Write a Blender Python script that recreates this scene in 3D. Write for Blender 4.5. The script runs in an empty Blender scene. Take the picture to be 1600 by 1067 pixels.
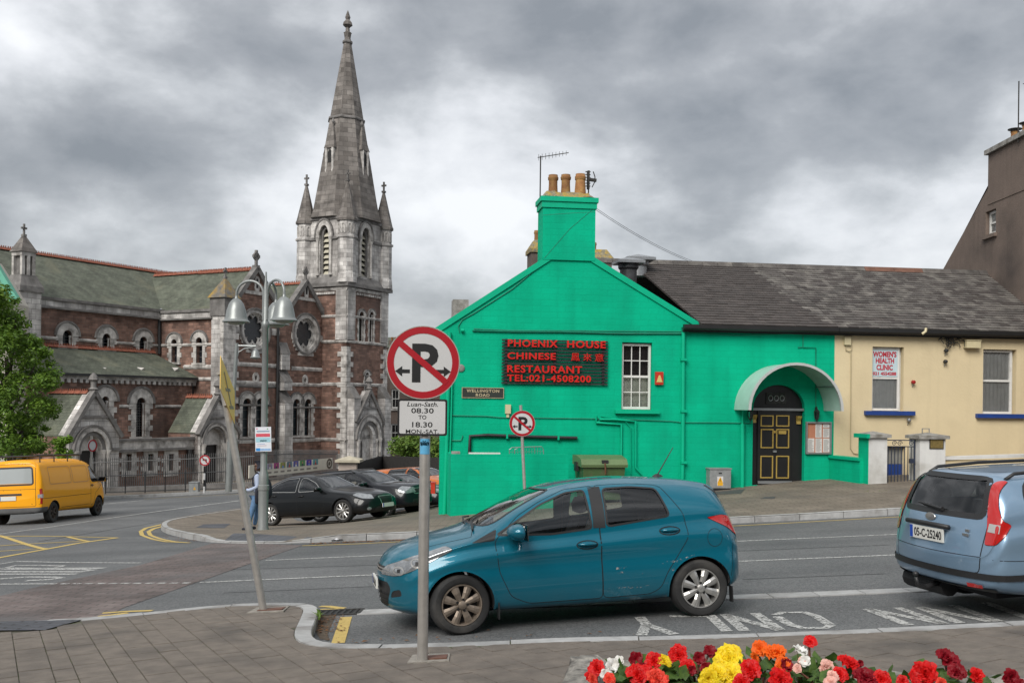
import bpy,bmesh,math,random
import numpy as np
from mathutils import Vector,Matrix
from mathutils.bvhtree import BVHTree
from mathutils.geometry import tessellate_polygon
random.seed(7)
SC = bpy.context.scene
COL = SC.collection
EYE = 2.3          # camera height above the carriageway beside the parked hatchback
FPX = 1600.0       # focal length in photo pixels
CU,CV = 800.0,630.0
ROLL = 0.012
R = math.radians
# --- camera
cam_d = bpy.data.cameras.new('camera')
cam_d.sensor_width = 36.0
cam_d.lens = 36.0
cam_d.shift_y = (CV - 533.5) / 1600.0
cam_d.clip_start = 0.1
cam_d.clip_end = 2000
cam = bpy.data.objects.new('camera',cam_d)
COL.objects.link(cam)
_c,_s = math.cos(ROLL),math.sin(ROLL)
cam.matrix_world = Matrix(((_c,-_s,0,0),(0,0,-1,0),(_s,_c,0,EYE),(0,0,0,1)))
SC.camera = cam
# --- world: overcast sky
SUN_EL,SUN_AZ = 40.0,205.0     # azimuth clockwise from +Y (behind-left of the camera)
world = bpy.data.worlds.new('World')
SC.world = world
world.use_nodes = True
world.cycles.sampling_method = 'MANUAL'
world.cycles.sample_map_resolution = 512
nt = world.node_tree
nt.nodes.clear()
def wn(t,**k):
 n = nt.nodes.new(t)
 for a,b in k.items():
  setattr(n,a,b)
 return n
wo = wn('ShaderNodeOutputWorld'); bg = wn('ShaderNodeBackground')
sky = wn('ShaderNodeTexSky',sky_type='NISHITA',sun_disc=False)
sky.sun_elevation = R(SUN_EL); sky.sun_rotation = R(SUN_AZ)
skys = wn('ShaderNodeMixRGB',blend_type='MULTIPLY'); skys.inputs[0].default_value = 1
skys.inputs[2].default_value = (0.05,0.05,0.05,1)
nt.links.new(sky.outputs[0],skys.inputs[1])
tc = wn('ShaderNodeTexCoord'); sep = wn('ShaderNodeSeparateXYZ')
nt.links.new(tc.outputs['Generated'],sep.inputs[0])
def wmath(op,a,b=None,c=None):
 n = wn('ShaderNodeMath',operation=op)
 for i,x in enumerate((a,b,c)):
  if x is None: continue
  if isinstance(x,(int,float)): n.inputs[i].default_value = x
  else: nt.links.new(x,n.inputs[i])
 return n.outputs[0]
comb = wn('ShaderNodeVectorMath',operation='MULTIPLY'); comb.inputs[1].default_value = (1.0,1.0,1.75)
nt.links.new(tc.outputs['Generated'],comb.inputs[0])
def wnoise(scale,detail,rough,dist,off):
 mp = wn('ShaderNodeMapping'); mp.inputs[1].default_value = off
 nt.links.new(comb.outputs[0],mp.inputs[0])
 n = wn('ShaderNodeTexNoise'); n.inputs['Scale'].default_value = scale
 n.inputs['Detail'].default_value = detail; n.inputs['Roughness'].default_value = rough
 n.inputs['Distortion'].default_value = dist
 nt.links.new(mp.outputs[0],n.inputs[0])
 return n.outputs[0]
OFFS = (1.33,11.93,-10.45)
n1 = wnoise(2.5,4,0.45,0.1,OFFS)
n2 = wnoise(8.0,8,0.55,0.12,(OFFS[0] + 7.3,OFFS[1] + 2.2,OFFS[2] + 1.0))
mixn = wmath('ADD',wmath('MULTIPLY',n1,0.66),wmath('MULTIPLY',n2,0.34))
ramp = wn('ShaderNodeValToRGB')
cr = ramp.color_ramp
cr.elements[0].position = 0.38; cr.elements[0].color = (0.105,0.112,0.120,1)
cr.elements[1].position = 0.635; cr.elements[1].color = (0.385,0.39,0.397,1)
for p,c in ((0.465,(0.162,0.168,0.176,1)),(0.515,(0.226,0.233,0.241,1)),(0.57,(0.314,0.320,0.330,1))):
 e = cr.elements.new(p); e.color = c
nt.links.new(mixn,ramp.inputs[0])
mixw = wn('ShaderNodeMixRGB'); mixw.inputs[0].default_value = 0.90
nt.links.new(skys.outputs[0],mixw.inputs[1]); nt.links.new(ramp.outputs[0],mixw.inputs[2])
# an overcast sky is brighter overhead than at the horizon
zen = wmath('MULTIPLY_ADD',wmath('MAXIMUM',sep.outputs[2],0.0),0.5,1.0)
nt.links.new(mixw.outputs[0],bg.inputs[0]); nt.links.new(zen,bg.inputs[1])
nt.links.new(bg.outputs[0],wo.inputs[0])
sun_d = bpy.data.lights.new('sun','SUN')
sun_d.energy = 1.5; sun_d.angle = R(35); sun_d.color = (1.0,0.965,0.91)
sun = bpy.data.objects.new('sun',sun_d); COL.objects.link(sun)
_az,_el = R(SUN_AZ),R(SUN_EL)
_sd = Vector((math.sin(_az) * math.cos(_el),math.cos(_az) * math.cos(_el),math.sin(_el)))
sun.rotation_euler = _sd.to_track_quat('Z','Y').to_euler()
sun.location = (-20,-30,40)
SC.view_settings.view_transform = 'Standard'
SC.view_settings.look = 'None'
SC.view_settings.exposure = 1.26
SC.view_settings.gamma = 1.0
SC.view_settings.use_curve_mapping = False
SC.render.engine = 'CYCLES'
SC.cycles.use_denoising = True
SC.cycles.max_bounces = 8
SC.cycles.transparent_max_bounces = 12
# --- photo pixel -> place
def P(u,v,Y):
 du,dv = u - CU,v - CV
 return Vector(((du * _c + dv * _s) * Y / FPX,Y,EYE + (du * _s - dv * _c) * Y / FPX))
def sstep(a,b,x):
 t = min(1,max(0,(x - a) / (b - a)))
 return t * t * (3 - 2 * t)
def hgt(x,y):
 """height of the carriageway: the street climbs to the right and falls away from the camera"""
 xc = min(26,max(-34,x)); yc = min(95,max(-12,y))
 z = 0.052 * xc - 0.04 * (yc - 11)
 d = min(9.0 if xc > -0.7 else 14.0,max(0.0,yc - 22))
 k = (0.0063 if xc > -0.7 else 0.0105) * (min(8.5,max(-5.2,xc)) + 0.7)
 if xc < -7: k *= 1 - sstep(7,13,-xc)
 return z + k * d
def G(u,v,off=0.0):
 """where the ray through photo pixel (u, v) meets the ground"""
 a,b = 2.0,140.0
 f = lambda Y: (lambda p: p.z - hgt(p.x,p.y) - off)(P(u,v,Y))
 if f(b) > 0: return P(u,v,b)
 for _ in range(50):
  m = (a + b) / 2
  if f(m) > 0: a = m
  else: b = m
 return P(u,v,(a + b) / 2)
class Plane:
 """a vertical wall plane; s runs to the right along it, local y goes into the wall"""
 def __init__(self,x,y,dx,dy):
  l = math.hypot(dx,dy)
  self.o = Vector((x,y,0)); self.d = Vector((dx / l,dy / l,0))
  self.n = Vector((self.d.y,-self.d.x,0))
  self.M = Matrix(((self.d.x,-self.n.x,0,x),(self.d.y,-self.n.y,0,y),(0,0,1,0),(0,0,0,1)))
 def off(self,k):
  p = self.o + self.n * k
  return Plane(p.x,p.y,self.d.x,self.d.y)
 def px(self,u,v):
  q = P(u,v,1.0); e = Vector((0,0,EYE))
  r = q - e
  t = (self.o - e).dot(self.n) / r.dot(self.n)
  h = e + r * t
  return ((h - self.o).dot(self.d),h.z)
 def pts(self,L): return [self.px(*p) for p in L]
 def w(self,s,y,z): return self.M @ Vector((s,y,z))
# --- materials
MATS = {}
def nmat(name):
 m = bpy.data.materials.new(name); m.use_nodes = True
 return m,m.node_tree,m.node_tree.nodes['Principled BSDF']
def lnk(t,a,b): t.links.new(a,b)
def mat(name,col,rough=0.7,metal=0.0,var=0.12,scale=4.0,bump=0.0,bscale=60.0,coat=0.0,stain=None,
  stain_amt=0.0,stain_scale=0.6,rnd=0.0,spec=0.5,streak=0.0,emit=None):
 if name in MATS: return MATS[name]
 m,t,p = nmat(name); N = t.nodes
 tcn = N.new('ShaderNodeTexCoord')
 def noise(s,det=5,stretch=None):
  n = N.new('ShaderNodeTexNoise'); n.inputs['Scale'].default_value = s; n.inputs['Detail'].default_value = det
  if stretch:
   mp = N.new('ShaderNodeMapping'); mp.inputs[3].default_value = stretch
   lnk(t,tcn.outputs['Object'],mp.inputs[0]); lnk(t,mp.outputs[0],n.inputs[0])
  else: lnk(t,tcn.outputs['Object'],n.inputs[0])
  return n
 def mixc(fac,a,b):
  x = N.new('ShaderNodeMixRGB')
  if isinstance(fac,float): x.inputs[0].default_value = fac
  else: lnk(t,fac,x.inputs[0])
  for i,q in ((1,a),(2,b)):
   if isinstance(q,tuple): x.inputs[i].default_value = (*q[:3],1)
   else: lnk(t,q,x.inputs[i])
  return x.outputs[0]
 def rampf(src,a,b):
  r = N.new('ShaderNodeMapRange'); r.inputs[1].default_value = a; r.inputs[2].default_value = b
  lnk(t,src,r.inputs[0]); return r.outputs[0]
 c = tuple(col)
 if var > 0:
  n = noise(scale)
  out = mixc(rampf(n.outputs[0],0.3,0.7),tuple(x * (1 - var) for x in c),tuple(min(1,x * (1 + var)) for x in c))
  n2 = noise(scale * 9,3)
  out = mixc(rampf(n2.outputs[0],0.25,0.75),out,mixc(0.5,out,tuple(x * (1 - var) for x in c)))
 else:
  out = mixc(0.0,c,c)
 if stain is not None:
  n = noise(stain_scale,8)
  out = mixc(rampf(n.outputs[0],0.62 - 0.35 * stain_amt,0.80 - 0.2 * stain_amt),out,tuple(stain))
 if streak > 0:
  n = noise(1.0,6,(5.0,5.0,0.35))
  out = mixc(rampf(n.outputs[0],0.5,0.85),out,mixc(streak,out,tuple(x * 0.3 for x in c)))
 if rnd > 0:
  oi = N.new('ShaderNodeObjectInfo'); hs = N.new('ShaderNodeHueSaturation')
  r = N.new('ShaderNodeMapRange'); r.inputs[3].default_value = 1 - rnd; r.inputs[4].default_value = 1 + rnd
  lnk(t,oi.outputs['Random'],r.inputs[0]); lnk(t,r.outputs[0],hs.inputs['Value']); lnk(t,out,hs.inputs['Color'])
  out = hs.outputs[0]
 lnk(t,out,p.inputs['Base Color'])
 p.inputs['Roughness'].default_value = rough; p.inputs['Metallic'].default_value = metal
 p.inputs['Specular IOR Level'].default_value = spec
 if coat: p.inputs['Coat Weight'].default_value = coat; p.inputs['Coat Roughness'].default_value = 0.04
 if bump > 0:
  n = noise(bscale,4); b = N.new('ShaderNodeBump'); b.inputs['Strength'].default_value = min(1,bump)
  b.inputs['Distance'].default_value = 0.02
  lnk(t,n.outputs[0],b.inputs['Height']); lnk(t,b.outputs[0],p.inputs['Normal'])
 if emit:
  p.inputs['Emission Color'].default_value = (*emit[:3],1); p.inputs['Emission Strength'].default_value = emit[3]
 MATS[name] = m
 return m
def brickmat(name,c1,c2,mortar,bw,rh,ms=0.01,rough=0.85,bump=0.4,var=0.25,off=0.5,blotch=None,blotch_amt=0.5,bl_scale=0.5,streak=0.0,mortar_smooth=0.3,squash=1.0,spec=0.4):
 if name in MATS: return MATS[name]
 m,t,p = nmat(name); N = t.nodes
 tcn = N.new('ShaderNodeTexCoord')
 # slight warp so that courses are not ruler-straight
 wn_ = N.new('ShaderNodeTexNoise'); wn_.inputs['Scale'].default_value = 1.3
 lnk(t,tcn.outputs['UV'],wn_.inputs[0])
 wm = N.new('ShaderNodeVectorMath'); wm.operation = 'MULTIPLY_ADD'
 wm.inputs[1].default_value = (0.05,0.05,0)
 lnk(t,wn_.outputs['Color'],wm.inputs[0]); lnk(t,tcn.outputs['UV'],wm.inputs[2])
 b = N.new('ShaderNodeTexBrick'); b.offset = off; b.squash = squash; b.squash_frequency = 3
 b.inputs['Scale'].default_value = 1; b.inputs['Brick Width'].default_value = bw; b.inputs['Row Height'].default_value = rh
 b.inputs['Mortar Size'].default_value = ms; b.inputs['Mortar Smooth'].default_value = mortar_smooth
 b.inputs['Color1'].default_value = (*c1,1); b.inputs['Color2'].default_value = (*c2,1); b.inputs['Mortar'].default_value = (*mortar,1)
 b.inputs['Bias'].default_value = 0.0
 lnk(t,wm.outputs[0],b.inputs[0])
 out = b.outputs[0]
 def noise(s,det,stretch=None):
  n = N.new('ShaderNodeTexNoise'); n.inputs['Scale'].default_value = s; n.inputs['Detail'].default_value = det
  mp = N.new('ShaderNodeMapping'); mp.inputs[3].default_value = stretch or (1,1,1)
  lnk(t,tcn.outputs['Object'],mp.inputs[0]); lnk(t,mp.outputs[0],n.inputs[0]); return n.outputs[0]
 def mp2(src,a,b_,c=0.0,d=1.0):
  r = N.new('ShaderNodeMapRange'); r.inputs[1].default_value = a; r.inputs[2].default_value = b_
  r.inputs[3].default_value = c; r.inputs[4].default_value = d
  lnk(t,src,r.inputs[0]); return r.outputs[0]
 hs = N.new('ShaderNodeHueSaturation')
 lnk(t,mp2(noise(1.2,8),0.3,0.7,1 - var,1 + var),hs.inputs['Value']); lnk(t,out,hs.inputs['Color']); out = hs.outputs[0]
 if blotch:
  x = N.new('ShaderNodeMixRGB'); x.inputs[2].default_value = (*blotch,1)
  lnk(t,mp2(noise(bl_scale,9),0.66 - 0.3 * blotch_amt,0.86 - 0.25 * blotch_amt,0,0.85),x.inputs[0]); lnk(t,out,x.inputs[1]); out = x.outputs[0]
 if streak:
  x = N.new('ShaderNodeMixRGB'); x.blend_type = 'MULTIPLY'; x.inputs[2].default_value = (0.25,0.24,0.23,1)
  lnk(t,mp2(noise(1.0,7,(2.2,2.2,0.25)),0.48,0.8,0,streak),x.inputs[0]); lnk(t,out,x.inputs[1]); out = x.outputs[0]
 lnk(t,out,p.inputs['Base Color']); p.inputs['Roughness'].default_value = rough; p.inputs['Specular IOR Level'].default_value = spec
 if bump:
  bn = N.new('ShaderNodeBump'); bn.inputs['Strength'].default_value = bump; bn.inputs['Distance'].default_value = 0.03
  ad = N.new('ShaderNodeMath'); ad.operation = 'MULTIPLY_ADD'; ad.inputs[1].default_value = -1.0
  lnk(t,b.outputs['Fac'],ad.inputs[0]); lnk(t,noise(14,6),ad.inputs[2])
  lnk(t,ad.outputs[0],bn.inputs['Height']); lnk(t,bn.outputs[0],p.inputs['Normal'])
 MATS[name] = m
 return m
def glassmat(name,tint=(0.5,0.53,0.52),through=0.7,rough=0.03,dark=(0.01,0.012,0.014)):
 """a thin pane: part see-through, part mirror by Fresnel, the rest dark"""
 if name in MATS: return MATS[name]
 m = bpy.data.materials.new(name); m.use_nodes = True; t = m.node_tree; N = t.nodes; N.clear()
 o = N.new('ShaderNodeOutputMaterial'); gl = N.new('ShaderNodeBsdfGlossy'); gl.inputs['Roughness'].default_value = rough
 tr = N.new('ShaderNodeBsdfTransparent'); tr.inputs[0].default_value = (*tint,1)
 df = N.new('ShaderNodeBsdfDiffuse'); df.inputs[0].default_value = (*dark,1)
 m1 = N.new('ShaderNodeMixShader'); m1.inputs[0].default_value = through
 lnk(t,df.outputs[0],m1.inputs[1]); lnk(t,tr.outputs[0],m1.inputs[2])
 fr = N.new('ShaderNodeFresnel'); fr.inputs[0].default_value = 1.5
 ad = N.new('ShaderNodeMath'); ad.operation = 'MULTIPLY_ADD'; ad.inputs[1].default_value = 1.3; ad.inputs[2].default_value = 0.03; ad.use_clamp = True
 lnk(t,fr.outputs[0],ad.inputs[0])
 m2 = N.new('ShaderNodeMixShader'); lnk(t,ad.outputs[0],m2.inputs[0]); lnk(t,m1.outputs[0],m2.inputs[1]); lnk(t,gl.outputs[0],m2.inputs[2])
 lnk(t,m2.outputs[0],o.inputs[0]); MATS[name] = m
 return m
# --- geometry collector
class Geo:
 def __init__(s): s.v = []; s.f = []; s.m = []; s.T = None; s.mi = 0
 def add(s,V,F):
  b = len(s.v)
  if s.T is not None: V = [s.T @ Vector(p) for p in V]
  s.v += [tuple(p) for p in V]
  s.f += [tuple(i + b for i in f) for f in F]; s.m += [s.mi] * len(F)
  return s
 def box(s,x0,x1,y0,y1,z0,z1):
  V = [(x0,y0,z0),(x1,y0,z0),(x1,y1,z0),(x0,y1,z0),(x0,y0,z1),(x1,y0,z1),(x1,y1,z1),(x0,y1,z1)]
  return s.add(V,[(0,3,2,1),(4,5,6,7),(0,1,5,4),(1,2,6,5),(2,3,7,6),(3,0,4,7)])
 def prism(s,poly,y0,y1,caps=True):
  """polygon in (x, z) pulled from y0 (front) to y1 (back)"""
  n = len(poly); V = [(p[0],y0,p[1]) for p in poly] + [(p[0],y1,p[1]) for p in poly]
  a = sum(poly[i][0] * poly[(i + 1) % n][1] - poly[(i + 1) % n][0] * poly[i][1] for i in range(n))
  F = [(i,(i + 1) % n,n + (i + 1) % n,n + i) for i in range(n)]
  if a > 0: F = [tuple(reversed(f)) for f in F]
  if caps:
   fr = tuple(range(n)); bk = tuple(range(2 * n - 1,n - 1,-1))
   if a < 0: fr,bk = fr[::-1],bk[::-1]
   F += [fr,bk]
  F = [tuple(reversed(f)) for f in F[:n]] + F[n:] if False else F
  return s.add(V,F)
 def wall(s,outer,holes,depth,y0=0.0):
  """front sheet with openings, reveals and edges of the given depth"""
  L = [[Vector((p[0],p[1],0)) for p in outer]] + [[Vector((p[0],p[1],0)) for p in h] for h in holes]
  flat = [p for l in L for p in l]
  tris = tessellate_polygon(L)
  V = [(p.x,y0,p.y) for p in flat]; F = []
  for t in tris:
   a,b,c = (flat[i] for i in t)
   F.append(t if (b - a).cross(c - a).z > 0 else (t[0],t[2],t[1]))
  s.add(V,F)
  for l in L:
   n = len(l); A = [(p.x,y0,p.y) for p in l] + [(p.x,y0 + depth,p.y) for p in l]
   s.add(A,[(i,n + i,n + (i + 1) % n,(i + 1) % n) for i in range(n)])
  return s
 def ring(s,outer,inner,y0,y1,closed=False):
  n = len(outer); V = []
  for y in (y0,y1):
   V += [(p[0],y,p[1]) for p in outer] + [(p[0],y,p[1]) for p in inner]
  F = []
  for i in range(n if closed else n - 1):
   j = (i + 1) % n
   F += [(i,j,n + j,n + i),(2 * n + i,3 * n + i,3 * n + j,2 * n + j),(i,2 * n + i,2 * n + j,j),(n + i,n + j,3 * n + j,3 * n + i)]
  if not closed:
   F += [(0,n,3 * n,2 * n),(n - 1,3 * n - 1,4 * n - 1,2 * n - 1)]
  return s.add(V,F)
 def tube(s,pts,r,n=8,caps=True):
  pts = [Vector(p) for p in pts]; V = []; F = []
  rr = r if isinstance(r,(list,tuple)) else [r] * len(pts)
  prev = None
  for i,p in enumerate(pts):
   d = (pts[min(i + 1,len(pts) - 1)] - pts[max(i - 1,0)]).normalized()
   if prev is None: a = d.orthogonal().normalized()
   else: a = (prev - d * prev.dot(d)).normalized()
   prev = a; b = d.cross(a)
   V += [p + (a * math.cos(2 * math.pi * k / n) + b * math.sin(2 * math.pi * k / n)) * rr[i] for k in range(n)]
  for i in range(len(pts) - 1):
   for k in range(n):
    j = (k + 1) % n
    F.append((i * n + k,i * n + j,(i + 1) * n + j,(i + 1) * n + k))
  if caps: F += [tuple(range(n - 1,-1,-1)),tuple(range((len(pts) - 1) * n,len(pts) * n))]
  return s.add(V,F)
 def lathe(s,prof,n=16,c=(0,0,0),axis='z',rot=0.0,sx=1.0,sy=1.0,caps=True):
  V = []; F = []
  for r,z in prof:
   for k in range(n):
    a = 2 * math.pi * k / n + rot
    x,y = r * math.cos(a) * sx,r * math.sin(a) * sy
    V.append({'z': (c[0] + x,c[1] + y,c[2] + z),'y': (c[0] + x,c[1] + z,c[2] - y),'x': (c[0] + z,c[1] + x,c[2] + y)}[axis])
  m = len(prof)
  for i in range(m - 1):
   for k in range(n):
    j = (k + 1) % n
    F.append((i * n + k,i * n + j,(i + 1) * n + j,(i + 1) * n + k))
  if caps: F += [tuple(range(n - 1,-1,-1)),tuple(range((m - 1) * n,m * n))]
  return s.add(V,F)
 def quad(s,a,b,c,d): return s.add([a,b,c,d],[(0,1,2,3)])
 def bar(s,a,b,w,h,up=(0,0,1)):
  """rectangular bar from a to b"""
  a,b = Vector(a),Vector(b); d = (b - a).normalized(); u = Vector(up)
  x = d.cross(u)
  if x.length < 1e-4: x = d.orthogonal()
  x.normalize(); u = x.cross(d)
  V = [q + x * (w / 2 * i) + u * (h / 2 * j) for q in (a,b) for i,j in ((-1,-1),(1,-1),(1,1),(-1,1))]
  return s.add(V,[(0,3,2,1),(4,5,6,7),(0,1,5,4),(1,2,6,5),(2,3,7,6),(3,0,4,7)])
 def build(s,name,mats,parent=None,M=None,smooth=False,uv=True):
  me = bpy.data.meshes.new(name)
  V = s.v if M is None else [tuple(M @ Vector(p)) for p in s.v]
  me.from_pydata(V,[],s.f)
  if not isinstance(mats,(list,tuple)): mats = [mats]
  for q in mats: me.materials.append(q)
  if len(mats) > 1: me.polygons.foreach_set('material_index',s.m)
  if smooth is True: me.polygons.foreach_set('use_smooth',[True] * len(s.f))
  if uv: add_uv(me)
  if smooth and smooth is not True:
   me.polygons.foreach_set('use_smooth',[True] * len(s.f)); me.set_sharp_from_angle(angle=R(smooth))
  me.update()
  return ob(name,me,parent)
def add_uv(me):
 n = len(me.loops)
 if n == 0: return
 co = np.empty(len(me.vertices) * 3); me.vertices.foreach_get('co',co); co = co.reshape(-1,3)
 no = np.empty(len(me.polygons) * 3); me.polygons.foreach_get('normal',no); no = no.reshape(-1,3)
 li = np.empty(n,dtype=np.int64); me.loops.foreach_get('vertex_index',li)
 tot = np.empty(len(me.polygons),dtype=np.int64); me.polygons.foreach_get('loop_total',tot)
 N = np.repeat(no,tot,axis=0); Pp = co[li]
 h = np.stack([-N[:,1],N[:,0],np.zeros(n)],1); hl = np.linalg.norm(h,axis=1)
 flat = hl < 0.2
 h[flat] = (1,0,0); hl[flat] = 1; h /= hl[:,None]
 b = np.cross(N,h); b[flat] = (0,1,0)
 uvs = np.stack([(Pp * h).sum(1),(Pp * b).sum(1)],1)
 l = me.uv_layers.new(name='UVMap'); l.data.foreach_set('uv',uvs.astype(np.float32).ravel())
WM = {}
def ob(name,me,parent=None,M=None):
 o = bpy.data.objects.new(name,me); COL.objects.link(o)
 if parent is not None:
  o.parent = parent
  if parent.name in WM: o.matrix_parent_inverse = WM[parent.name]
 if M is not None: o.matrix_basis = M
 return o
def thing(name,label,cat,loc=(0,0,0),group=None,world=True,M=None):
 """Empty at the thing's base; with world=True its parts are modelled in world coordinates"""
 o = bpy.data.objects.new(name,None); COL.objects.link(o); o.empty_display_size = 0.1
 mw = M if M is not None else Matrix.Translation(Vector(loc))
 o.matrix_basis = mw
 if world: WM[o.name] = mw.inverted()
 o['label'] = label; o['category'] = cat
 if group: o['group'] = group
 return o
def tag(o,label=None,cat=None,group=None,kind=None):
 if label: o['label'] = label
 if cat: o['category'] = cat
 if group: o['group'] = group
 if kind: o['kind'] = kind
 return o
def pieces(parent,name,mats,lst,limit=300,uv=False,smooth=False):
 """many alike pieces: the nearest are objects, the rest one joined part. lst: (distance, Geo)"""
 lst.sort(key=lambda q: q[0])
 for d,g in lst[:limit]: g.build(name,mats,parent,uv=uv,smooth=smooth)
 if len(lst) > limit:
  a = Geo()
  for d,g in lst[limit:]:
   b = len(a.v); a.v += g.v; a.f += [tuple(i + b for i in f) for f in g.f]; a.m += g.m
  o = a.build('more_' + name + 's',mats,parent,uv=uv,smooth=smooth); o['kind'] = 'stuff'
def text_geo(body,size=1.0,extrude=0.0,bold=0.0,align='CENTER',shear=0.0,spacing=1.0):
 """letters as mesh in the (x, z) plane, front towards -y"""
 c = bpy.data.curves.new('lettering','FONT'); c.body = body; c.size = size; c.extrude = extrude; c.offset = bold
 c.align_x = align; c.align_y = 'CENTER'; c.shear = shear; c.space_character = spacing; c.resolution_u = 3
 o = bpy.data.objects.new('lettering',c); COL.objects.link(o)
 bpy.context.view_layer.update()
 me = bpy.data.meshes.new_from_object(o.evaluated_get(bpy.context.evaluated_depsgraph_get()))
 g = Geo()
 g.add([(v.co.x,-v.co.z,v.co.y) for v in me.vertices],[tuple(p.vertices) for p in me.polygons])
 bpy.data.objects.remove(o); bpy.data.meshes.remove(me); bpy.data.curves.remove(c)
 return g
def fit(g,x0,x1,z0,z1):
 """scale lettering to a rectangle"""
 xs = [p[0] for p in g.v]; zs = [p[2] for p in g.v]
 a,b,c,d = min(xs),max(xs),min(zs),max(zs)
 g.v = [(x0 + (p[0] - a) / (b - a) * (x1 - x0),p[1],z0 + (p[2] - c) / (d - c) * (z1 - z0)) for p in g.v]
 return g
def arch(s0,s1,z0,zs,n=12,pointed=False,rise=None):
 """outline of an arched opening, left foot up and over to right foot"""
 c = (s0 + s1) / 2; r = (s1 - s0) / 2; L = [(s0,z0)]
 if pointed:
  rise = rise or r * 1.5
  for i in range(n + 1):
   a = i / n; L.append((s0 + r * (1 - math.cos(a * math.pi / 2)) ** 1.0 * 1.0,zs + rise * math.sin(a * math.pi / 2) ** 0.9))
  L += [(2 * c - p[0],p[1]) for p in reversed(L[:-1])]
 else:
  rise = rise or r
  L += [(c - r * math.cos(math.pi * i / n),zs + rise * math.sin(math.pi * i / n)) for i in range(n + 1)]
  L.append((s1,z0))
 return L
# polygon helpers on the ground
def clip_cell(poly,x0,x1,y0,y1):
 def cl(L,ax,val,keep_gt):
  out = []
  for i in range(len(L)):
   a,b = L[i],L[(i + 1) % len(L)]
   ia = (a[ax] >= val) if keep_gt else (a[ax] <= val); ib = (b[ax] >= val) if keep_gt else (b[ax] <= val)
   if ia: out.append(a)
   if ia != ib:
    t = (val - a[ax]) / (b[ax] - a[ax]); out.append((a[0] + (b[0] - a[0]) * t,a[1] + (b[1] - a[1]) * t))
  return out
 for ax,v,k in ((0,x0,True),(0,x1,False),(1,y0,True),(1,y1,False)):
  poly = cl(poly,ax,v,k)
  if len(poly) < 3: return []
 return poly
def area2(L): return sum(L[i][0] * L[(i + 1) % len(L)][1] - L[(i + 1) % len(L)][0] * L[i][1] for i in range(len(L)))
def drape(poly,off,cell=0.6,g=None):
 g = g or Geo()
 if area2(poly) < 0: poly = poly[::-1]
 xs = [p[0] for p in poly]; ys = [p[1] for p in poly]
 for i in range(math.floor(min(xs) / cell),math.ceil(max(xs) / cell)):
  for j in range(math.floor(min(ys) / cell),math.ceil(max(ys) / cell)):
   q = clip_cell(poly,i * cell,(i + 1) * cell,j * cell,(j + 1) * cell)
   if len(q) >= 3 and abs(area2(q)) > 1e-6:
    g.add([(p[0],p[1],hgt(*p) + off) for p in q],[tuple(range(len(q)))])
 return g
def ribbon(pts,w,off,g=None,step=0.5):
 """painted line along ground points [(x, y)]"""
 g = g or Geo(); L = []
 for a,b in zip(pts,pts[1:]):
  n = max(1,int(math.hypot(b[0] - a[0],b[1] - a[1]) / step))
  L += [(a[0] + (b[0] - a[0]) * k / n,a[1] + (b[1] - a[1]) * k / n) for k in range(n)]
 L.append(tuple(pts[-1][:2]))
 V = []; F = []
 for i,p in enumerate(L):
  a = L[max(0,i - 1)]; b = L[min(len(L) - 1,i + 1)]
  d = Vector((b[0] - a[0],b[1] - a[1])).normalized(); q = (-d.y,d.x)
  for k in (-1,1):
   x,y = p[0] + q[0] * w / 2 * k,p[1] + q[1] * w / 2 * k
   V.append((x,y,hgt(x,y) + off))
 F = [(2 * i,2 * i + 2,2 * i + 3,2 * i + 1) for i in range(len(L) - 1)]
 F = [tuple(reversed(f)) for f in F]
 return g.add(V,F)
def gp(L,off=0.0): return [tuple(G(u,v,off)[:2]) for u,v in L]
def pip(x,y,L):
 c = False; n = len(L); j = n - 1
 for i in range(n):
  if (L[i][1] > y) != (L[j][1] > y) and x < (L[j][0] - L[i][0]) * (y - L[i][1]) / (L[j][1] - L[i][1]) + L[i][0]: c = not c
  j = i
 return c
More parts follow.
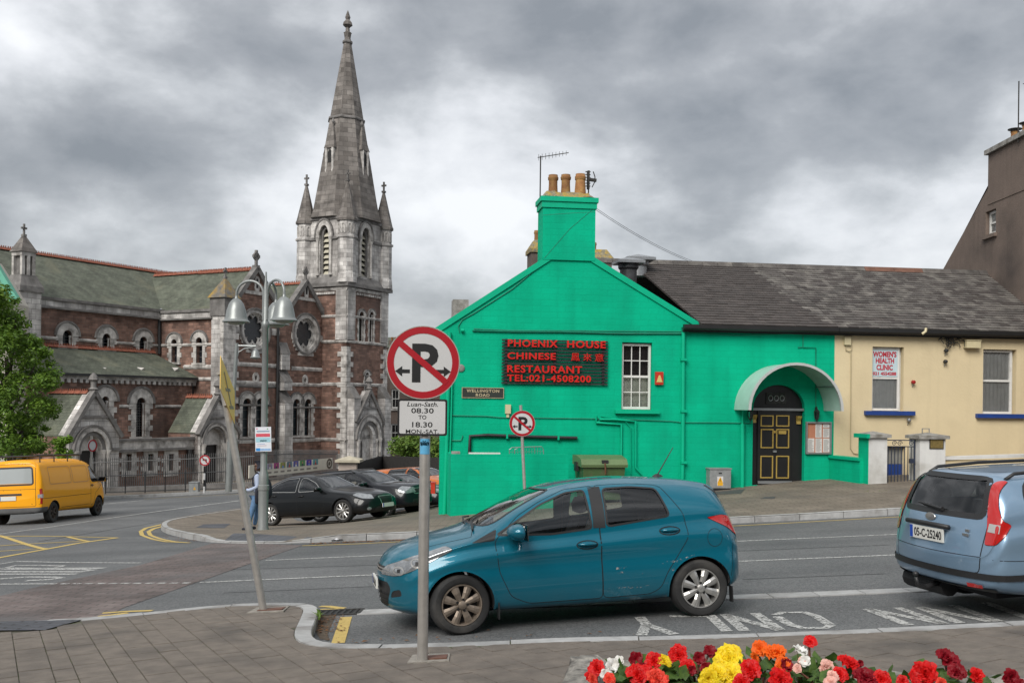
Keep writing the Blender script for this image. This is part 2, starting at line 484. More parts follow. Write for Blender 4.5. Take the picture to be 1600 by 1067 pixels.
# ================================================================== ground, road, pavements, markings
def asphalt_mat():
 m,t,p = nmat('asphalt'); N = t.nodes
 tcn = N.new('ShaderNodeTexCoord')
 def noise(s,d,st=(1,1,1)):
  n = N.new('ShaderNodeTexNoise'); n.inputs['Scale'].default_value = s; n.inputs['Detail'].default_value = d
  mp = N.new('ShaderNodeMapping'); mp.inputs[3].default_value = st
  lnk(t,tcn.outputs['Object'],mp.inputs[0]); lnk(t,mp.outputs[0],n.inputs[0]); return n.outputs[0]
 def rng(src,a,b,c,d):
  r = N.new('ShaderNodeMapRange')
  for i,x in enumerate((a,b,c,d)): r.inputs[i + 1].default_value = x
  lnk(t,src,r.inputs[0]); return r.outputs[0]
 r1 = N.new('ShaderNodeValToRGB'); r1.color_ramp.elements[0].position = 0.3; r1.color_ramp.elements[1].position = 0.72
 r1.color_ramp.elements[0].color = (0.076,0.080,0.082,1); r1.color_ramp.elements[1].color = (0.134,0.136,0.136,1)
 lnk(t,noise(0.35,9),r1.inputs[0])
 # tyre tracks run along the street
 m1 = N.new('ShaderNodeMixRGB'); m1.blend_type = 'MULTIPLY'; m1.inputs[2].default_value = (0.72,0.72,0.73,1)
 lnk(t,rng(noise(1.0,3,(0.02,0.9,1)),0.45,0.7,0,0.8),m1.inputs[0]); lnk(t,r1.outputs[0],m1.inputs[1])
 # aggregate speckle
 v = N.new('ShaderNodeTexVoronoi'); v.inputs['Scale'].default_value = 70; lnk(t,tcn.outputs['Object'],v.inputs[0])
 hs = N.new('ShaderNodeHueSaturation'); lnk(t,m1.outputs[0],hs.inputs['Color'])
 gy = N.new('ShaderNodeSeparateColor'); lnk(t,v.outputs['Color'],gy.inputs[0])
 lnk(t,rng(gy.outputs[0],0,1,0.62,1.45),hs.inputs['Value'])
 lnk(t,hs.outputs[0],p.inputs['Base Color']); p.inputs['Roughness'].default_value = 0.86
 b = N.new('ShaderNodeBump'); b.inputs['Strength'].default_value = 0.5; b.inputs['Distance'].default_value = 0.006
 lnk(t,v.outputs['Distance'],b.inputs['Height']); lnk(t,b.outputs[0],p.inputs['Normal'])
 MATS['asphalt'] = m; return m
def paint_mat(name,col,wear):
 """worn road paint: see-through where it has rubbed off"""
 m,t,p = nmat(name); N = t.nodes
 tcn = N.new('ShaderNodeTexCoord'); n = N.new('ShaderNodeTexNoise'); n.inputs['Scale'].default_value = 26; n.inputs['Detail'].default_value = 9
 n.inputs['Roughness'].default_value = 0.75
 lnk(t,tcn.outputs['Object'],n.inputs[0])
 r = N.new('ShaderNodeMapRange'); r.inputs[1].default_value = wear; r.inputs[2].default_value = wear + 0.06
 lnk(t,n.outputs[0],r.inputs[0]); lnk(t,r.outputs[0],p.inputs['Alpha'])
 n2 = N.new('ShaderNodeTexNoise'); n2.inputs['Scale'].default_value = 6; lnk(t,tcn.outputs['Object'],n2.inputs[0])
 x = N.new('ShaderNodeMixRGB'); x.inputs[1].default_value = (*[c * 0.72 for c in col],1); x.inputs[2].default_value = (*col,1)
 lnk(t,n2.outputs[0],x.inputs[0]); lnk(t,x.outputs[0],p.inputs['Base Color']); p.inputs['Roughness'].default_value = 0.75
 MATS[name] = m; return m
ASPH = asphalt_mat()
WHITE_P = paint_mat('white_road_paint',(0.50,0.50,0.48),0.44)
YELL_P = paint_mat('yellow_road_paint',(0.55,0.40,0.12),0.36)
KERB = mat('granite_kerb',(0.34,0.34,0.335),0.8,var=0.16,scale=9,bump=0.3,bscale=120,stain=(0.16,0.15,0.14),stain_amt=0.35,stain_scale=2.2,rnd=0.12)
SLAB = mat('concrete_paving',(0.150,0.128,0.107),0.9,var=0.22,scale=7,bump=0.6,bscale=150,rnd=0.24,stain=(0.075,0.066,0.058),stain_amt=0.30,stain_scale=1.3)
JOINT = mat('paving_joint',(0.075,0.068,0.048),0.95,var=0.4,scale=8,stain=(0.07,0.095,0.025),stain_amt=0.4,stain_scale=2.5)
def axis_steps(lo,hi,fine0,fine1,step):
 a = [lo,lo * 0.6 + fine0 * 0.4,fine0 - 20,fine0 - 8]
 a += list(np.arange(fine0,fine1 + 0.01,step)); a += [fine1 + 8,fine1 + 25,hi * 0.6 + fine1 * 0.4,hi]
 return a
xs = axis_steps(-700,700,-46,30,1.0); ys = axis_steps(-300,1500,-14,70,1.0)
g = Geo()
g.add([(x,y,hgt(x,y)) for y in ys for x in xs],
  [(j * len(xs) + i,j * len(xs) + i + 1,(j + 1) * len(xs) + i + 1,(j + 1) * len(xs) + i) for j in range(len(ys) - 1) for i in range(len(xs) - 1)])
tag(g.build('road',ASPH,smooth=True,uv=False),kind='structure')
# ---- brick table across the side road
BRK = brickmat('brick_road_table',(0.110,0.085,0.079),(0.145,0.118,0.111),(0.06,0.055,0.05),0.32,0.14,0.012,var=0.35,bump=0.4,blotch=(0.095,0.09,0.09),blotch_amt=0.55,bl_scale=0.7)
tab = gp([(331,849),(219,883),(75,913),(0,931),(-200,985),(-200,1010),(0,974),(78,973),(153,969),(194,949),(312,908),(472,852),(400,849)])
drape(tab,0.005,0.8).build('brick_crossing',BRK)['kind'] = 'structure'
# ---- near pavement
KH = 0.10
near_edge = [(-260,1000),(-80,978),(0,971),(78,968),(150,964),(200,959),(266,952),(312,947),(344,944),(406,942),(469,941),(487,942.5),(496,945.5),(500,951),(497,960),(494,969),(489,980),(486,990),
    (488,996),(494,1000.5),(504,1003.5),(516,1005.5),(570,1007),(654,1004),(728,1002),(800,1000),(860,996),(1000,993.5),(1180,988.5),(1400,980),(1600,970),(1900,955),(2300,938)]
NE = gp(near_edge,KH)
def offset_line(L,d):
 out = []
 for i,p in enumerate(L):
  a = L[max(0,i - 1)]; b = L[min(len(L) - 1,i + 1)]
  t = Vector((b[0] - a[0],b[1] - a[1])).normalized(); out.append((p[0] + t.y * d,p[1] - t.x * d))
 return out
def resample(L,step):
 out = [L[0]]; acc = 0
 for a,b in zip(L,L[1:]):
  d = math.hypot(b[0] - a[0],b[1] - a[1]); n = max(1,round(d / step))
  out += [(a[0] + (b[0] - a[0]) * k / n,a[1] + (b[1] - a[1]) * k / n) for k in range(1,n + 1)]
 return out
def smoothline(L,it=2):
 for _ in range(it):
  L = [L[0]] + [((a[0] + 2 * b[0] + c[0]) / 4,(a[1] + 2 * b[1] + c[1]) / 4) for a,b,c in zip(L,L[1:],L[2:])] + [L[-1]]
 return L
NE = smoothline(resample(NE,0.18),3)
def kerbline(parent,L,width,top,per=5,gap=0.006,lower=None,name='kerbstone'):
 """kerbstones laid along a line; the pavement lies to the right of the walking direction"""
 inn = offset_line(L,width)
 for i in range(0,len(L) - 1,per):
  seg = list(range(i,min(i + per,len(L) - 1) + 1))
  if len(seg) < 2: continue
  gg = Geo(); V = []; jit = random.uniform(-0.006,0.006)
  for k,q in enumerate(seg):
   o,n_ = Vector(L[q]),Vector(inn[q])
   if k in (0,len(seg) - 1):
    z = Vector(L[seg[1]]) - Vector(L[seg[0]]) if k == 0 else Vector(L[seg[-2]]) - Vector(L[seg[-1]])
    z = z.normalized() * gap; o = o + z; n_ = n_ + z
   h = hgt(*L[q]); t = top if lower is None else lower(q,top)
   m_ = o + (n_ - o) * 0.09
   V += [(o.x,o.y,h - 0.15),(o.x,o.y,h + t - 0.018 + jit),(m_.x,m_.y,h + t + jit),(n_.x,n_.y,h + t + jit),(n_.x,n_.y,h - 0.15)]
  F = []
  for k in range(len(seg) - 1):
   for c in range(4): F.append((k * 5 + c,k * 5 + c + 1,k * 5 + 5 + c + 1,k * 5 + 5 + c))
  F += [(4,3,2,1,0),tuple((len(seg) - 1) * 5 + c for c in range(5))]
  gg.add(V,F).build(name,KERB,parent,uv=False,smooth=30)
near = drape(NE + [(NE[-1][0] + 4,2.0),(NE[-1][0] + 4,-14),(-30,-14),(NE[0][0] - 20,NE[0][1])],KH - 0.010,0.8).build('near_pavement',JOINT)
near['kind'] = 'structure'
kerbline(near,NE,0.17,KH + 0.006,6)
def half(L,p,d):
 """keep the part of convex polygon L on the left of the line through p along d"""
 out = []
 f = lambda q: d[0] * (q[1] - p[1]) - d[1] * (q[0] - p[0])
 for i in range(len(L)):
  a,b = L[i],L[(i + 1) % len(L)]; fa,fb = f(a),f(b)
  if fa >= 0: out.append(a)
  if (fa >= 0) != (fb >= 0): t = fa / (fa - fb); out.append((a[0] + (b[0] - a[0]) * t,a[1] + (b[1] - a[1]) * t))
 return out
def clip_conc(subj,conv):
 if area2(conv) < 0: conv = conv[::-1]
 for i in range(len(conv)):
  a,b = conv[i],conv[(i + 1) % len(conv)]
  subj = half(subj,a,(b[0] - a[0],b[1] - a[1]))
  if len(subj) < 3: return []
 return subj
inner = offset_line(NE,0.178)
region = inner + [(inner[-1][0],3.0),(-9,3.0),(inner[0][0],inner[0][1] - 1)]
tact = gp([(-260,1003),(-80,984),(0,971),(78,969),(128,968),(70,984),(0,985),(-260,1020)],KH)
ang = math.atan2(-2.03,1.04); dx,dy = math.cos(ang),math.sin(ang); qx,qy = -dy,dx     # rows run towards the camera and to the right
lst = []; RW = (0.17,0.26,0.21,0.26); ROWQ = [-14.0]
while ROWQ[-1] < 14: ROWQ.append(ROWQ[-1] + RW[len(ROWQ) % 4])
for r in range(len(ROWQ) - 1):
 rnd = random.Random(r * 13 + 5); a = -16.0 + rnd.random()
 w = ROWQ[r + 1] - ROWQ[r]
 while a < 16:
  ln = rnd.choice((0.17,0.26,0.26,0.35))
  ox,oy = -1.5,7.5
  c = [(ox + dx * (a + i) + qx * (ROWQ[r] + j),oy + dy * (a + i) + qy * (ROWQ[r] + j)) for i,j in ((0.004,0.004),(ln - 0.004,0.004),(ln - 0.004,w - 0.004),(0.004,w - 0.004))]
  a += ln
  mx = sum(p[0] for p in c) / 4; my = sum(p[1] for p in c) / 4
  if not (3.2 < my < 14 and -9 < mx < 9) or (P(CU,CV,1) is None): continue
  ins = [pip(p[0],p[1],region) for p in c]
  if not any(ins): continue
  if pip(mx,my,tact): continue
  if abs(mx) > my * 0.56 + 2.2: continue
  q = c if all(ins) else clip_conc(region,c)
  if len(q) < 3 or abs(area2(q)) < 0.012: continue
  if area2(q) < 0: q = q[::-1]
  n = len(q); cx = sum(p[0] for p in q) / n; cy = sum(p[1] for p in q) / n
  tl = (rnd.uniform(-.006,.006),rnd.uniform(-.006,.006)); up = rnd.uniform(-0.003,0.003)
  zt = lambda p: hgt(*p) + KH + up + (p[0] - cx) * tl[0] + (p[1] - cy) * tl[1]
  ins_ = [(p[0] + (cx - p[0]) * 0.025,p[1] + (cy - p[1]) * 0.025) for p in q]
  V = [(p[0],p[1],hgt(*p) + KH - 0.03) for p in q] + [(p[0],p[1],zt(p) - 0.004) for p in q] + [(p[0],p[1],zt(p)) for p in ins_]
  F = [(i + n * k,(i + 1) % n + n * k,(i + 1) % n + n * (k + 1),i + n * (k + 1)) for k in (0,1) for i in range(n)] + [tuple(range(2 * n,3 * n))]
  lst.append((my,Geo().add(V,F)))
pieces(near,'paving_slab',SLAB,lst)
TACT = brickmat('tactile_paving',(0.085,0.09,0.105),(0.105,0.11,0.122),(0.05,0.05,0.055),0.4,0.1,0.02,bump=0.6)
drape(tact,KH + 0.004,0.8).build('tactile_paving',TACT,near)
# ---- channel stones along the parking bay and gully
chan = thing('parking_channel','pale stone channel edging the parking bay','edging')
for o in (chan,): del o['label'],o['category']; o['kind'] = 'structure'
ca,cb = gp([(560,957),(1560,917)])
CL = [(ca[0] + (cb[0] - ca[0]) * k / 14,ca[1] + (cb[1] - ca[1]) * k / 14) for k in range(15)]
for a,b in zip(CL,CL[1:]):
 t = Vector((b[0] - a[0],b[1] - a[1])).normalized(); q = Vector((-t.y,t.x)) * 0.15
 a2,b2 = Vector(a) + t * 0.006,Vector(b) - t * 0.006
 V = [(p.x,p.y,hgt(p.x,p.y) + z) for z in (-0.05,0.012) for p in (a2 - q,b2 - q,b2 + q,a2 + q)]
 Geo().add(V,[(0,1,5,4),(1,2,6,5),(2,3,7,6),(3,0,4,7),(4,5,6,7)]).build('channel_stone',KERB,chan,uv=False)
IRON = mat('cast_iron',(0.035,0.033,0.03),0.7,0.3,var=0.3,scale=12)
gr = thing('gully_grating','black iron gully grating beside the near kerb','drain',G(528,958))
c0 = G(527,957); g = Geo()
e1 = Vector((1,0.02,0.05)).normalized(); e2 = Vector((0.02,1,-0.04)).normalized()
for sx in (-1,1): g.bar(c0 + e1 * 0.27 * sx - e2 * 0.17,c0 + e1 * 0.27 * sx + e2 * 0.17,0.04,0.03)
for sy in (-1,1): g.bar(c0 - e1 * 0.28 + e2 * 0.17 * sy,c0 + e1 * 0.28 + e2 * 0.17 * sy,0.04,0.03)
g.build('frame',IRON,gr)
for k in range(-3,4): Geo().bar(c0 + e1 * 0.07 * k - e2 * 0.16,c0 + e1 * 0.07 * k + e2 * 0.16,0.028,0.022).build('bar',IRON,gr)
Geo().add([c0 + e1 * 0.27 * i + e2 * 0.17 * j + Vector((0,0,0.003)) for i,j in ((-1,-1),(1,-1),(1,1),(-1,1))],[(0,1,2,3)]).build('sump',mat('black_hole',(0.006,0.006,0.006),0.9,var=0),gr)
# ---- island pavement in front of the terrace
ISL_H = 0.13
isl_edge = [(2300,752),(1900,775),(1600,793),(1386,805),(1180,816),(1143,818),(1000,825),(850,832),(650,841),(575,844),(530,846),(487,848),(437,849),(385,849),(334,848),(305,844),(281,838.5),(262,834),(252,829),(251,824),(258,819),(275,815),(320,807),(375,799),(430,792)]
IE = smoothline(resample(gp(isl_edge),0.5),2)
PAVB = brickmat('brown_block_paving',(0.150,0.125,0.098),(0.180,0.150,0.118),(0.085,0.075,0.06),0.40,0.20,0.012,var=0.22,bump=0.3,blotch=(0.10,0.09,0.078),blotch_amt=0.45,bl_scale=0.5)
dropped = [i for i,p in enumerate(IE)]
def isl_top(q,top):
 x = IE[q][0]
 return 0.025 + (top - 0.025) * max(sstep(-4.6,-3.6,x),1 - sstep(-8.6,-7.6,x)) if IE[q][1] < 24 else top
ipoly = IE + [(-6.8,34),(-2,38),(4,38),(16,38),(30,36)]
ig = Geo(); drape(ipoly,0.0,0.6,ig)
def isl_z(x,y):
 """the block paving dips to the dropped kerb of the crossing"""
 ye = 21.5
 d = (sstep(-9.0,-7.9,x) * (1 - sstep(-4.6,-3.6,x))) * (1 - sstep(0.0,2.0,abs(y - ye) - 0.3))
 return hgt(x,y) + ISL_H - 0.10 * d
ig.v = [(x,y,isl_z(x,y)) for x,y,z in ig.v]
isl = ig.build('far_pavement',PAVB); isl['kind'] = 'structure'
def kerb_far():
 L = IE; inn = offset_line(L,0.16)
 # the pavement lies to the right when walking from right to left, i.e. to the north
 for i in range(0,len(L) - 1,2):
  seg = list(range(i,min(i + 2,len(L) - 1) + 1))
  if len(seg) < 2: continue
  V = []
  for k,q in enumerate(seg):
   o,n_ = Vector(L[q]),Vector(inn[q])
   if k in (0,len(seg) - 1):
    z = Vector(L[seg[1]]) - Vector(L[seg[0]]) if k == 0 else Vector(L[seg[-2]]) - Vector(L[seg[-1]])
    z = z.normalized() * 0.008; o = o + z; n_ = n_ + z
   h = hgt(*L[q]); zt = isl_z(n_.x,n_.y) + 0.008; m_ = o + (n_ - o) * 0.15
   V += [(o.x,o.y,h - 0.1),(o.x,o.y,zt - 0.025),(m_.x,m_.y,zt),(n_.x,n_.y,zt),(n_.x,n_.y,h - 0.1)]
  F = [(k * 5 + c,k * 5 + c + 1,k * 5 + 6 + c,k * 5 + 5 + c) for k in range(len(seg) - 1) for c in range(4)]
  F += [(4,3,2,1,0),tuple((len(seg) - 1) * 5 + c for c in range(5))]
  Geo().add(V,F).build('kerbstone',KERB,isl,uv=False)
kerb_far()
tp = drape(gp([(350,843.5),(366,838.5),(478,838),(488,841.5),(470,843.5)],ISL_H - 0.08),0.0,0.5)
tp.v = [(x,y,isl_z(x,y) + 0.006) for x,y,z in tp.v]; tp.build('tactile_paving',TACT,isl)
tp = drape(gp([(306,824),(318,819),(360,818),(350,825)],ISL_H),ISL_H + 0.006,0.5); tp.build('cover_slab',TACT,isl)
DARKP = mat('dark_cover',(0.06,0.06,0.06),0.8,var=0.2)
drape(gp([(1104,773),(1118,768),(1164,764),(1158,771)],ISL_H),ISL_H + 0.005,0.5).build('cover_plate',DARKP,isl)
drape(gp([(1188,779),(1196,776),(1212,776),(1210,779)],ISL_H),ISL_H + 0.005,0.5).build('cover_plate',DARKP,isl)
# fallen leaves and grit in the far gutter
lg = Geo(); rr = random.Random(4)
LEAFM = mat('fallen_leaf',(0.16,0.075,0.03),0.9,var=0.5,scale=20)
def litter(pxl,n,spread,size):
 L = gp(pxl)
 for _ in range(n):
  k = rr.randrange(len(L) - 1); t = rr.random()
  x = L[k][0] + (L[k + 1][0] - L[k][0]) * t + rr.gauss(0,spread); y = L[k][1] + (L[k + 1][1] - L[k][1]) * t + rr.gauss(0,spread) * 0.6
  s = size * rr.uniform(0.5,1.4); a = rr.random() * 6.3; z = hgt(x,y) + 0.012
  lg.add([(x + s * math.cos(a),y + s * math.sin(a),z),(x - s * 0.5 * math.sin(a),y + s * 0.5 * math.cos(a),z + s * 0.25),(x - s * math.cos(a),y - s * math.sin(a),z),(x + s * 0.5 * math.sin(a),y - s * 0.5 * math.cos(a),z + s * 0.15)],[(0,1,2,3)])
litter([(480,850),(560,847),(650,843)],160,0.12,0.035)
litter([(498,990),(497,975),(505,962)],170,0.14,0.022)
litter([(510,1003),(700,1000),(1000,990)],25,0.1,0.02)
litter([(253,836),(300,846)],40,0.1,0.03)
litter([(560,985),(700,992)],10,0.4,0.03)
tag(lg.build('fallen_leaves',LEAFM,uv=False),'brown fallen leaves and grit lying in the gutters','leaves',kind='stuff')
drape(gp([(500,998),(492,985),(497,966),(504,958),(524,962),(512,990),(515,1001)]),0.005,0.3).build('gutter_silt',mat('silt',(0.085,0.062,0.042),0.95,var=0.4,scale=18,bump=0.6,bscale=80))['kind'] = 'stuff'
# ---- pavement and verge on the church side
cp = gp([(-300,790),(0,786),(120,782),(165,779.5),(225,777),(300,773),(380,769),(420,764)])
CHP = smoothline(resample(cp,1.2),1)
cpoly = CHP + [(CHP[-1][0] + 3.0,66),(-10,84),(-40,90),(-70,64)]
cg = Geo(); drape(cpoly,0.12,1.5,cg)
cpav = cg.build('church_pavement',PAVB); cpav['kind'] = 'structure'
inn = offset_line(CHP,-0.2)
for i in range(len(CHP) - 1):
 V = []
 for q in (i,i + 1):
  o,n_ = CHP[q],inn[q]
  V += [(o[0],o[1],hgt(*o) - 0.1),(o[0],o[1],hgt(*o) + 0.135),(n_[0],n_[1],hgt(*o) + 0.135),(n_[0],n_[1],hgt(*o) - 0.1)]
 Geo().add(V,[(0,1,5,4),(1,2,6,5),(2,3,7,6),(3,2,1,0),(4,5,6,7)]).build('kerbstone',KERB,cpav,uv=False)
# ---- painted markings
OFF = 0.006
TAR = mat('tar_seam',(0.045,0.046,0.048),0.6,var=0.3,scale=9)
g = Geo()
for q in ([(360,890),(600,882),(900,871),(1390,851)],[(350,926),(560,917),(600,915)],[(1160,905),(1384,896)],[(60,846),(220,820),(330,800)]): ribbon(gp(q),0.035,0.003,g)
g.build('tar_seams',TAR,uv=False)['kind'] = 'structure'
def lines(name,mt,items):
 g = Geo()
 for pxl,w in items: ribbon(gp(pxl),w,OFF,g)
 o = g.build(name,mt,uv=False); o['kind'] = 'structure'; return o
lines('white_lane_markings',WHITE_P,[
 ([(415,875.5),(585,868),(1154,845.5),(1373,836),(1500,830)],0.10),
 ([(312,910),(585,898),(800,890),(1155,877),(1400,867),(1600,858)],0.10),
 ([(0,912.5),(76,912)],0.10),([(24,877),(100,878.5),(219,879.5)],0.10),([(-40,888),(24,877)],0.08),
 ([(-60,843),(0,834),(80,823),(200,805.5),(320,789),(375,782)],0.12),
 ([(170,786.5),(225,781.5)],0.22)])
dsh = [([(76 + i * 19,912 - i * 0.12),(76 + i * 19 + 12,912 - i * 0.12)],0.10) for i in range(12)]
g = Geo()
for pxl,w in dsh: ribbon(gp(pxl,0.005),w,0.010,g)
g.build('white_dashes_on_table',WHITE_P,uv=False)['kind'] = 'structure'
S = lambda L: [(x / 6.667,860 + y / 6.667) for x,y in L]
lines('slow_lettering',WHITE_P,[
 (S([(-100,192),(60,182),(165,155),(400,155),(670,160)]),0.13),(S([(100,182),(400,188),(1090,183)]),0.16),(S([(570,175),(670,163)]),0.12),
 (S([(-200,205),(0,202),(60,194),(820,196),(970,205),(860,222),(-200,220)]),0.16),
 (S([(-200,247),(800,246)]),0.16),(S([(-100,303),(280,276),(560,278),(640,287),(520,302),(270,315)]),0.15)])
lines('yellow_lines',YELL_P,[
 ([(183,840),(120,849),(72,858),(0,871),(-60,884)],0.14),([(-80,836),(0,838),(183,840)],0.12),([(-40,832),(0,837),(72,858)],0.14),
 ([(106,838.7),(140,846)],0.12),([(-60,864),(0,861),(75,856.5)],0.12),([(-60,855),(0,852.5),(140,845)],0.12),
 ([(290,847.5),(262,846.5),(238,842),(222,836),(220,830),(228,825),(252,819.5),(320,804.5),(378,795.5),(430,789)],0.11),
 ([(296,848),(272,846),(250,841.5),(235,836),(232,830.5),(240,826),(262,820)],0.11),
 ([(472,852.5),(560,849.5),(650,845),(850,836.5),(1180,820),(1386,808.5),(1600,797)],0.09),
 ([(153,963.3),(175,961),(200,957.5)],0.10),([(160,958),(200,955.2),(238,954)],0.10),
 ([(500,952.5),(537,951.5)],0.10),([(500,947.5),(512,947.5),(537,950.5)],0.10),
 ([(225,779.5),(300,775.5),(380,771.5)],0.12)])
g = Geo(); ribbon(gp([(541,964),(528,1005)]),0.13,OFF,g); g.build('yellow_bay_end_line',YELL_P,uv=False)['kind'] = 'structure'
T = lambda L: [(960 + x / 2.5,900 + y / 2.5) for x,y in L]
lines('parking_bay_lettering',WHITE_P,[
 (T([(98,160),(126,191)]),0.11),(T([(126,190),(105,232)]),0.11),(T([(126,191),(235,228)]),0.11),
 (T([(215,158),(372,156)]),0.11),(T([(372,153),(440,216)]),0.11),
 (T([(432,150),(510,215)]),0.11),(T([(432,152),(650,212)]),0.11),(T([(548,145),(645,210)]),0.11),
 (T([(628,152),(655,143),(740,142),(785,155),(845,193),(825,203),(735,203),(685,190),(634,158)]),0.10),
 (T([(985,128),(1150,192)]),0.11),(T([(985,128),(1285,187)]),0.10),(T([(1105,124),(1290,187)]),0.10),
 (T([(1190,122),(1350,184)]),0.11),(T([(1190,122),(1470,178)]),0.10),(T([(1320,114),(1500,178)]),0.11),(T([(1450,104),(1620,165)]),0.11)])
# ================================================================== the terrace: green restaurant, cream clinic, brown house
fa,fb = P(690,650,27.3),P(1215,650,28.6)
F = Plane(fa.x,fa.y,fb.x - fa.x,fb.y - fa.y)
GREEN = brickmat('green_painted_brick',(0.0,0.405,0.225),(0.0,0.388,0.214),(0.0,0.375,0.207),0.46,0.16,0.014,rough=0.8,bump=0.2,var=0.09,blotch=(0.002,0.33,0.188),blotch_amt=0.55,bl_scale=1.1,streak=0.24,spec=0.12)
GREENT = mat('green_trim_paint',(0.0,0.385,0.212),0.55,spec=0.2,var=0.08,scale=3,bump=0.1)
CREAM = mat('cream_wall_paint',(0.64,0.53,0.335),0.75,var=0.05,scale=1.0,bump=0.25,bscale=14,stain=(0.56,0.46,0.29),stain_amt=0.3,stain_scale=0.7,streak=0.10)
BLACK = mat('black_gloss_paint',(0.012,0.012,0.013),0.3,var=0.15)
BLACKM = mat('black_plastic',(0.018,0.018,0.019),0.55,var=0.2)
GOLD = mat('gold_paint',(0.42,0.29,0.07),0.45,var=0.1,metal=0.2)
WHITEW = mat('white_window_frame',(0.66,0.65,0.62),0.5,var=0.06,stain=(0.42,0.40,0.36),stain_amt=0.2,stain_scale=3)
BLUEP = mat('blue_paint',(0.012,0.045,0.21),0.5,var=0.15)
WHITEP = mat('white_wall_paint',(0.60,0.60,0.585),0.75,var=0.08,scale=2,stain=(0.38,0.37,0.34),stain_amt=0.4,stain_scale=1.5,bump=0.2,bscale=20,streak=0.2)
STONEC = mat('weathered_cap',(0.30,0.29,0.27),0.9,var=0.3,scale=7,bump=0.5,bscale=40,stain=(0.13,0.12,0.10),stain_amt=0.5,stain_scale=4)
GLASSH = glassmat('house_glass',(0.95,0.96,0.96),0.95)
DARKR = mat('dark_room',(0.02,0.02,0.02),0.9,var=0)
CURT = mat('net_curtain',(0.62,0.62,0.60),0.9,var=0.12,scale=5)
CURTL = mat('pale_blind',(0.80,0.85,0.72),0.9,var=0.2,scale=6)
SILV = mat('grey_steel',(0.34,0.35,0.36),0.42,0.7,var=0.12,scale=8)
REDL = mat('red_sign_letters',(0.56,0.012,0.008),0.4,var=0.06)
SLATE1 = mat('slate_brown',(0.056,0.047,0.043),0.8,var=0.2,scale=3,bump=0.4,bscale=40,rnd=0.22)
SLATE2 = mat('slate_lichen',(0.082,0.073,0.067),0.85,var=0.35,scale=1.6,bump=0.4,bscale=40,rnd=0.25,stain=(0.16,0.148,0.132),stain_amt=0.45,stain_scale=2.8)
TERRA = mat('terracotta_pot',(0.27,0.125,0.045),0.85,var=0.25,scale=6,stain=(0.36,0.21,0.07),stain_amt=0.45,stain_scale=5,rnd=0.2,bump=0.2)
LICH = mat('lichen_mortar',(0.22,0.20,0.14),0.95,var=0.4,scale=14,stain=(0.36,0.24,0.03),stain_amt=0.6,stain_scale=7,bump=0.9,bscale=22)
def zof(pl,u,v): return pl.px(u,v)[1]
def sof(pl,u,v): return pl.px(u,v)[0]
def slates(parent,A,B,C,D,mt,w=0.30,course=0.19,limit=300,jag=0.012,choose=None):
 """overlapping slates on the slope with eave A-B and ridge D-C (A left, B right); choose(i, t) -> material index"""
 A,B,C,D = map(Vector,(A,B,C,D)); n = ((B - A).cross(D - A)).normalized()
 slope = (D - A).length; rows = int(slope / course); lst = []
 rnd = random.Random(int(abs(A.x * 100)))
 for r in range(rows):
  t0,t1 = r / rows,min(1,(r + 1.35) / rows)
  L0,R0 = A.lerp(D,t0),B.lerp(C,t0); L1,R1 = A.lerp(D,t1),B.lerp(C,t1)
  ln = (R0 - L0).length; k = max(1,int(ln / w)); sh = 0.5 if r % 2 else 0
  for c in range(k + 1):
   a,b = max(0,(c - sh) / k),min(1,(c + 1 - sh) / k)
   if b - a < 0.02 / k: continue
   g_ = 0.004 / ln; lift = 0.022 + rnd.uniform(0,jag); lift2 = 0.004; dz = rnd.uniform(-0.012,0.006)
   p = [L0.lerp(R0,a + g_),L0.lerp(R0,b - g_),L1.lerp(R1,b - g_),L1.lerp(R1,a + g_)]
   dn = (A - D).normalized() * dz
   q = [p[0] + n * lift + dn,p[1] + n * (lift + rnd.uniform(0,0.004)) + dn,p[2] + n * lift2,p[3] + n * lift2]
   base = [p[0] - n * 0.01 + dn,p[1] - n * 0.01 + dn]
   gg = Geo(); gg.mi = choose(a,t0,rnd) if choose else 0
   gg.add(q + base,[(0,1,2,3),(4,5,1,0),(5,2,1),(4,0,3)])
   m = (p[0] + p[2]) / 2; lst.append((m.length,gg))
 pieces(parent,'slate',mt,lst,limit)
def box_on(pl,u0,u1,v0,v1,y0,y1,g=None):
 g = g or Geo()
 a,b = pl.px((u0 + u1) / 2 if False else u0,(v0 + v1) / 2)[0],pl.px(u1,(v0 + v1) / 2)[0]
 um = (u0 + u1) / 2
 z1,z0 = pl.px(um,v0)[1],pl.px(um,v1)[1]
 return g.box(a,b,y0,y1,z0,z1)
# --- restaurant
rest = thing('restaurant_house','bright green gabled restaurant with arched black door and brick chimney','house',F.w(4,0,hgt(2,28)))
s0 = sof(F,688,650); s1 = sof(F,1303,640)
ze = zof(F,1085,511); zel = zof(F,694,512)
apx = F.px(889,384); rgt = F.px(1098,511)
wx0,wx1 = sof(F,971.5,590),sof(F,1018.5,590); wz1,wz0 = zof(F,995,535),zof(F,995,640)
da,db = sof(F,1176,690),sof(F,1257,690); dz0,dzs,dzt = zof(F,1215,757),zof(F,1215,638),zof(F,1215,601)
door_arch = arch(da,db,dz0 - 0.02,dzs,14,rise=dzt - dzs)
outer = [(s0,-2.0),(s1,-2.0),(s1,ze - 0.02),(rgt[0],ze - 0.02),apx,(s0,zel)]
g = Geo().wall(outer,[[(wx0,wz0),(wx1,wz0),(wx1,wz1),(wx0,wz1)],door_arch[::-1][::-1]],0.28)
g.build('wall',GREEN,rest,F.M)
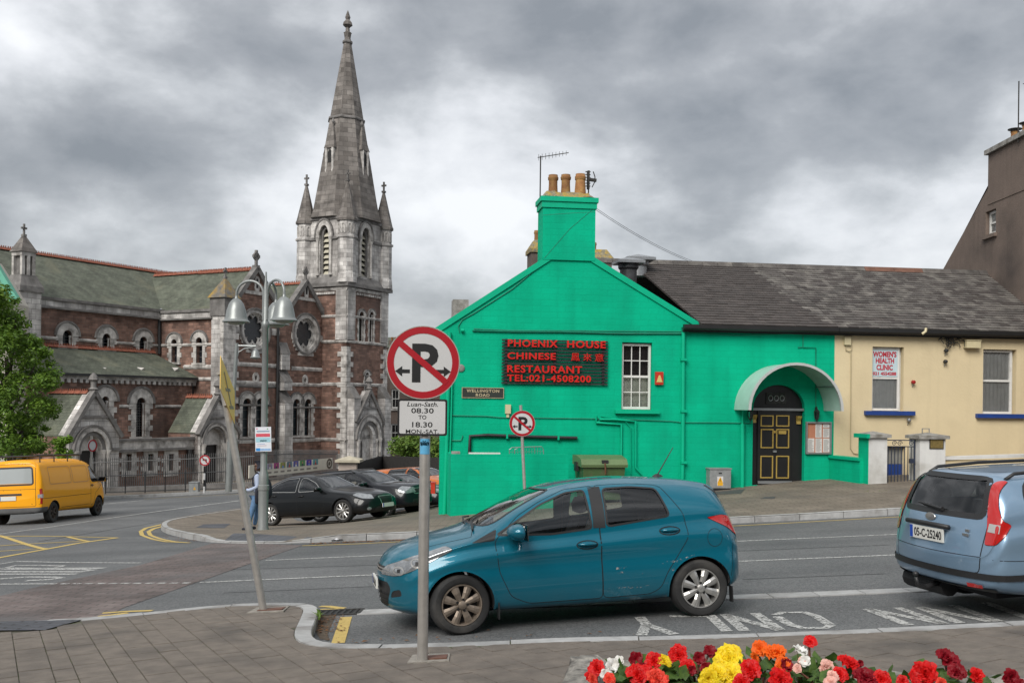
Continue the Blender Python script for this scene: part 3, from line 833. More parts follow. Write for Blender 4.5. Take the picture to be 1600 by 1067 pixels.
# left return wall and back mass so that the house has depth
g = Geo(); g.quad((s0 + .9,9,-2),(s0,0.0,-2),(s0,0.0,zel),(s0 + .9,9,zel)); g.quad((s1,8,-2),(s0 + .9,9,-2),(s0 + .9,9,zel),(s1,8,zel))
g.build('side_wall',GREEN,rest,F.M)
# gable roof slopes
ap = (apx[0],apx[1] + 0.05)
el = (s0 - 0.18,zel - 0.08); er = (rgt[0] + 0.1,ze - 0.05)
g = Geo()
for e,sg in ((el,1),(er,-1)):
 g.add([(e[0],0.02,e[1]),(ap[0],0.02,ap[1]),(ap[0],7,ap[1]),(e[0] + .7 * (sg > 0),7,e[1]),(e[0],0.02,e[1] - 0.08),(ap[0],0.02,ap[1] - 0.08),(ap[0],7,ap[1] - 0.08),(e[0] + .7 * (sg > 0),7,e[1] - 0.08)],
   [(0,1,2,3),(4,7,6,5),(0,4,5,1),(0,3,7,4)])
g.build('gable_roof',SLATE1,rest,F.M)
# painted verge coping on the gable
g = Geo()
for e in (el,er):
 d = Vector((ap[0] - e[0],0,ap[1] - e[1])).normalized(); nn = Vector((-d.z,0,d.x)); nn = nn if nn.z > 0 else -nn
 a = Vector((e[0],0,e[1])) - d * 0.05; b = Vector((ap[0],0,ap[1]))
 V = [(p + nn * h).to_tuple() for p in (a,b) for h in (-0.10,0.05)]
 g.add([(x,-0.045,z) for x,y,z in V] + [(x,0.16,z) for x,y,z in V],[(0,2,3,1),(4,5,7,6),(1,3,7,5),(0,4,6,2),(0,1,5,4)])
g.build('verge_coping',GREENT,rest,F.M)
g = Geo().box(s0 - 0.2,s0 + 0.16,-0.1,0.3,zel - 0.22,zel - 0.1); g.build('eaves_bracket',GREENT,rest,F.M)
# grey parapet stub behind the left verge
Geo().box(sof(F,713,470),sof(F,738,470),1.0,1.6,zof(F,720,500),zof(F,720,462)).build('parapet_stub',STONEC,rest,F.M)
# chimney
cs0,cs1 = sof(F,847.5,360),sof(F,929.5,360); cz0,cz1 = zof(F,889,407),zof(F,889,317)
ch = Geo().box(cs0,cs1,-0.055,0.75,cz0,cz1).build('chimney',GREEN,rest,F.M)
zc = zof(F,889,309)
Geo().box(cs0 - 0.035,cs1 + 0.035,-0.09,0.785,zof(F,889,326),zof(F,889,316.8)).build('chimney_band',GREENT,ch,F.M)
Geo().box(cs0 - 0.07,cs1 + 0.07,-0.125,0.82,zof(F,889,316.5),zc).build('chimney_cap',GREENT,ch,F.M)
g = Geo(); rnd = random.Random(2); zt = zof(F,889,297); V = []
nx,ny = 16,6
for j in range(ny + 1):
 for i in range(nx + 1):
  ex = min(i,nx - i) / 2.0; ey = min(j,ny - j) / 1.5; k = min(1,min(ex,ey))
  V.append((cs0 - 0.02 + (cs1 - cs0 + 0.04) * i / nx + rnd.uniform(-.02,.02),-0.06 + 0.82 * j / ny + rnd.uniform(-.02,.02),zc + (zt - zc) * (0.05 + 0.85 * k) + rnd.uniform(-.03,.03)))
g.add(V,[(j * (nx + 1) + i,j * (nx + 1) + i + 1,(j + 1) * (nx + 1) + i + 1,(j + 1) * (nx + 1) + i) for j in range(ny) for i in range(nx)])
g.build('chimney_flaunching',LICH,ch,F.M,smooth=True)
def pot(parent,pl,u,v0,v1,rpx,y,kind=0,sub=True):
 s,zt = pl.px(u,v0); zb = pl.px(u,v1)[1]; r = rpx * 28 / 1600; h = zt - zb
 prof = [(r * 0.95,-0.1),(r * 0.92,0),(r * 0.82,h * 0.55),(r * 0.84,h * 0.62),(r * 0.82,h * 0.70),(r * 0.98,h * 0.76),(r * 1.02,h * 0.86),(r * 0.9,h * 0.90),(r * 0.88,h),(r * 0.70,h),(r * 0.66,h * 0.6)]
 if kind: prof = [(r * 1.05,-0.1),(r * 1.05,0),(r * 0.86,h * 0.68),(r * 0.98,h * 0.72),(r * 1.0,h * 0.86),(r * 0.88,h * 0.9),(r * 0.86,h),(r * 0.68,h),(r * 0.62,h * 0.6)]
 g = Geo().lathe(prof,16,(s,y,zb)); return g.build('chimney_pot',TERRA,parent,pl.M,smooth=40)
pot(ch,F,868,269.5,300,8.3,0.35); pot(ch,F,888,269,299,8.3,0.35); pot(ch,F,911,268,299,8.8,0.35,1)
def aerial(label,pl,u,vtop,vbot,y,boom):
 s,zt = pl.px(u,vtop); zb = pl.px(u,vbot)[1]
 a = thing('television_aerial',label,'aerial',pl.w(s,y,zb))
 Geo().tube([(s,y,zb),(s,y,zt)],0.018,6).build('mast',IRON,a,pl.M)
 e = pl.px(*boom)
 g = Geo().tube([(s - 0.08,y,zt - 0.05),(e[0],y,e[1])],0.012,5); g.build('boom',IRON,a,pl.M)
 n = 9
 for k in range(n):
  t = (k + 0.3) / n; x = s - 0.08 + (e[0] - s + 0.08) * t; z = zt - 0.05 + (e[1] - zt + 0.05) * t; h = 0.16 - 0.005 * k
  Geo().tube([(x,y,z - h / 2 * 1.1),(x + 0.0,y,z + h / 2 * 1.1)],0.007,4).build('element',IRON,a,pl.M)
 return a
aerial('thin television aerial with long boom at left of green chimney',F,849.5,237,305,0.5,(894,232))
a2 = thing('television_aerial','short double panel aerial at right of green chimney','aerial',F.w(*[sof(F,926,300),0.5,zof(F,926,300)]))
sA,zA = F.px(926,261); zB = zof(F,926,303)
Geo().tube([(sA,0.5,zB),(sA,0.5,zA)],0.018,6).build('mast',IRON,a2,F.M)
g = Geo().box(sA - 0.04,sA + 0.02,0.44,0.56,zof(F,926,290),zA)
for k in range(6): g.box(sA - 0.09,sA + 0.05,0.47,0.53,zA - 0.08 * k - 0.03,zA - 0.08 * k - 0.015)
g.build('panel',IRON,a2,F.M)
g = Geo(); sB = sof(F,933,275)
g.tube([(sB,0.5,zof(F,933,262)),(sB + 0.05,0.5,zof(F,933,270)),(sB + 0.05,0.5,zof(F,933,278)),(sB - 0.03,0.5,zof(F,933,287))],0.014,6)
g.bar((sB - 0.09,0.5,zof(F,933,275)),(sB + 0.09,0.5,zof(F,933,276)),0.08,0.08); g.build('dipole',IRON,a2,F.M)
# main roof over green and cream houses
RB = 4.3; e0,e1 = sof(F,1070,511),sof(F,1304,516)
FR = F.off(-RB)                    # ridge plane
rz = zof(FR,1300,420.5); eav = ze + 0.06
def roof_part(parent,sa,sb,mts,choose=None,w=0.30,sa_top=None):
 A = F.w(sa,-0.22,eav); B = F.w(sb,-0.22,eav); C = F.w(sb,RB,rz); D = F.w(sa if sa_top is None else sa_top,RB,rz)
 n = Vector((0,0,0.03))
 Geo().add([A - n,B - n,C - n,D - n,F.w(sb,RB * 2,eav),F.w(sa,RB * 2,eav)],[(0,1,2,3),(3,2,4,5)]).build('roof_deck',SLATE1,parent)
 slates(parent,A,B,C,D,mts,w,choose=choose)
roof_part(rest,sof(F,1092,511),e1,[SLATE1,SLATE2],lambda a,t,r: 0 if a + t * 0.16 + r.uniform(-0.03,0.03) < 0.92 else 1,sa_top=sof(FR,985,420))
g = Geo()
for k in range(12):
 x0 = sof(F,985,460) + (e1 - sof(F,985,460)) * k / 12; x1 = sof(F,985,460) + (e1 - sof(F,985,460)) * (k + 1) / 12
 rp = Geo().prism([(-0.14,-0.06),(0.14,-0.06),(0.0,0.10)],x0 + 0.005,x1 - 0.005)
 rp.v = [(y,RB + x,rz + z + 0.02) for x,y,z in rp.v]; rp.build('ridge_tile',SLATE2,rest,F.M)
GUT = mat('black_gutter',(0.012,0.012,0.012),0.45,var=0.2)
def gutter(parent,sa,sb,z=None):
 z = ze if z is None else z; pr = []
 g = Geo(); L = [(-0.30,0.05),(-0.30,-0.05),(-0.25,-0.10),(-0.19,-0.10),(-0.15,-0.05),(-0.15,0.05)]
 V = [(s,y,z + q) for s in (sa,sb) for y,q in L]; n = len(L)
 g.add(V,[(i,i + 1,n + i + 1,n + i) for i in range(n - 1)] + [tuple(range(n)),tuple(range(2 * n - 1,n - 1,-1))])
 g.box(sa,sb,-0.145,-0.002,z - 0.14,z - 0.02)
 return g.build('gutter',GUT,parent,F.M)
gutter(rest,e0 - 0.1,e1 - 0.005)
def pipe(parent,name,mt,pl,L,r,y=-0.06,n=8):
 return Geo().tube([(*(lambda q: (q[0],y if len(p) < 3 else p[2],q[1]))(pl.px(p[0],p[1])),) for p in L],r,n).build(name,mt,parent,pl.M,smooth=60)
pipe(rest,'downpipe',GREENT,F,[(1067,513),(1066.5,560),(1066,700),(1065,772)],0.055)
pipe(rest,'downpipe',GREENT,F,[(1159,625),(1159.2,640),(1159,662)],0.03)
pipe(rest,'downpipe',GREENT,F,[(1159,662),(1159,700),(1158.5,764)],0.062)
pipe(rest,'downpipe',GREENT,F,[(702,520),(700,600),(697,720),(694,805)],0.06)
pipe(rest,'downpipe',GREENT,F,[(707,540),(705,640),(700,806)],0.025)
for vv in (560,640,720):
 box_on(F,1062.5,1071,vv,vv + 4,-0.14,0.0).build('pipe_bracket',GREENT,rest,F.M)
CABG = mat('painted_cable',(0.003,0.20,0.12),0.6,var=0.2)
pipe(rest,'cable',CABG,F,[(1078,520),(1150,524),(1230,522),(1300,524)],0.012,-0.03,5)
pipe(rest,'cable',CABG,F,[(738,517),(800,518.5),(880,519),(960,521),(1064,521)],0.022,-0.035,6)
pipe(rest,'cable',CABG,F,[(740,514),(800,516.5),(900,517),(1064,518)],0.013,-0.035,5)
pipe(rest,'cable',CABG,F,[(718,520),(716,510),(722,500),(740,490),(800,452),(848,412)],0.012,-0.02,5)
pipe(rest,'cable',CABG,F,[(850,404),(890,358),(928,326)],0.012,-0.05,5)
pipe(rest,'cable',CABG,F,[(704,649),(760,650),(780,652),(930,654),(1000,656),(1050,658),(1066,660),(1120,660),(1174,661)],0.012,-0.03,5)
pipe(rest,'cable',CABG,F,[(848,337),(890,334),(928,332)],0.01,-0.05,5)
pipe(rest,'cable',CABG,F,[(1254,519),(1254,542),(1246,543)],0.014,-0.03,5); pipe(rest,'cable',CABG,F,[(1254,543),(1274,543),(1274,640)],0.013,-0.03,5)
pipe(rest,'conduit',GREENT,F,[(931,650),(931,660),(970,663),(969.5,745)],0.035,-0.05)
pipe(rest,'conduit',GREENT,F,[(936,655),(960,655),(992,658),(992,730),(1006,745)],0.032,-0.06)
pipe(rest,'conduit',GREENT,F,[(938,650),(975,656),(984,667),(985,740)],0.014,-0.05,6)
pipe(rest,'waste_pipe',BLACKM,F,[(733,709),(734,681),(760,679.5),(830,682),(901,684)],0.045,-0.07)
pipe(rest,'cable',CABG,F,[(704,688),(720,688),(723,680)],0.012,-0.03,5)
for u,v in ((790,681),(870,683)): box_on(F,u,u + 3,v - 4,v + 4,-0.12,0.0).build('pipe_bracket',GREENT,rest,F.M)
pipe(rest,'cable_box',GREENT,F,[(720,516.5),(724,516.5)],0.05,-0.06)
# old service pattress
o = Geo().lathe([(0.0,0),(0.10,0),(0.10,0.03),(0.06,0.045),(0.0,0.05)],14,(sof(F,720,575),-0.0,zof(F,720,575)),axis='y')
o.v = [(x,-abs(y),z) for x,y,z in o.v]; o.build('anchor_plate',STONEC,rest,F.M)
# sash window in the gable
def sash(parent,pl,x0,x1,z0,z1,depth,bars,mid=0.5,frame=0.06,fm=WHITEW,back=None,sillm=None):
 w = Geo(); w.ring([(x0,z0),(x1,z0),(x1,z1),(x0,z1)],[(x0 + frame,z0 + frame * 1.2),(x1 - frame,z0 + frame * 1.2),(x1 - frame,z1 - frame),(x0 + frame,z1 - frame)],depth,depth + 0.09,True)
 wo_ = w.build('window',fm,parent,pl.M)
 zm = z0 + (z1 - z0) * mid
 Geo().box(x0 + frame,x1 - frame,depth + 0.01,depth + 0.06,zm - 0.03,zm + 0.03).build('meeting_rail',fm,wo_,pl.M)
 ix0,ix1 = x0 + frame,x1 - frame
 for (a,b,y) in ((z0 + frame * 1.2,zm - 0.03,0.03),(zm + 0.03,z1 - frame,0.05)):
  nx,nz = bars
  for i in range(1,nx): Geo().box(ix0 + (ix1 - ix0) * i / nx - 0.012,ix0 + (ix1 - ix0) * i / nx + 0.012,depth + y - 0.01,depth + y + 0.02,a,b).build('glazing_bar',fm,wo_,pl.M)
  for j in range(1,nz): Geo().box(ix0,ix1,depth + y - 0.008,depth + y + 0.018,a + (b - a) * j / nz - 0.012,a + (b - a) * j / nz + 0.012).build('glazing_bar',fm,wo_,pl.M)
  Geo().quad((ix0,depth + y + 0.015,a),(ix1,depth + y + 0.015,a),(ix1,depth + y + 0.015,b),(ix0,depth + y + 0.015,b)).build('pane',GLASSH,wo_,pl.M)
 return wo_,zm
wo1,zm = sash(rest,F,wx0 + 0.01,wx1 - 0.01,wz0 + 0.01,wz1 - 0.03,0.1,(3,2),0.5)
Geo().quad((wx0,0.27,wz0),(wx1,0.27,wz0),(wx1,0.27,zm),(wx0,0.27,zm)).build('blind',CURTL,wo1,F.M)
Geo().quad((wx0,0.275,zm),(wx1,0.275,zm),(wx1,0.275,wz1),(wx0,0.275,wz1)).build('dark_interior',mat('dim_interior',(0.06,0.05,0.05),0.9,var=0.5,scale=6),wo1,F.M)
box_on(F,960,1029,641,646,-0.13,0.02).build('sill',GREENT,rest,F.M)
# black entrance door in its arch
dr = Geo().prism(arch(da,db,dz0 - 0.02,dzs,14,rise=dzt - dzs),0.16,0.27).build('door_surround',BLACK,rest,F.M)
la,lb = sof(F,1186,700),sof(F,1238.5,700); lz0,lz1 = zof(F,1212,753),zof(F,1212,642)
lf = Geo().box(la,lb,0.10,0.159,lz0,lz1).build('door',BLACK,rest,F.M)
Z7 = lambda x,y: F.px(1140 + x / 5.083,560 + y / 5.083)
for x0,x1,y0,y1 in ((255,358,452,540),(378,484,452,540),(255,358,560,712),(378,483,560,712),(252,355,773,951),(377,482,773,953)):
 a,b = Z7(x0,y1),Z7(x1,y0); t = 0.03
 Geo().ring([a,(b[0],a[1]),b,(a[0],b[1])],[(a[0] + t,a[1] + t),(b[0] - t,a[1] + t),(b[0] - t,b[1] - t),(a[0] + t,b[1] - t)],0.075,0.101,True).build('panel_moulding',GOLD,lf,F.M)
def zbox(x0,x1,y0,y1,ya,yb,name,mt,par):
 a,b = Z7(x0,y1),Z7(x1,y0); return Geo().box(a[0],b[0],ya,yb,a[1],b[1]).build(name,mt,par,F.M)
zbox(398,458,574,600,0.07,0.101,'letterbox',GOLD,lf); zbox(232,502,974,995,0.06,0.10,'threshold',SILV,rest)
zbox(352,378,730,746,0.04,0.101,'door_knob',SILV,lf); zbox(359,372,574,592,0.05,0.101,'lock',GOLD,lf)
for q in ((192,224,447,510),(546,579,457,521)):
 a,b = Z7(q[0],q[3]),Z7(q[1],q[2]); m = (a[1] + b[1]) / 2
 g = Geo(); V = [(0.16,a[1]),(0.10,a[1]),(0.12,m - 0.03),(0.05,m + 0.06),(0.03,b[1]),(0.16,b[1])]
 g.add([(x,y,z) for x in (a[0],b[0]) for y,z in V],[(0,1,2,3,4,5),(11,10,9,8,7,6)] + [(i,6 + i,6 + (i + 1) % 6,(i + 1) % 6) for i in range(6)])
 g.build('corbel',GOLD,rest,F.M)
zbox(186,600,398,412,0.05,0.165,'transom',SILV,rest)
a,b = Z7(305,360),Z7(465,270)
pq = Geo().box(a[0],b[0],0.13,0.159,a[1],b[1]).build('plaque',mat('bronze_plaque',(0.05,0.05,0.05),0.45,0.5,var=0.4,scale=30,bump=1,bscale=50),rest,F.M)
g = Geo(); cx,cz = (a[0] + b[0]) / 2,(a[1] + b[1]) / 2
for k in range(3):
 r = 0.06
 g.tube([(cx + (k - 1) * 0.17 + r * math.cos(i * 0.7) * 1.1,0.125,cz + r * math.sin(i * 0.7) * 1.3) for i in range(10)],0.014,5)
g.build('relief',SILV,pq,F.M)
# barrel canopy over the door
bl,br_ = sof(F,1147,641),sof(F,1288,641); zsp,ztp = zof(F,1215,642),zof(F,1215,571)
ca_ = arch(bl,br_,zsp,zsp + 0.02,22,rise=ztp - zsp)[1:-1]; ci_ = arch(bl + 0.02,br_ - 0.02,zsp,zsp + 0.02,22,rise=ztp - zsp - 0.02)[1:-1]
CAN = mat('canopy_sheet',(0.36,0.52,0.46),0.35,var=0.1,scale=3)
can = thing('door_canopy','white barrel canopy curving over the black restaurant door','canopy',F.w((bl + br_) / 2,0,zsp))
Geo().ring(ca_,ci_,-1.1,-0.005).build('sheet',CAN,can,F.M,smooth=50)
ro = arch(bl - 0.02,br_ + 0.02,zsp,zsp + 0.02,22,rise=ztp - zsp + 0.02)[1:-1]; ri = arch(bl + 0.05,br_ - 0.05,zsp,zsp + 0.02,22,rise=ztp - zsp - 0.05)[1:-1]
Geo().ring(ro,ri,-1.16,-1.09).build('rim',mat('silver_rim',(0.55,0.56,0.55),0.4,0.3,var=0.08),can,F.M,smooth=50)
for k in (4,11,18):
 p = ci_[k]; Geo().bar((p[0],-1.09,p[1] - 0.02),(p[0],-0.01,p[1] - 0.02),0.03,0.03).build('rib',SILV,can,F.M)
# wall lanterns
def lantern(label,u,v):
 s,z = F.px(u,v); L = thing('wall_lantern',label,'lantern',F.w(s,-0.12,z),'lanterns beside the restaurant door')
 Geo().lathe([(0.0,0.22),(0.02,0.20),(0.03,0.15),(0.09,0.10),(0.08,0.09),(0.0,0.09)],6,(s,-0.13,z)).build('cap',BLACKM,L,F.M)
 Geo().lathe([(0.075,0.088),(0.05,-0.10)],6,(s,-0.13,z)).build('glass',glassmat('lantern_glass',(0.6,0.6,0.55),0.5),L,F.M)
 g = Geo()
 for k in range(6):
  a = k * math.pi / 3; g.tube([(s + 0.078 * math.cos(a),-0.13 + 0.078 * math.sin(a),z + 0.09),(s + 0.053 * math.cos(a),-0.13 + 0.053 * math.sin(a),z - 0.10)],0.009,4)
 g.build('cage',BLACKM,L,F.M); Geo().lathe([(0.056,-0.10),(0.045,-0.13),(0.012,-0.15),(0.012,-0.19),(0,-0.2)],6,(s,-0.13,z)).build('base',BLACKM,L,F.M)
 Geo().tube([(s,0,z + 0.02),(s,-0.03,z + 0.2),(s,-0.13,z + 0.22)],0.016,6).build('bracket',BLACKM,L,F.M)
lantern('black wall lantern left of the restaurant door',1170,648); lantern('black wall lantern above the framed menu',1273,648)
# menu case
mb = thing('menu_case','silver framed menu case with white sheets beside the door','menu board',F.w(sof(F,1278,684),0,zof(F,1278,709)))
a,b = Z7(598,757),Z7(803,503)
Geo().ring([a,(b[0],a[1]),b,(a[0],b[1])],[(a[0] + .04,a[1] + .04),(b[0] - .04,a[1] + .04),(b[0] - .04,b[1] - .04),(a[0] + .04,b[1] - .04)],-0.08,0,True).build('frame',SILV,mb,F.M)
Geo().box(a[0] + .03,b[0] - .03,-0.02,-0.002,a[1] + .03,b[1] - .03).build('backing',mat('menu_backing',(0.42,0.17,0.10),0.8,var=0.1),mb,F.M)
PAPER = mat('printed_paper',(0.60,0.58,0.56),0.8,var=0.12,scale=60)
for x0,x1,y0,y1 in ((616,670,634,742),(678,728,520,626),(678,730,634,745),(738,790,520,548),(738,790,555,626),(738,790,634,742)):
 p,q = Z7(x0,y1),Z7(x1,y0); sh = Geo().box(p[0],q[0],-0.03,-0.021,p[1],q[1]).build('menu_sheet',PAPER,mb,F.M)
 g = Geo(); n = int((q[1] - p[1]) / 0.028)
 for k in range(1,n): g.box(p[0] + 0.02,p[0] + (q[0] - p[0]) * random.uniform(.6,.93),-0.034,-0.031,p[1] + k * 0.028,p[1] + k * 0.028 + 0.009)
 g.build('print',mat('print_ink',(0.22,0.20,0.2),0.8,var=0),sh,F.M)
# restaurant sign on black slats
sg = thing('restaurant_sign','red raised letters on black slatted board reading PHOENIX HOUSE','sign',F.w(sof(F,866,566),0,zof(F,866,602)))
Z6 = lambda x,y: F.px(770 + x / 8.42,520 + y / 8.42)
SLATB = mat('black_slat',(0.014,0.016,0.016),0.6,var=0.2)
lsx,rsx = Z6(112,380)[0],Z6(1505,400)[0]
ztop_,zbot_ = Z6(800,108)[1],Z6(800,668)[1]
for k in range(14):
 z = ztop_ + (zbot_ - ztop_) * k / 13
 Geo().box(lsx,rsx,-0.075,-0.05,z - 0.021,z + 0.021).build('slat',SLATB,sg,F.M)
for x in (172,812,1450):
 s = Z6(x,380)[0]; Geo().box(s - 0.03,s + 0.03,-0.05,-0.002,zbot_ - 0.03,ztop_ + 0.03).build('batten',SLATB,sg,F.M)
for txt,x0,x1,y0,y1 in (('PHOENIX',190,845,95,200),('HOUSE',968,1472,108,213),('CHINESE',185,818,262,362),('鳳',1022,1130,270,380),('來',1178,1286,272,382),('意',1332,1445,275,388),('RESTAURANT',182,1162,432,540),('TEL:021-4508200',182,1280,556,655)):
 c0_,c1_ = Z6(x0,y0),Z6(x1,y1); zt,zb = Z6((x0 + x1) / 2,y0)[1],Z6((x0 + x1) / 2,y1)[1]
 tg = text_geo(txt,0.3,0.02,0.008 if ord(txt[0]) < 256 else 0.0,spacing=1.12)
 fit(tg,c0_[0],c1_[0],zb + 0.02,zt - 0.0); tg.v = [(x,y - 0.10,z) for x,y,z in tg.v]
 tg.build('lettering',REDL,sg,F.M)
# street name plate
sp = thing('street_name_plate','dark cast plate lettered WELLINGTON ROAD on green gable','sign',F.w(sof(F,754,614),0,zof(F,754,622)))
PLB = mat('plate_black',(0.02,0.025,0.02),0.6,var=0.2); IVO = mat('ivory_letters',(0.42,0.35,0.22),0.7,var=0.3,scale=20)
x0,x1 = sof(F,721.5,613),sof(F,787,614); z0,z1 = zof(F,754,622),zof(F,754,605.5)
Geo().box(x0,x1,-0.03,-0.002,z0,z1).build('plate',PLB,sp,F.M)
Geo().ring([(x0,z0),(x1,z0),(x1,z1),(x0,z1)],[(x0 + .015,z0 + .015),(x1 - .015,z0 + .015),(x1 - .015,z1 - .015),(x0 + .015,z1 - .015)],-0.038,-0.0305,True).build('rim',IVO,sp,F.M)
h = z1 - z0
for txt,a,b,c,d in (('WELLINGTON',.11,.89,.54,.84),('ROAD',.33,.66,.14,.44)):
 tg = text_geo(txt,0.12,0.004,0.004,spacing=1.2); fit(tg,x0 + (x1 - x0) * a,x0 + (x1 - x0) * b,z0 + h * c,z0 + h * d); tg.v = [(x,y - 0.036,z) for x,y,z in tg.v]; tg.build('lettering',IVO,sp,F.M)
# alarm box, light box
al = thing('alarm_box','red and yellow alarm box right of the sash window','alarm',F.w(sof(F,1029,591),0,zof(F,1029,601)))
box_on(F,1023,1035,581,601,-0.09,-0.001).build('case',mat('alarm_red',(0.48,0.03,0.012),0.4,var=0.1),al,F.M)
c = F.px(1029,592); Geo().prism([(c[0] - .085,c[1] - .09),(c[0] + .085,c[1] - .09),(c[0] + .02,c[1] + .10),(c[0] - .02,c[1] + .10)],-0.1,-0.0905).build('triangle',mat('alarm_yellow',(0.62,0.47,0.16),0.5,var=0.1),al,F.M)
lb_ = thing('junction_box','small cream box with conduit below the street name plate','box',F.w(sof(F,793,640),0,zof(F,793,651)))
CRB = mat('cream_plastic',(0.55,0.48,0.30),0.5,var=0.08)
box_on(F,789,797.5,632,646,-0.09,-0.001).build('case',CRB,lb_,F.M); box_on(F,791,795,646,652,-0.06,-0.001).build('conduit',CRB,lb_,F.M)
# low yard wall in front of the gable, with its contents
yw = thing('yard_wall','low green wall standing in front of the gable','wall',F.w(sof(F,800,800),-1.3,-0.6))
FY = F.off(1.3)
Geo().box(sof(FY,704,760),sof(FY,888,740),0,0.22,-2.0,zof(FY,790,709.5)).build('wall',GREEN,yw,FY.M)
Geo().box(sof(FY,704,760) + 0.0,sof(FY,704,760) + 0.2,0.221,1.28,-2.0,zof(FY,790,709.5) - 0.01).build('return_wall',GREEN,yw,FY.M)
Geo().box(sof(FY,733,708),sof(FY,782,708),0.02,0.2,zof(FY,757,709.3),zof(FY,757,707.3)).build('coping_board',WHITEP,yw,FY.M)
Geo().box(sof(FY,706,708),sof(FY,719,708),0.02,0.2,zof(FY,712,709.3),zof(FY,712,705.3)).build('loose_brick',STONEC,yw,FY.M)
tr = thing('wire_cage','wire mesh trolley cage showing above the low green wall','trolley',F.w(sof(F,822,700),-0.8,-0.6))
FT = F.off(0.8); g = Geo()
fr = FT.pts([(795.5,735),(796,702),(800,699),(846,697.5),(849,702),(849.5,735)]); g.tube([(s,0,z) for s,z in fr],0.012,6)
fr2 = FT.pts([(806,735),(806,703),(812,699.5),(836,698.5),(838,703),(838,735)]); g.tube([(s,0.25,z) for s,z in fr2],0.010,6)
g.build('frame',SILV,tr,FT.M); g = Geo()
for k in range(1,12):
 u = 796 + k * 4.4; a,b = FT.px(u,735),FT.px(u,699); g.tube([(a[0],0.02,a[1]),(b[0],0.02,b[1])],0.004,4)
for v in (706,714,722): a,b = FT.px(796,v),FT.px(849,v - 1); g.tube([(a[0],0.02,a[1]),(b[0],0.02,b[1])],0.004,4)
g.build('mesh',SILV,tr,FT.M)
# wheelie bin
FB = F.off(0.75); bn = thing('waste_bin','large dark green lidded waste bin against green wall','bin',FB.w(sof(FB,937,745),0,hgt(2,27.5) + 0.13))
BING = mat('bin_green',(0.055,0.105,0.035),0.5,var=0.15,scale=3,stain=(0.10,0.085,0.05),stain_amt=0.3,stain_scale=4); BINL = mat('bin_lid_green',(0.11,0.165,0.07),0.45,var=0.12)
x0,x1 = sof(FB,904,735),sof(FB,969,735); zl = zof(FB,937,725); zg = hgt(2,27.5) + 0.13
g = Geo(); g.add([(x0 + .06,-.45,zg + .15),(x1 - .06,-.45,zg + .15),(x1 - .06,.45,zg + .15),(x0 + .06,.45,zg + .15),(x0,-.55,zl),(x1,-.55,zl),(x1,.55,zl),(x0,.55,zl)],[(0,3,2,1),(4,5,6,7),(0,1,5,4),(1,2,6,5),(2,3,7,6),(3,0,4,7)])
g.build('body',BING,bn,FB.M)
L = [(-.60,zl - .05),(-.62,zl + .02),(-.50,zl + .16),(0.1,zl + .24),(.58,zl + .22),(.58,zl - .02)]
g = Geo(); V = [(x,y,z) for x in (x0 - .05,x1 + .05) for y,z in L]; n = 6
g.add(V,[(i,n + i,n + (i + 1) % n,(i + 1) % n) for i in range(n)] + [tuple(range(n - 1,-1,-1)),tuple(range(n,2 * n))]); g.build('lid',BINL,bn,FB.M)
Geo().box((x0 + x1) / 2 - .07,(x0 + x1) / 2 + .1,-.60,-.54,zl + .05,zl + .14).build('label_plate',BLACKM,bn,FB.M)
Geo().tube([((x0 + x1) / 2,-.64,zl + .06),((x0 + x1) / 2 + .02,-.62,zl - .1),((x0 + x1) / 2 + .03,-.57,zl - .22)],0.02,6).build('lock_strap',mat('rust',(0.16,0.07,0.035),0.8,var=0.3),bn,FB.M)
for x in (x0 - .06,x1 + .06):
 Geo().box(x - .04,x + .04,-.12,.12,zl - .18,zl + .06).build('trunnion',BLACKM,bn,FB.M)
for x in (x0 + .1,x1 - .1):
 for y in (-.4,.4): Geo().lathe([(0,-.03),(.09,-.03),(.09,.03),(0,.03)],12,(x,y,zg + .09),axis='x').build('wheel',BLACKM,bn,FB.M)
# electricity cabinet
FC = F.off(0.35); cb_ = thing('electricity_cabinet','grey metal electricity cabinet with yellow hazard sticker','cabinet',FC.w(sof(FC,1125,766),0,zof(FC,1125,766)))
x0,x1 = sof(FC,1109,750),sof(FC,1142,750); z0,z1 = zof(FC,1125,767),zof(FC,1125,733)
GALV = mat('galvanised_cabinet',(0.30,0.31,0.31),0.5,0.35,var=0.15,scale=9,streak=0.25)
Geo().box(x0,x1,0,.3,z0 + .08,z1).build('case',GALV,cb_,FC.M); Geo().box(x0 + .02,x1 - .02,.02,.28,z0 - .25,z0 + .079).build('plinth',BLACKM,cb_,FC.M)
Geo().box(x0 - .02,x1 + .02,-.02,.32,z1 + .001,z1 + .03).build('lid',GALV,cb_,FC.M)
YST = mat('hazard_yellow',(0.70,0.36,0.01),0.5,var=0.08)
cx = (x0 + x1) / 2; Geo().box(cx - .09,cx + .08,-.006,-.001,z0 + .14,z0 + .40).build('sticker',PAPER,cb_,FC.M)
Geo().prism([(cx - .08,z0 + .24),(cx + .07,z0 + .24),(cx - .005,z0 + .39)],-.010,-.0065).build('hazard_triangle',YST,cb_,FC.M); Geo().box(cx - .08,cx + .07,-.010,-.0065,z0 + .15,z0 + .235).build('warning_panel',YST,cb_,FC.M)
Geo().tube([(cx - .005,-.012,z0 + .35),(cx + .01,-.012,z0 + .31),(cx - .02,-.012,z0 + .305),(cx - .005,-.012,z0 + .26)],.006,4).build('bolt_mark',BLACKM,cb_,FC.M)
Geo().box(cx - .05,cx + .04,-.006,-.001,z1 - .12,z1 - .09).build('badge',BLACKM,cb_,FC.M)
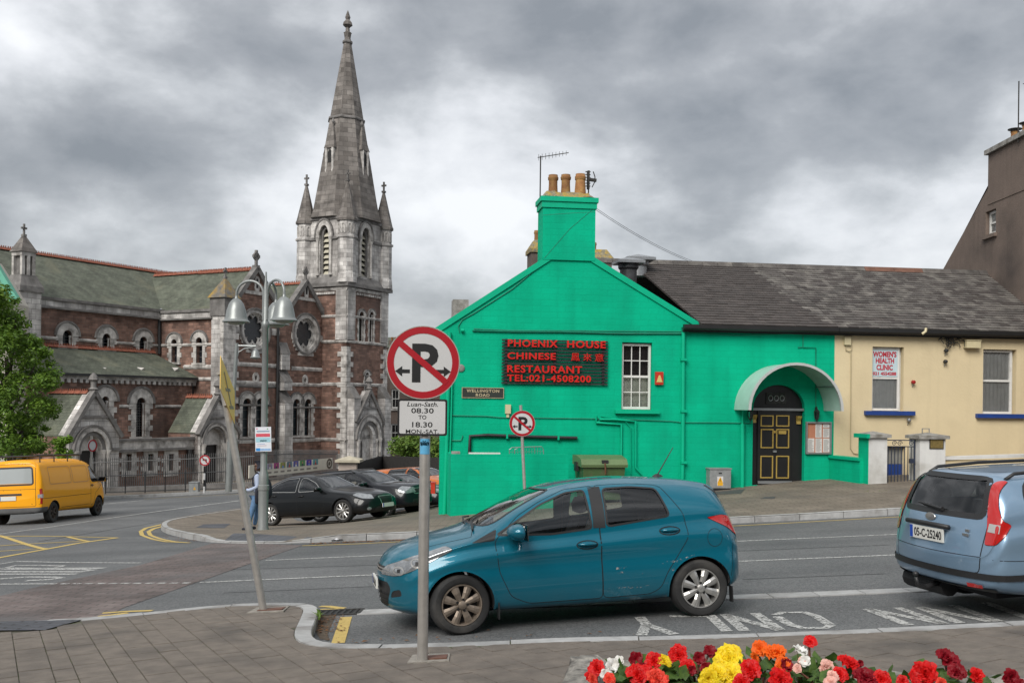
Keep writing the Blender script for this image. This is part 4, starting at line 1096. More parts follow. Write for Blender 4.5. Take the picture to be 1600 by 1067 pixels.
# vent cowls on the roof
for (u0,u1,v0,v1,y,lab) in ((961,1003,402,438,2.2,'large grey metal roof vent beside gable slope'),(975,1019,397,420,3.6,'pale roof vent standing behind the larger vent')):
 FV = F.off(-y); vt = thing('roof_vent',lab,'vent',FV.w(sof(FV,(u0 + u1) / 2,v1),0,zof(FV,990,v1)))
 a,b = sof(FV,u0,v0),sof(FV,u1,v0); z1 = zof(FV,990,v0); zm_ = zof(FV,990,v0 + 11); zb = zof(FV,990,v1 + 12); m = (a + b) / 2; w_ = (b - a) / 2
 g = Geo(); g.add([(a,-w_,zm_),(b,-w_,zm_),(b,w_,zm_),(a,w_,zm_),(a,-w_,zm_ + .08),(b,-w_,zm_ + .08),(b,w_,zm_ + .08),(a,w_,zm_ + .08),(m,0,z1)],[(0,3,2,1),(0,1,5,4),(1,2,6,5),(2,3,7,6),(3,0,4,7),(4,5,8),(5,6,8),(6,7,8),(7,4,8)])
 g.build('cowl',SILV,vt,FV.M)
 Geo().lathe([(w_ * .62,zb),(w_ * .62,zm_ - .18),(w_ * .75,zm_ - .12),(w_ * .75,zm_ - .005)],16,(m,0,0)).build('duct',mat('vent_duct',(0.08,0.08,0.085),0.5,0.5,var=0.3) if y < 3 else SILV,vt,FV.M,smooth=40)
# chimneys that show behind
def back_chimney(label,u0,u1,v0,v1,D,pots,mt):
 pl = Plane(0,D,1,0.14); a,b = sof(pl,u0,v1),sof(pl,u1,v1); z0,z1 = zof(pl,u0,v1),zof(pl,u0,v0)
 c_ = thing('chimney_stack',label,'chimney',pl.w(a,0,z0 - 3))
 g = Geo().box(a,b,0,1.0,z0 - 3,z1 - .5); g.build('stack',mt,c_,pl.M)
 g = Geo(); g.add([(a - .06,-.06,z1 - .5),(b + .06,-.06,z1 - .5),(b + .06,1.06,z1 - .5),(a - .06,1.06,z1 - .5),(a - .06,-.06,z1 - .35),(b + .06,-.06,z1 - .35),(b + .06,1.06,z1 - .35),(a - .06,1.06,z1 - .35),(a + .15,.2,z1),(b - .15,.2,z1),(b - .15,.8,z1),(a + .15,.8,z1)],
      [(0,3,2,1),(0,1,5,4),(1,2,6,5),(2,3,7,6),(3,0,4,7),(4,5,9,8),(5,6,10,9),(6,7,11,10),(7,4,8,11),(8,9,10,11)]); g.build('cap',LICH,c_,pl.M)
 for u,va,vb,r in pots: pot(c_,pl,u,va,vb,r * D / 28,.5)
BRST = mat('brown_stack',(0.10,0.078,0.066),0.9,var=0.25,bump=0.4,bscale=20)
back_chimney('brown chimney stack showing left of the green chimney',830,856,373,412,38,[(842.5,357,378,5),(851,357,378,5)],BRST)
back_chimney('brown rounded chimney showing right of the green chimney',922,956,388,410,38,[(933,376,393,4)],BRST)
w1 = thing('overhead_wire','thin overhead wires running right from the green chimney','wire',F.w(sof(F,932,325),0,zof(F,932,325)))
pa = F.w(sof(F,932,324),0.1,zof(F,932,324)); pb = P(1112,418,36)
for k in (0,0.05):
 Geo().tube([pa.lerp(pb,t) - Vector((0,0,0.18 * 4 * t * (1 - t) + k)) for t in [i / 12 for i in range(13)]],0.006,4).build('wire',IRON,w1)
# --- cream clinic
cl = thing('clinic_house','cream painted clinic house with white sash windows and blue sills','house',F.w(10,0,hgt(10,29)))
s2 = sof(F,1760,640)
W = [((1363,1412,542,642),(1350,1427,642,648.5)),((1536,1588,546,647),(1524,1600,646.5,653))]
holes = []
for (u0,u1,v0,v1),_ in W:
 um = (u0 + u1) / 2; holes.append([(sof(F,u0,595),zof(F,um,v1)),(sof(F,u1,595),zof(F,um,v1)),(sof(F,u1,595),zof(F,um,v0)),(sof(F,u0,595),zof(F,um,v0))])
bd = [(sof(F,1383,730),zof(F,1398,778)),(sof(F,1414,730),zof(F,1398,778)),(sof(F,1414,730),zof(F,1398,698)),(sof(F,1383,730),zof(F,1398,698))]
g = Geo().wall([(s1 + 0.002,-2),(s2,-2),(s2,ze - .02),(s1 + 0.002,ze - .02)],holes + [bd],0.22,0.004); g.build('wall',CREAM,cl,F.M)
Geo().box(bd[0][0],bd[1][0],.15,.22,bd[0][1],bd[2][1] - .5).build('door',BLUEP,cl,F.M)
Geo().box(bd[0][0],bd[1][0],.15,.22,bd[2][1] - .49,bd[2][1]).build('door_light',mat('frosted',(0.2,0.2,0.19),.3,var=.2),cl,F.M)
for k,(hol,(_,sl)) in enumerate(zip(holes,W)):
 x0,x1,z0,z1 = hol[0][0],hol[1][0],hol[0][1],hol[2][1]
 w_,zm = sash(cl,F,x0 + .01,x1 - .08,z0 + .01,z1 - .02,.10,(1,1),0.52,frame=.055)
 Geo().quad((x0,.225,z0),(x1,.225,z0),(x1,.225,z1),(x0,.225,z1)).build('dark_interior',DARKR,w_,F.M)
 V = []; n = 40
 for i in range(n + 1):
  t = i / n; y = .195 + .02 * math.sin(t * 55 + k) * (0.4 + 0.6 * abs(math.sin(t * 5 + 1)))
  V += [(x0 + (x1 - x0) * t,y,z0),(x0 + (x1 - x0) * t,y,z1)]
 Geo().add(V,[(2 * i,2 * i + 2,2 * i + 3,2 * i + 1) for i in range(n)]).build('curtain',CURT,w_,F.M,smooth=True)
 box_on(F,*sl,-.12,.02).build('sill',BLUEP,cl,F.M)
 if k == 0:
  po = thing('clinic_poster','window poster in red letters reading WOMEN\'S HEALTH CLINIC','poster',F.w(x0,.1,zm))
  a,b = F.px(1365,588),F.px(1405.5,547); Geo().box(a[0],b[0],.098,.104,a[1],b[1]).build('sheet',mat('pale_poster',(0.46,0.58,0.62),.5,var=.05),po,F.M)
  hh = b[1] - a[1]; ww = b[0] - a[0]; RED2 = mat('poster_red',(0.42,0.012,0.03),.6,var=.05)
  for txt,q0,q1,r0,r1 in (("WOMEN'S",.03,.95,.73,.95),('HEALTH',.14,.86,.50,.70),('CLINIC',.17,.81,.24,.45),('021 4554288',.03,.95,.05,.18)):
   tg = text_geo(txt,.2,.001,.008); fit(tg,a[0] + ww * q0,a[0] + ww * q1,a[1] + hh * r0,a[1] + hh * r1); tg.v = [(x,y + .0945,z) for x,y,z in tg.v]; tg.build('lettering',RED2,po,F.M)
RB2 = RB
roof_part(cl,e1 + .01,s2,[SLATE2,SLATE1],lambda a,t,r: 0 if r.random() < 0.82 else 1)
for k in range(9):
 x0 = e1 + (s2 - e1) * k / 9; x1 = e1 + (s2 - e1) * (k + 1) / 9
 rp = Geo().prism([(-.14,-.06),(.14,-.06),(0,.10)],x0 + .005,x1 - .005); rp.v = [(y,RB + x,rz + z + .02) for x,y,z in rp.v]; rp.build('ridge_tile',mat('worn_red_tile',(0.15,0.072,0.048),0.9,var=0.3) if k in (3,4) else SLATE2,cl,F.M)
gutter(cl,e1 + .005,s2)
pipe(cl,'overflow_pipe',CRB,F,[(1432,523,-.3),(1437,519,-.32),(1438,514,-.3)],.04)
def wallbox(label,u0,u1,v0,v1,d=.1,mt=CRB,name='wall_box',cat='box'):
 o = thing(name,label,cat,F.w(sof(F,u0,v1),0,zof(F,u0,v1)))
 box_on(F,u0,u1,v0,v1,-d,.003).build('case',mt,o,F.M); box_on(F,u0 - .6,u1 + .6,v0 - 1.2,v0 - .1,-d - .02,.003).build('lid',mt,o,F.M); return o
wallbox('long cream box under the gutter beside tangled cables',1505,1527,533,544,.18); o = wallbox('small cream box near the green and cream corner',1318,1328,528,539,.08)
CABC = mat('cream_cable',(0.40,0.33,0.20),.7,var=.1)
pipe(o,'cable',CABC,F,[(1321,540),(1321,547),(1326,549),(1330,547),(1330,525)],.012,-.03,5); pipe(o,'cable',CABC,F,[(1329,549),(1328.5,640),(1328,700),(1333,708),(1341,709)],.012,-.03,5)
tg_ = thing('cable_tangle','black tangle of cables hanging below the clinic gutter','cables',F.w(sof(F,1485,545),0,zof(F,1485,545)))
rr = random.Random(11)
for k in range(16):
 u,v = 1466 + rr.random() * 25,524 + rr.random() * 4; L = [(u,v)]
 for q in range(5): u += rr.uniform(-6,10); v += rr.uniform(-4,7); L.append((min(1505,u),min(548,max(522,v))))
 pipe(tg_,'cable',BLACKM,F,L,.012,-.06 - .04 * rr.random(),5)
pipe(tg_,'cable',BLACKM,F,[(1304,522),(1380,524),(1466,525),(1530,527),(1640,530)],.014,-.04,5)
for (u,v,lab,m_,nm,ct) in ((1425,597,'small red alarm lamp right of the poster window',mat('red_lamp',(0.30,.01,.01),.3,var=0),'alarm_lamp','lamp'),(1475,565,'small dark spotlight on cream wall',BLACKM,'spotlight','lamp'),(1476,548,'tiny dark lamp just under the cable tangle',BLACKM,'spotlight','lamp'),(1418,656,'small grey sensor with thin wire above gate',SILV,'wall_sensor','sensor')):
 s,z = F.px(u,v); t_ = thing(nm,lab,ct,F.w(s,0,z))
 Geo().lathe([(0,-.14),(.05,-.12),(.06,-.06),(.03,-.04),(.03,.003),(0,.003)],10,(s,0,z),axis='y').build('head',m_,t_,F.M,smooth=50)
 Geo().tube([(s,-.03,z),(s,-.03,z - .12),(s,0,z - .14)],.01,5).build('bracket',SILV,t_,F.M)
# --- front garden: piers, gate, walls
FG = F.off(1.75)
def pier(label,u0,u1,v0,left_mat,name='gate_pier',top=0):
 um = (u0 + u1) / 2; a,b = sof(FG,u0,730),sof(FG,u1,730); zt = zof(FG,um,v0); zb = hgt(FG.w(a,0,0).x,FG.w(a,0,0).y) - .2
 t_ = thing(name,label,'pier',FG.w((a + b) / 2,.3,zb + .3))
 Geo().box(a,b,0,.55,zb,zt - .15).build('shaft',WHITEP,t_,FG.M)
 if left_mat: Geo().box(a - .014,a - .001,-.0,.55,zb,zt - .15).build('green_side',left_mat,t_,FG.M)
 g = Geo(); V = []
 for e,z in ((.08,zt - .149),(.08,zt - .06)): V += [(a - e,-e,z),(b + e,-e,z),(b + e,.55 + e,z),(a - e,.55 + e,z)]
 V.append(((a + b) / 2,.27,zt + .02)); g.add(V,[(0,3,2,1),(0,1,5,4),(1,2,6,5),(2,3,7,6),(3,0,4,7),(4,5,8),(5,6,8),(6,7,8),(7,4,8)]); g.build('cap',STONEC,t_,FG.M)
 if left_mat: Geo().box(a - .10,a - .02,-.1,.66,zt - .16,zt - .05).build('cap_edge',left_mat,t_,FG.M)
 return t_,a,b,zt
p1,a1,b1,zp1 = pier('white gate pier with a green painted side',1357,1386,675,GREEN)
p2,a2_,b2,zp2 = pier('white gate pier carrying a small brass plate',1437,1477,677,None)
Geo().ring([(a2_ + .20,zp2 + .0),(a2_ + .42,zp2),(a2_ + .42,zp2 + .13),(a2_ + .20,zp2 + .13)],[(a2_ + .22,zp2),(a2_ + .40,zp2),(a2_ + .40,zp2 + .11),(a2_ + .22,zp2 + .11)],.25,.27,True).build('wire_loop',SILV,p2,FG.M)
x,z = FG.px(1452,701),FG.px(1474,686); Geo().box(x[0],z[0],-.02,-.001,x[1],z[1]).build('brass_plate',BLACKM,p2,FG.M)
Geo().box(x[0] + .02,z[0] - .02,-.024,-.0205,x[1] + .02,z[1] - .02).build('plate_face',mat('brass',(.30,.22,.08),.4,.6,var=.25,scale=20),p2,FG.M)
gw = thing('garden_wall','low green garden wall running from door to gate pier','wall',F.w(s1,-.8,0)); zt = zof(F,1297,712)
pts = [(s1 - .12,-.001),(a1 - .015,-1.7)]
q0 = F.w(s1 - .02,-.002,0); q1 = FG.w(a1 - .02,.25,0)
g = Geo(); d = (q1 - q0).normalized(); n_ = Vector((-d.y,d.x,0)) * .1
for (za,zb_,wd,nm,m_) in ((-1.5,zt - .06,1,'wall',GREEN),(zt - .059,zt + .02,1.5,'coping',GREENT)):
 V = [(p.x,p.y,z) for z in (za,zb_) for p in (q0 - n_ * wd,q1 - n_ * wd,q1 + n_ * wd,q0 + n_ * wd)]
 Geo().add(V,[(0,1,5,4),(1,2,6,5),(2,3,7,6),(3,0,4,7),(4,5,6,7)]).build(nm,m_,gw)
gt = thing('iron_gate','blue iron gate with scrolls between two white piers','gate',FG.w((b1 + a2_) / 2,.2,0))
zg0,zg1,zg2 = zof(FG,1410,762),zof(FG,1410,698),zof(FG,1410,688); NAVY = mat('navy_iron',(.03,.04,.07),.5,.3,var=.2)
for z in (zg0 + .08,zg1,zg2): Geo().tube([(b1 + .02,.2,z),(a2_ - .02,.2,z)],.014,6).build('rail',NAVY,gt,FG.M)
nb = 9
for k in range(nb + 1):
 x = b1 + .04 + (a2_ - b1 - .08) * k / nb; Geo().tube([(x,.2,zg0),(x,.2,zg1 if 0 < k < nb else zg2 + .02)],.012 if 0 < k < nb else .022,6).build('bar',NAVY,gt,FG.M)
for cx in (.33,.5,.85):
 x = b1 + (a2_ - b1) * cx; zc_ = (zg1 + zg2) / 2; Geo().tube([(x + .075 * (1 - i / 16) * math.cos(i * .7),.2,zc_ + .075 * (1 - i / 16) * math.sin(i * .7)) for i in range(14)],.009,5).build('scroll',NAVY,gt,FG.M)
Geo().box(a2_ - .18,a2_ - .04,.16,.24,(zg0 + zg1) / 2 + .1,(zg0 + zg1) / 2 + .22).build('latch',NAVY,gt,FG.M)
rw = thing('garden_wall','low cream garden wall with white coping right of gate','wall',FG.w(b2 + 2,.3,0)); zc1 = zof(FG,1480,716)
Geo().box(b2 + .01,b2 + 6,.15,.4,-1.5,zc1 - .06).build('wall',CREAM,rw,FG.M)
g = Geo(); g.add([(b2 + .01,.10,zc1 - .05),(b2 + 6,.10,zc1 + .16),(b2 + 6,.45,zc1 + .16),(b2 + .01,.45,zc1 - .05),(b2 + .01,.10,zc1 + .03),(b2 + 6,.10,zc1 + .24),(b2 + 6,.45,zc1 + .24),(b2 + .01,.45,zc1 + .03)],[(0,1,5,4),(1,2,6,5),(2,3,7,6),(3,0,4,7),(4,5,6,7)]); g.build('coping',WHITEP,rw,FG.M)
# --- tall brown house at the right
BROWN = mat('brown_render',(0.165,0.125,0.102),.9,var=.12,scale=1.2,bump=.5,bscale=30,stain=(.07,.055,.047),stain_amt=.5,stain_scale=.5,streak=.35)
bh = thing('brown_house','tall brown rendered house with gable chimney behind the clinic','house',(15.6,33,0))
bx = 15.75; yb,yf = 37.2,28.2
def by(u,v): # depth on the x = bx plane
 q = P(u,v,1.0); return bx / q.x
def bz(u,v): y = by(u,v); return P(u,v,y).z,y
zE,yE = bz(1474,420); zA1,yA1 = bz(1545,292); yC2 = 31.0
bpl = Plane(bx,60,0,-1)         # faces the camera's left; s grows towards the camera
sy = lambda y: 60 - y
wz_b,wy_b = bz(1541,369); wz_t,wy_t = bz(1554,331)
_,wya = bz(1540,350); _,wyb = bz(1556,350)
hw = [(sy(wya),wz_b),(sy(wyb),wz_b),(sy(wyb),wz_t + .1),(sy(wya),wz_t + .1)]
pk = (sy(yA1 - .8),zA1 + .75)
g = Geo().wall([(sy(yE),-1),(sy(24.5),-1),(sy(24.5),zE - 1.6),pk,(sy(yA1),zA1),(sy(yE),zE)],[hw],.2); g.build('wall',BROWN,bh,bpl.M)
w_,_ = sash(bh,bpl,hw[0][0] + .02,hw[1][0] - .02,hw[0][1] + .02,hw[2][1] - .02,.12,(1,1),.5,.07)
Geo().quad((hw[0][0],.21,hw[0][1]),(hw[1][0],.21,hw[0][1]),(hw[1][0],.21,hw[2][1]),(hw[0][0],.21,hw[2][1])).build('dark_interior',CURT,w_,bpl.M)
Geo().box(hw[0][0] - .1,hw[1][0] + .1,-.1,.02,hw[0][1] - .12,hw[0][1] - .002).build('sill',BROWN,bh,bpl.M)
ct,_ = bz(1570,222)
chb = Geo().box(sy(yA1) - .02,sy(31.2),-.02,.85,zA1 - .6,ct - .15).build('chimney',BROWN,bh,bpl.M)
Geo().box(sy(yA1) - .12,sy(31.1),-.12,.95,ct - .149,ct).build('chimney_cap',STONEC,chb,bpl.M)
for k in range(3):
 y = 33.1 - k * .75; g = Geo().lathe([(.13,0),(.12,.12),(.12,.35),(.15,.37)],12,(sy(y),.4,ct)); g.build('chimney_pot',TERRA,chb,bpl.M)
 Geo().lathe([(.0,.5),(.22,.46),(.22,.44),(0,.44)],14,(sy(y),.4,ct)).build('pot_cowl',BLACKM,chb,bpl.M)
 for q in range(3): Geo().tube([(sy(y) + .11 * math.cos(q * 2.1),.4 + .11 * math.sin(q * 2.1),ct + .34),(sy(y) + .11 * math.cos(q * 2.1),.4 + .11 * math.sin(q * 2.1),ct + .45)],.01,4).build('cowl_stay',BLACKM,chb,bpl.M)
Geo().add([bpl.w(sy(yE),0.02,zE - .05),bpl.w(pk[0],.02,pk[1] - .05),bpl.w(pk[0],9,pk[1] - .05),bpl.w(sy(yE),9,zE - .05),bpl.w(sy(24.5),.02,zE - 1.7),bpl.w(sy(24.5),9,zE - 1.7)],[(0,1,2,3),(1,4,5,2)]).build('roof',SLATE1,bh)
Geo().box(sy(31.15),sy(29.2),.3,.9,zA1 + .2,ct - .5).build('white_dormer',WHITEP,bh,bpl.M)
ant = thing('television_aerial','tall thin aerial on the brown house chimney','aerial',bpl.w(sy(31.9),-.08,ct))
zt_,yt_ = bz(1587,133); Geo().tube([(sy(31.9),-.08,ct - .3),(sy(31.9),-.08,zt_)],.02,6).build('mast',IRON,ant,bpl.M)
Geo().tube([(sy(31.9),.05,zt_ - .08),(sy(31.9),1.3,zt_ - .02)],.012,5).build('boom',IRON,ant,bpl.M)
for k in range(6): Geo().tube([(sy(31.9),.1 + .2 * k,zt_ - .2),(sy(31.9),.1 + .2 * k,zt_ + .12)],.008,4).build('element',IRON,ant,bpl.M)
# ================================================================== church
TH = R(28); d1 = Vector((math.sin(TH),math.cos(TH),0)); ee = Vector((math.cos(TH),-math.sin(TH),0))
O = P(540,640,80); O.z = 0
def plane_t(t,s=0.0):      # long walls, facing the street
 p = O + ee * t + d1 * s; return Plane(p.x,p.y,d1.x,d1.y)
def plane_s(s,t=0.0):      # cross walls, facing the viewer
 p = O + d1 * s + ee * t; return Plane(p.x,p.y,ee.x,ee.y)
TR = plane_t(0); TL = plane_s(0)
SL = -sof(TL,468,560); SR = sof(TR,604,560)
tA = sof(TL,503,560); A_ = plane_t(tA)                      # wall with the rose windows
sT = sof(A_,349,560); WT = plane_s(sT)                       # cross wall of the transept
tN = sof(WT,250,540); NV = plane_t(tN)                       # nave clerestory
tI = sof(WT,305,592); AI = plane_t(tI)                       # aisle wall
tV = tA + 0.9; VE = plane_t(tV); tP = tV + 0.7; PO = plane_t(tP)
GZ = -4.2
SAND = brickmat('brown_sandstone',(0.125,0.070,0.053),(0.25,0.145,0.110),(0.14,0.10,0.084),0.50,0.19,0.016,var=0.42,bump=0.5,blotch=(0.11,0.075,0.064),blotch_amt=0.5,bl_scale=0.35,streak=0.35,squash=0.7)
ASHL = brickmat('grey_limestone_ashlar',(0.36,0.34,0.325),(0.56,0.54,0.515),(0.20,0.19,0.18),0.62,0.33,0.014,var=0.4,bump=0.35,blotch=(0.15,0.14,0.13),blotch_amt=0.55,bl_scale=0.5,streak=0.5)
SPIR = brickmat('dark_spire_stone',(0.118,0.105,0.095),(0.215,0.196,0.18),(0.075,0.068,0.062),0.75,0.40,0.014,var=0.4,bump=0.4,blotch=(0.085,0.075,0.068),blotch_amt=0.6,bl_scale=0.3,streak=0.4)
LIME = mat('limestone_dressing',(0.54,0.515,0.485),.85,var=.25,scale=3,bump=.3,bscale=30,stain=(.17,.158,.146),stain_amt=.5,stain_scale=1.9,streak=.6)
LIMD = mat('dark_limestone',(0.19,0.18,0.172),.9,var=.3,scale=3,bump=.4,bscale=25,stain=(.09,.085,.08),stain_amt=.5,stain_scale=1.2)
CSLA = brickmat('church_slate',(0.080,0.090,0.066),(0.112,0.122,0.092),(0.055,0.058,0.045),0.34,0.19,0.012,var=.3,bump=.5,blotch=(0.16,0.155,0.105),blotch_amt=.35,bl_scale=.5,streak=.2)
RIDG = mat('red_ridge_tile',(0.24,0.078,0.045),.85,var=.3,scale=6)
LEAD = mat('leaded_glass',(0.014,0.017,0.022),.22,var=.5,scale=5)
LOUV = mat('cream_louvre',(0.46,0.43,0.34),.7,var=.15)
church = thing('stone_church','brown sandstone church with grey limestone tower and tall spire','church',O + Vector((0,0,-3.6)))
def CW(name,pl,outer,holes,mt,depth=.45,y0=0.0,par=None): return Geo().wall(outer,holes,depth,y0).build(name,mt,par or church,pl.M)
def rect(pl,u0,u1,v0,v1):
 um = (u0 + u1) / 2; vm = (v0 + v1) / 2
 return sof(pl,u0,vm),sof(pl,u1,vm),zof(pl,um,v1),zof(pl,um,v0)
def band(pl,par,ua,ub,v,h,out=.10,mt=LIME,name='string_course',u_at=None):
 """horizontal moulding at the height seen at (u_at, v)"""
 z = zof(pl,u_at if u_at is not None else (ua + ub) / 2,v); a,b = sof(pl,ua,v),sof(pl,ub,v)
 g = Geo(); V = [(x,y,q) for x in (a,b) for y,q in ((0.0,z - h / 2),(-out * .5,z - h / 2),(-out,z - h * .1),(-out,z + h * .2),(0.0,z + h / 2))]
 g.add(V,[(i,i + 1,6 + i,5 + i) for i in range(4)] + [(4,3,2,1,0),(5,6,7,8,9)]); return g.build(name,mt,par,pl.M)
def arched_window(pl,par,u0,u1,v0,v1,ring=.28,glass=None,depth=.30,quoin=True,pointed=False,bars=(2,5),stub=False,jambs=True,mt=LIME):
 """opening u0..u1, from arch crown v0 to sill v1; returns the hole outline"""
 a,b,z0,z1 = rect(pl,u0,u1,v0,v1); r = (b - a) / 2; zs = z1 - r
 hole = arch(a,b,z0,zs,10,pointed)
 w = Geo(); oo = arch(a - ring,b + ring,z0,zs,10,pointed)[1:-1]; ii = arch(a,b,z0,zs,10,pointed)[1:-1]
 w.ring(oo,ii,-.10,.06); wo_ = w.build('window',mt,par,pl.M)
 o2 = arch(a - ring * 1.25,b + ring * 1.25,z0,zs,10)[1:-1]
 Geo().ring(o2,oo,-.16,-.0).build('hood_mould',LIMD,wo_,pl.M)
 if jambs:
  h = zs - z0; n = max(2,int(h / .32)); st = h / n
  for k in range(n):
   e = ring * (1.0 if k % 2 else .62)
   for x0,x1 in ((a - e,a),(b,b + e)): Geo().box(x0,x1,-.06,.06,z0 + k * st + .008,z0 + (k + 1) * st - .008).build('jamb_stone',mt,wo_,pl.M)
 Geo().box(a - ring * .8,b + ring * .8,-.14,.10,z0 - .16,z0 - .002).build('sill',mt,wo_,pl.M)
 Geo().prism(hole,depth,depth + .03).build('leaded_pane',glass or LEAD,wo_,pl.M)
 g = Geo(); nx,nz = bars
 for i in range(1,nx):
  x = a + (b - a) * i / nx; g.box(x - .012,x + .012,depth - .02,depth,z0,zs + r * .85)
 for j in range(1,nz): z = z0 + (zs + r * .5 - z0) * j / nz; g.box(a,b,depth - .02,depth,z - .012,z + .012)
 g.build('glazing_bars',LIMD,wo_,pl.M)
 # nook shaft on the far jamb
 Geo().lathe([(.06,z0),(.06,zs - .12),(.10,zs - .02),(.10,zs + .04)],8,(b - .07,.10,0)).build('nook_shaft',mt,wo_,pl.M,smooth=40)
 return hole
def quoins(pl,par,s,z0,z1,step=.36,wl=.62,ws=.36,side=1,mt=LIME,y0=-.035,y1=.05):
 n = int((z1 - z0) / step)
 for k in range(n):
  w = wl if k % 2 else ws; a,b = (s,s + w * side) if side > 0 else (s - w,s)
  Geo().box(a,b,y0,y1,z0 + k * step + .01,z0 + (k + 1) * step - .01).build('quoin',mt,par,pl.M)
def cross_on(name,par,M,p,h,mt=LIMD,ringed=False):
 x,y,z = p; g = Geo(); t = h * .07
 g.box(x - t,x + t,y - t,y + t,z,z + h); g.box(x - h * .26,x + h * .26,y - t,y + t,z + h * .56,z + h * .72)
 g.box(x - h * .16,x + h * .16,y - h * .16,y + h * .16,z - .05,z + h * .12)
 if ringed:
  c = (x,z + h * .64); ro = [(c[0] + h * .24 * math.cos(a),c[1] + h * .24 * math.sin(a)) for a in np.linspace(0,2 * math.pi,17)[:-1]]; ri = [(c[0] + h * .16 * math.cos(a),c[1] + h * .16 * math.sin(a)) for a in np.linspace(0,2 * math.pi,17)[:-1]]
  g.ring(ro,ri,y - t * .8,y + t * .8,True)
 return g.build(name,mt,par,M)
def ridge(par,p,q,n=None):
 """crested red ridge tiles from p to q"""
 p,q = Vector(p),Vector(q); L = (q - p).length; n = n or max(2,int(L / .5)); d = (q - p) / n; x = Vector((d.y,-d.x,0)).normalized()
 for k in range(n):
  a,b = p + d * (k + .03),p + d * (k + .97); up = Vector((0,0,1)); g = Geo()
  g.add([a - x * .16 - up * .08,a + x * .16 - up * .08,a + up * .10,b - x * .16 - up * .08,b + x * .16 - up * .08,b + up * .10],[(0,3,5,2),(1,2,5,4),(0,2,1),(3,4,5)])
  for j in range(3):
   c = a.lerp(b,(j + .5) / 3) + up * .13; g.bar(c - d * .06,c + d * .06,.05,.14)
  g.build('ridge_tile',RIDG,par)
# --- tower
tower = Geo()
zcor = zof(TR,541,441)                       # belfry cornice
zspb = zof(TR,541,337)                       # spire springing
tw_holes = []
two = bpy.data.objects.new('tower',None); COL.objects.link(two); two.parent = church; two.matrix_parent_inverse = WM[church.name]
BT = plane_s(SR,-SL); BT = Plane((O + d1 * SR).x,(O + d1 * SR).y,-ee.x,-ee.y)     # back
BL = Plane((O - ee * SL + d1 * SR).x,(O - ee * SL + d1 * SR).y,-d1.x,-d1.y)          # left side
# paired lights, lancet, portal on the right-hand face
pw = []
for uu in ((558.5,569.5),(575,584.5)):
 pw.append(arched_window(TR,two,uu[0] + 1.5,uu[1] - 1.5,487,534,ring=.20,bars=(1,3),glass=mat('pale_pane',(.13,.17,.15),.3,var=.3)))
lan = arched_window(TR,two,570,575.2,582,609,ring=.2,bars=(1,2))
pdo = rect(TR,557,574,653,720)
CW('tower_wall',TR,[(0,GZ),(SR,GZ),(SR,zcor),(0,zcor)],pw + [lan],SAND,par=two)
CW('tower_wall',TL,[(-SL,GZ),(0,GZ),(0,zcor),(-SL,zcor)],[],SAND,par=two)
for pl,w in ((BT,SL),(BL,SR)): CW('tower_wall',pl,[(0,GZ),(w,GZ),(w,zcor + 6),(0,zcor + 6)],[],ASHL,par=two)
for v,h,o_ in ((450,.30,.16),(493,.22,.14),(533,.22,.12),(600,.26,.10),(637.5,.2,.10),(687,.26,.16)):
 z = zof(TR,541,v)
 for pl,a,b in ((TR,0,SR),(TL,-SL,0)):
  g = Geo(); V = [(x,y,q) for x in (a - (o_ if pl is TR else 0),b + (0 if pl is TR else 0)) for y,q in ((0,z - h / 2),(-o_ * .5,z - h / 2),(-o_,z),(-o_,z + h * .2),(0,z + h / 2))]
  g.add(V,[(i,i + 1,6 + i,5 + i) for i in range(4)] + [(4,3,2,1,0),(5,6,7,8,9)]); g.build('string_course',LIME,two,pl.M)
# clasping corner piers with quoins
zq = zof(TR,541,533)
for pl,s,sd,w in ((TR,-.05,1,1.0),(TL,.05,-1,1.05),(TR,SR,-1,1.0),(TL,-SL,1,1.0)):
 a,b = (s,s + w) if sd > 0 else (s - w,s)
 Geo().box(a,b,-.13 if pl is TR else -.12,.2,zof(TR,541,530),zcor - .02).build('corner_pier',ASHL,two,pl.M)
 quoins(pl,two,s,GZ,zq - .1,.40,.85,.5,sd,ASHL if False else LIME,-.09 if pl is TR else -.08)
# dentils under the belfry
zd = zof(TR,541,452)
for pl,a,b in ((TR,1.1,SR - 1.1),(TL,-SL + 1.1,-1.1)):
 n = 11
 for k in range(n): x = a + (b - a) * (k + .5) / n; Geo().box(x - .10,x + .10,-.15,.01,zd - .32,zd - .14).build('corbel',LIME,two,pl.M)
# belfry cornice slab
def tower_slab(name,e,z0,z1,mt,slope=0.0):
 V = []
 for z,q in ((z0,e),(z1,e - slope)):
  V += [O + ee * q - d1 * q,O + ee * q + d1 * (SR + q),O - ee * (SL + q) + d1 * (SR + q),O - ee * (SL + q) - d1 * q]
  for p in V[-4:]: p.z = z
 Geo().add(V,[(0,3,2,1),(4,5,6,7),(0,1,5,4),(1,2,6,5),(2,3,7,6),(3,0,4,7)]).build(name,mt,two)
tower_slab('belfry_cornice',.32,zcor - .28,zcor,LIMD); tower_slab('weathering',.24,zcor + .002,zcor + .75,LIMD,.42)
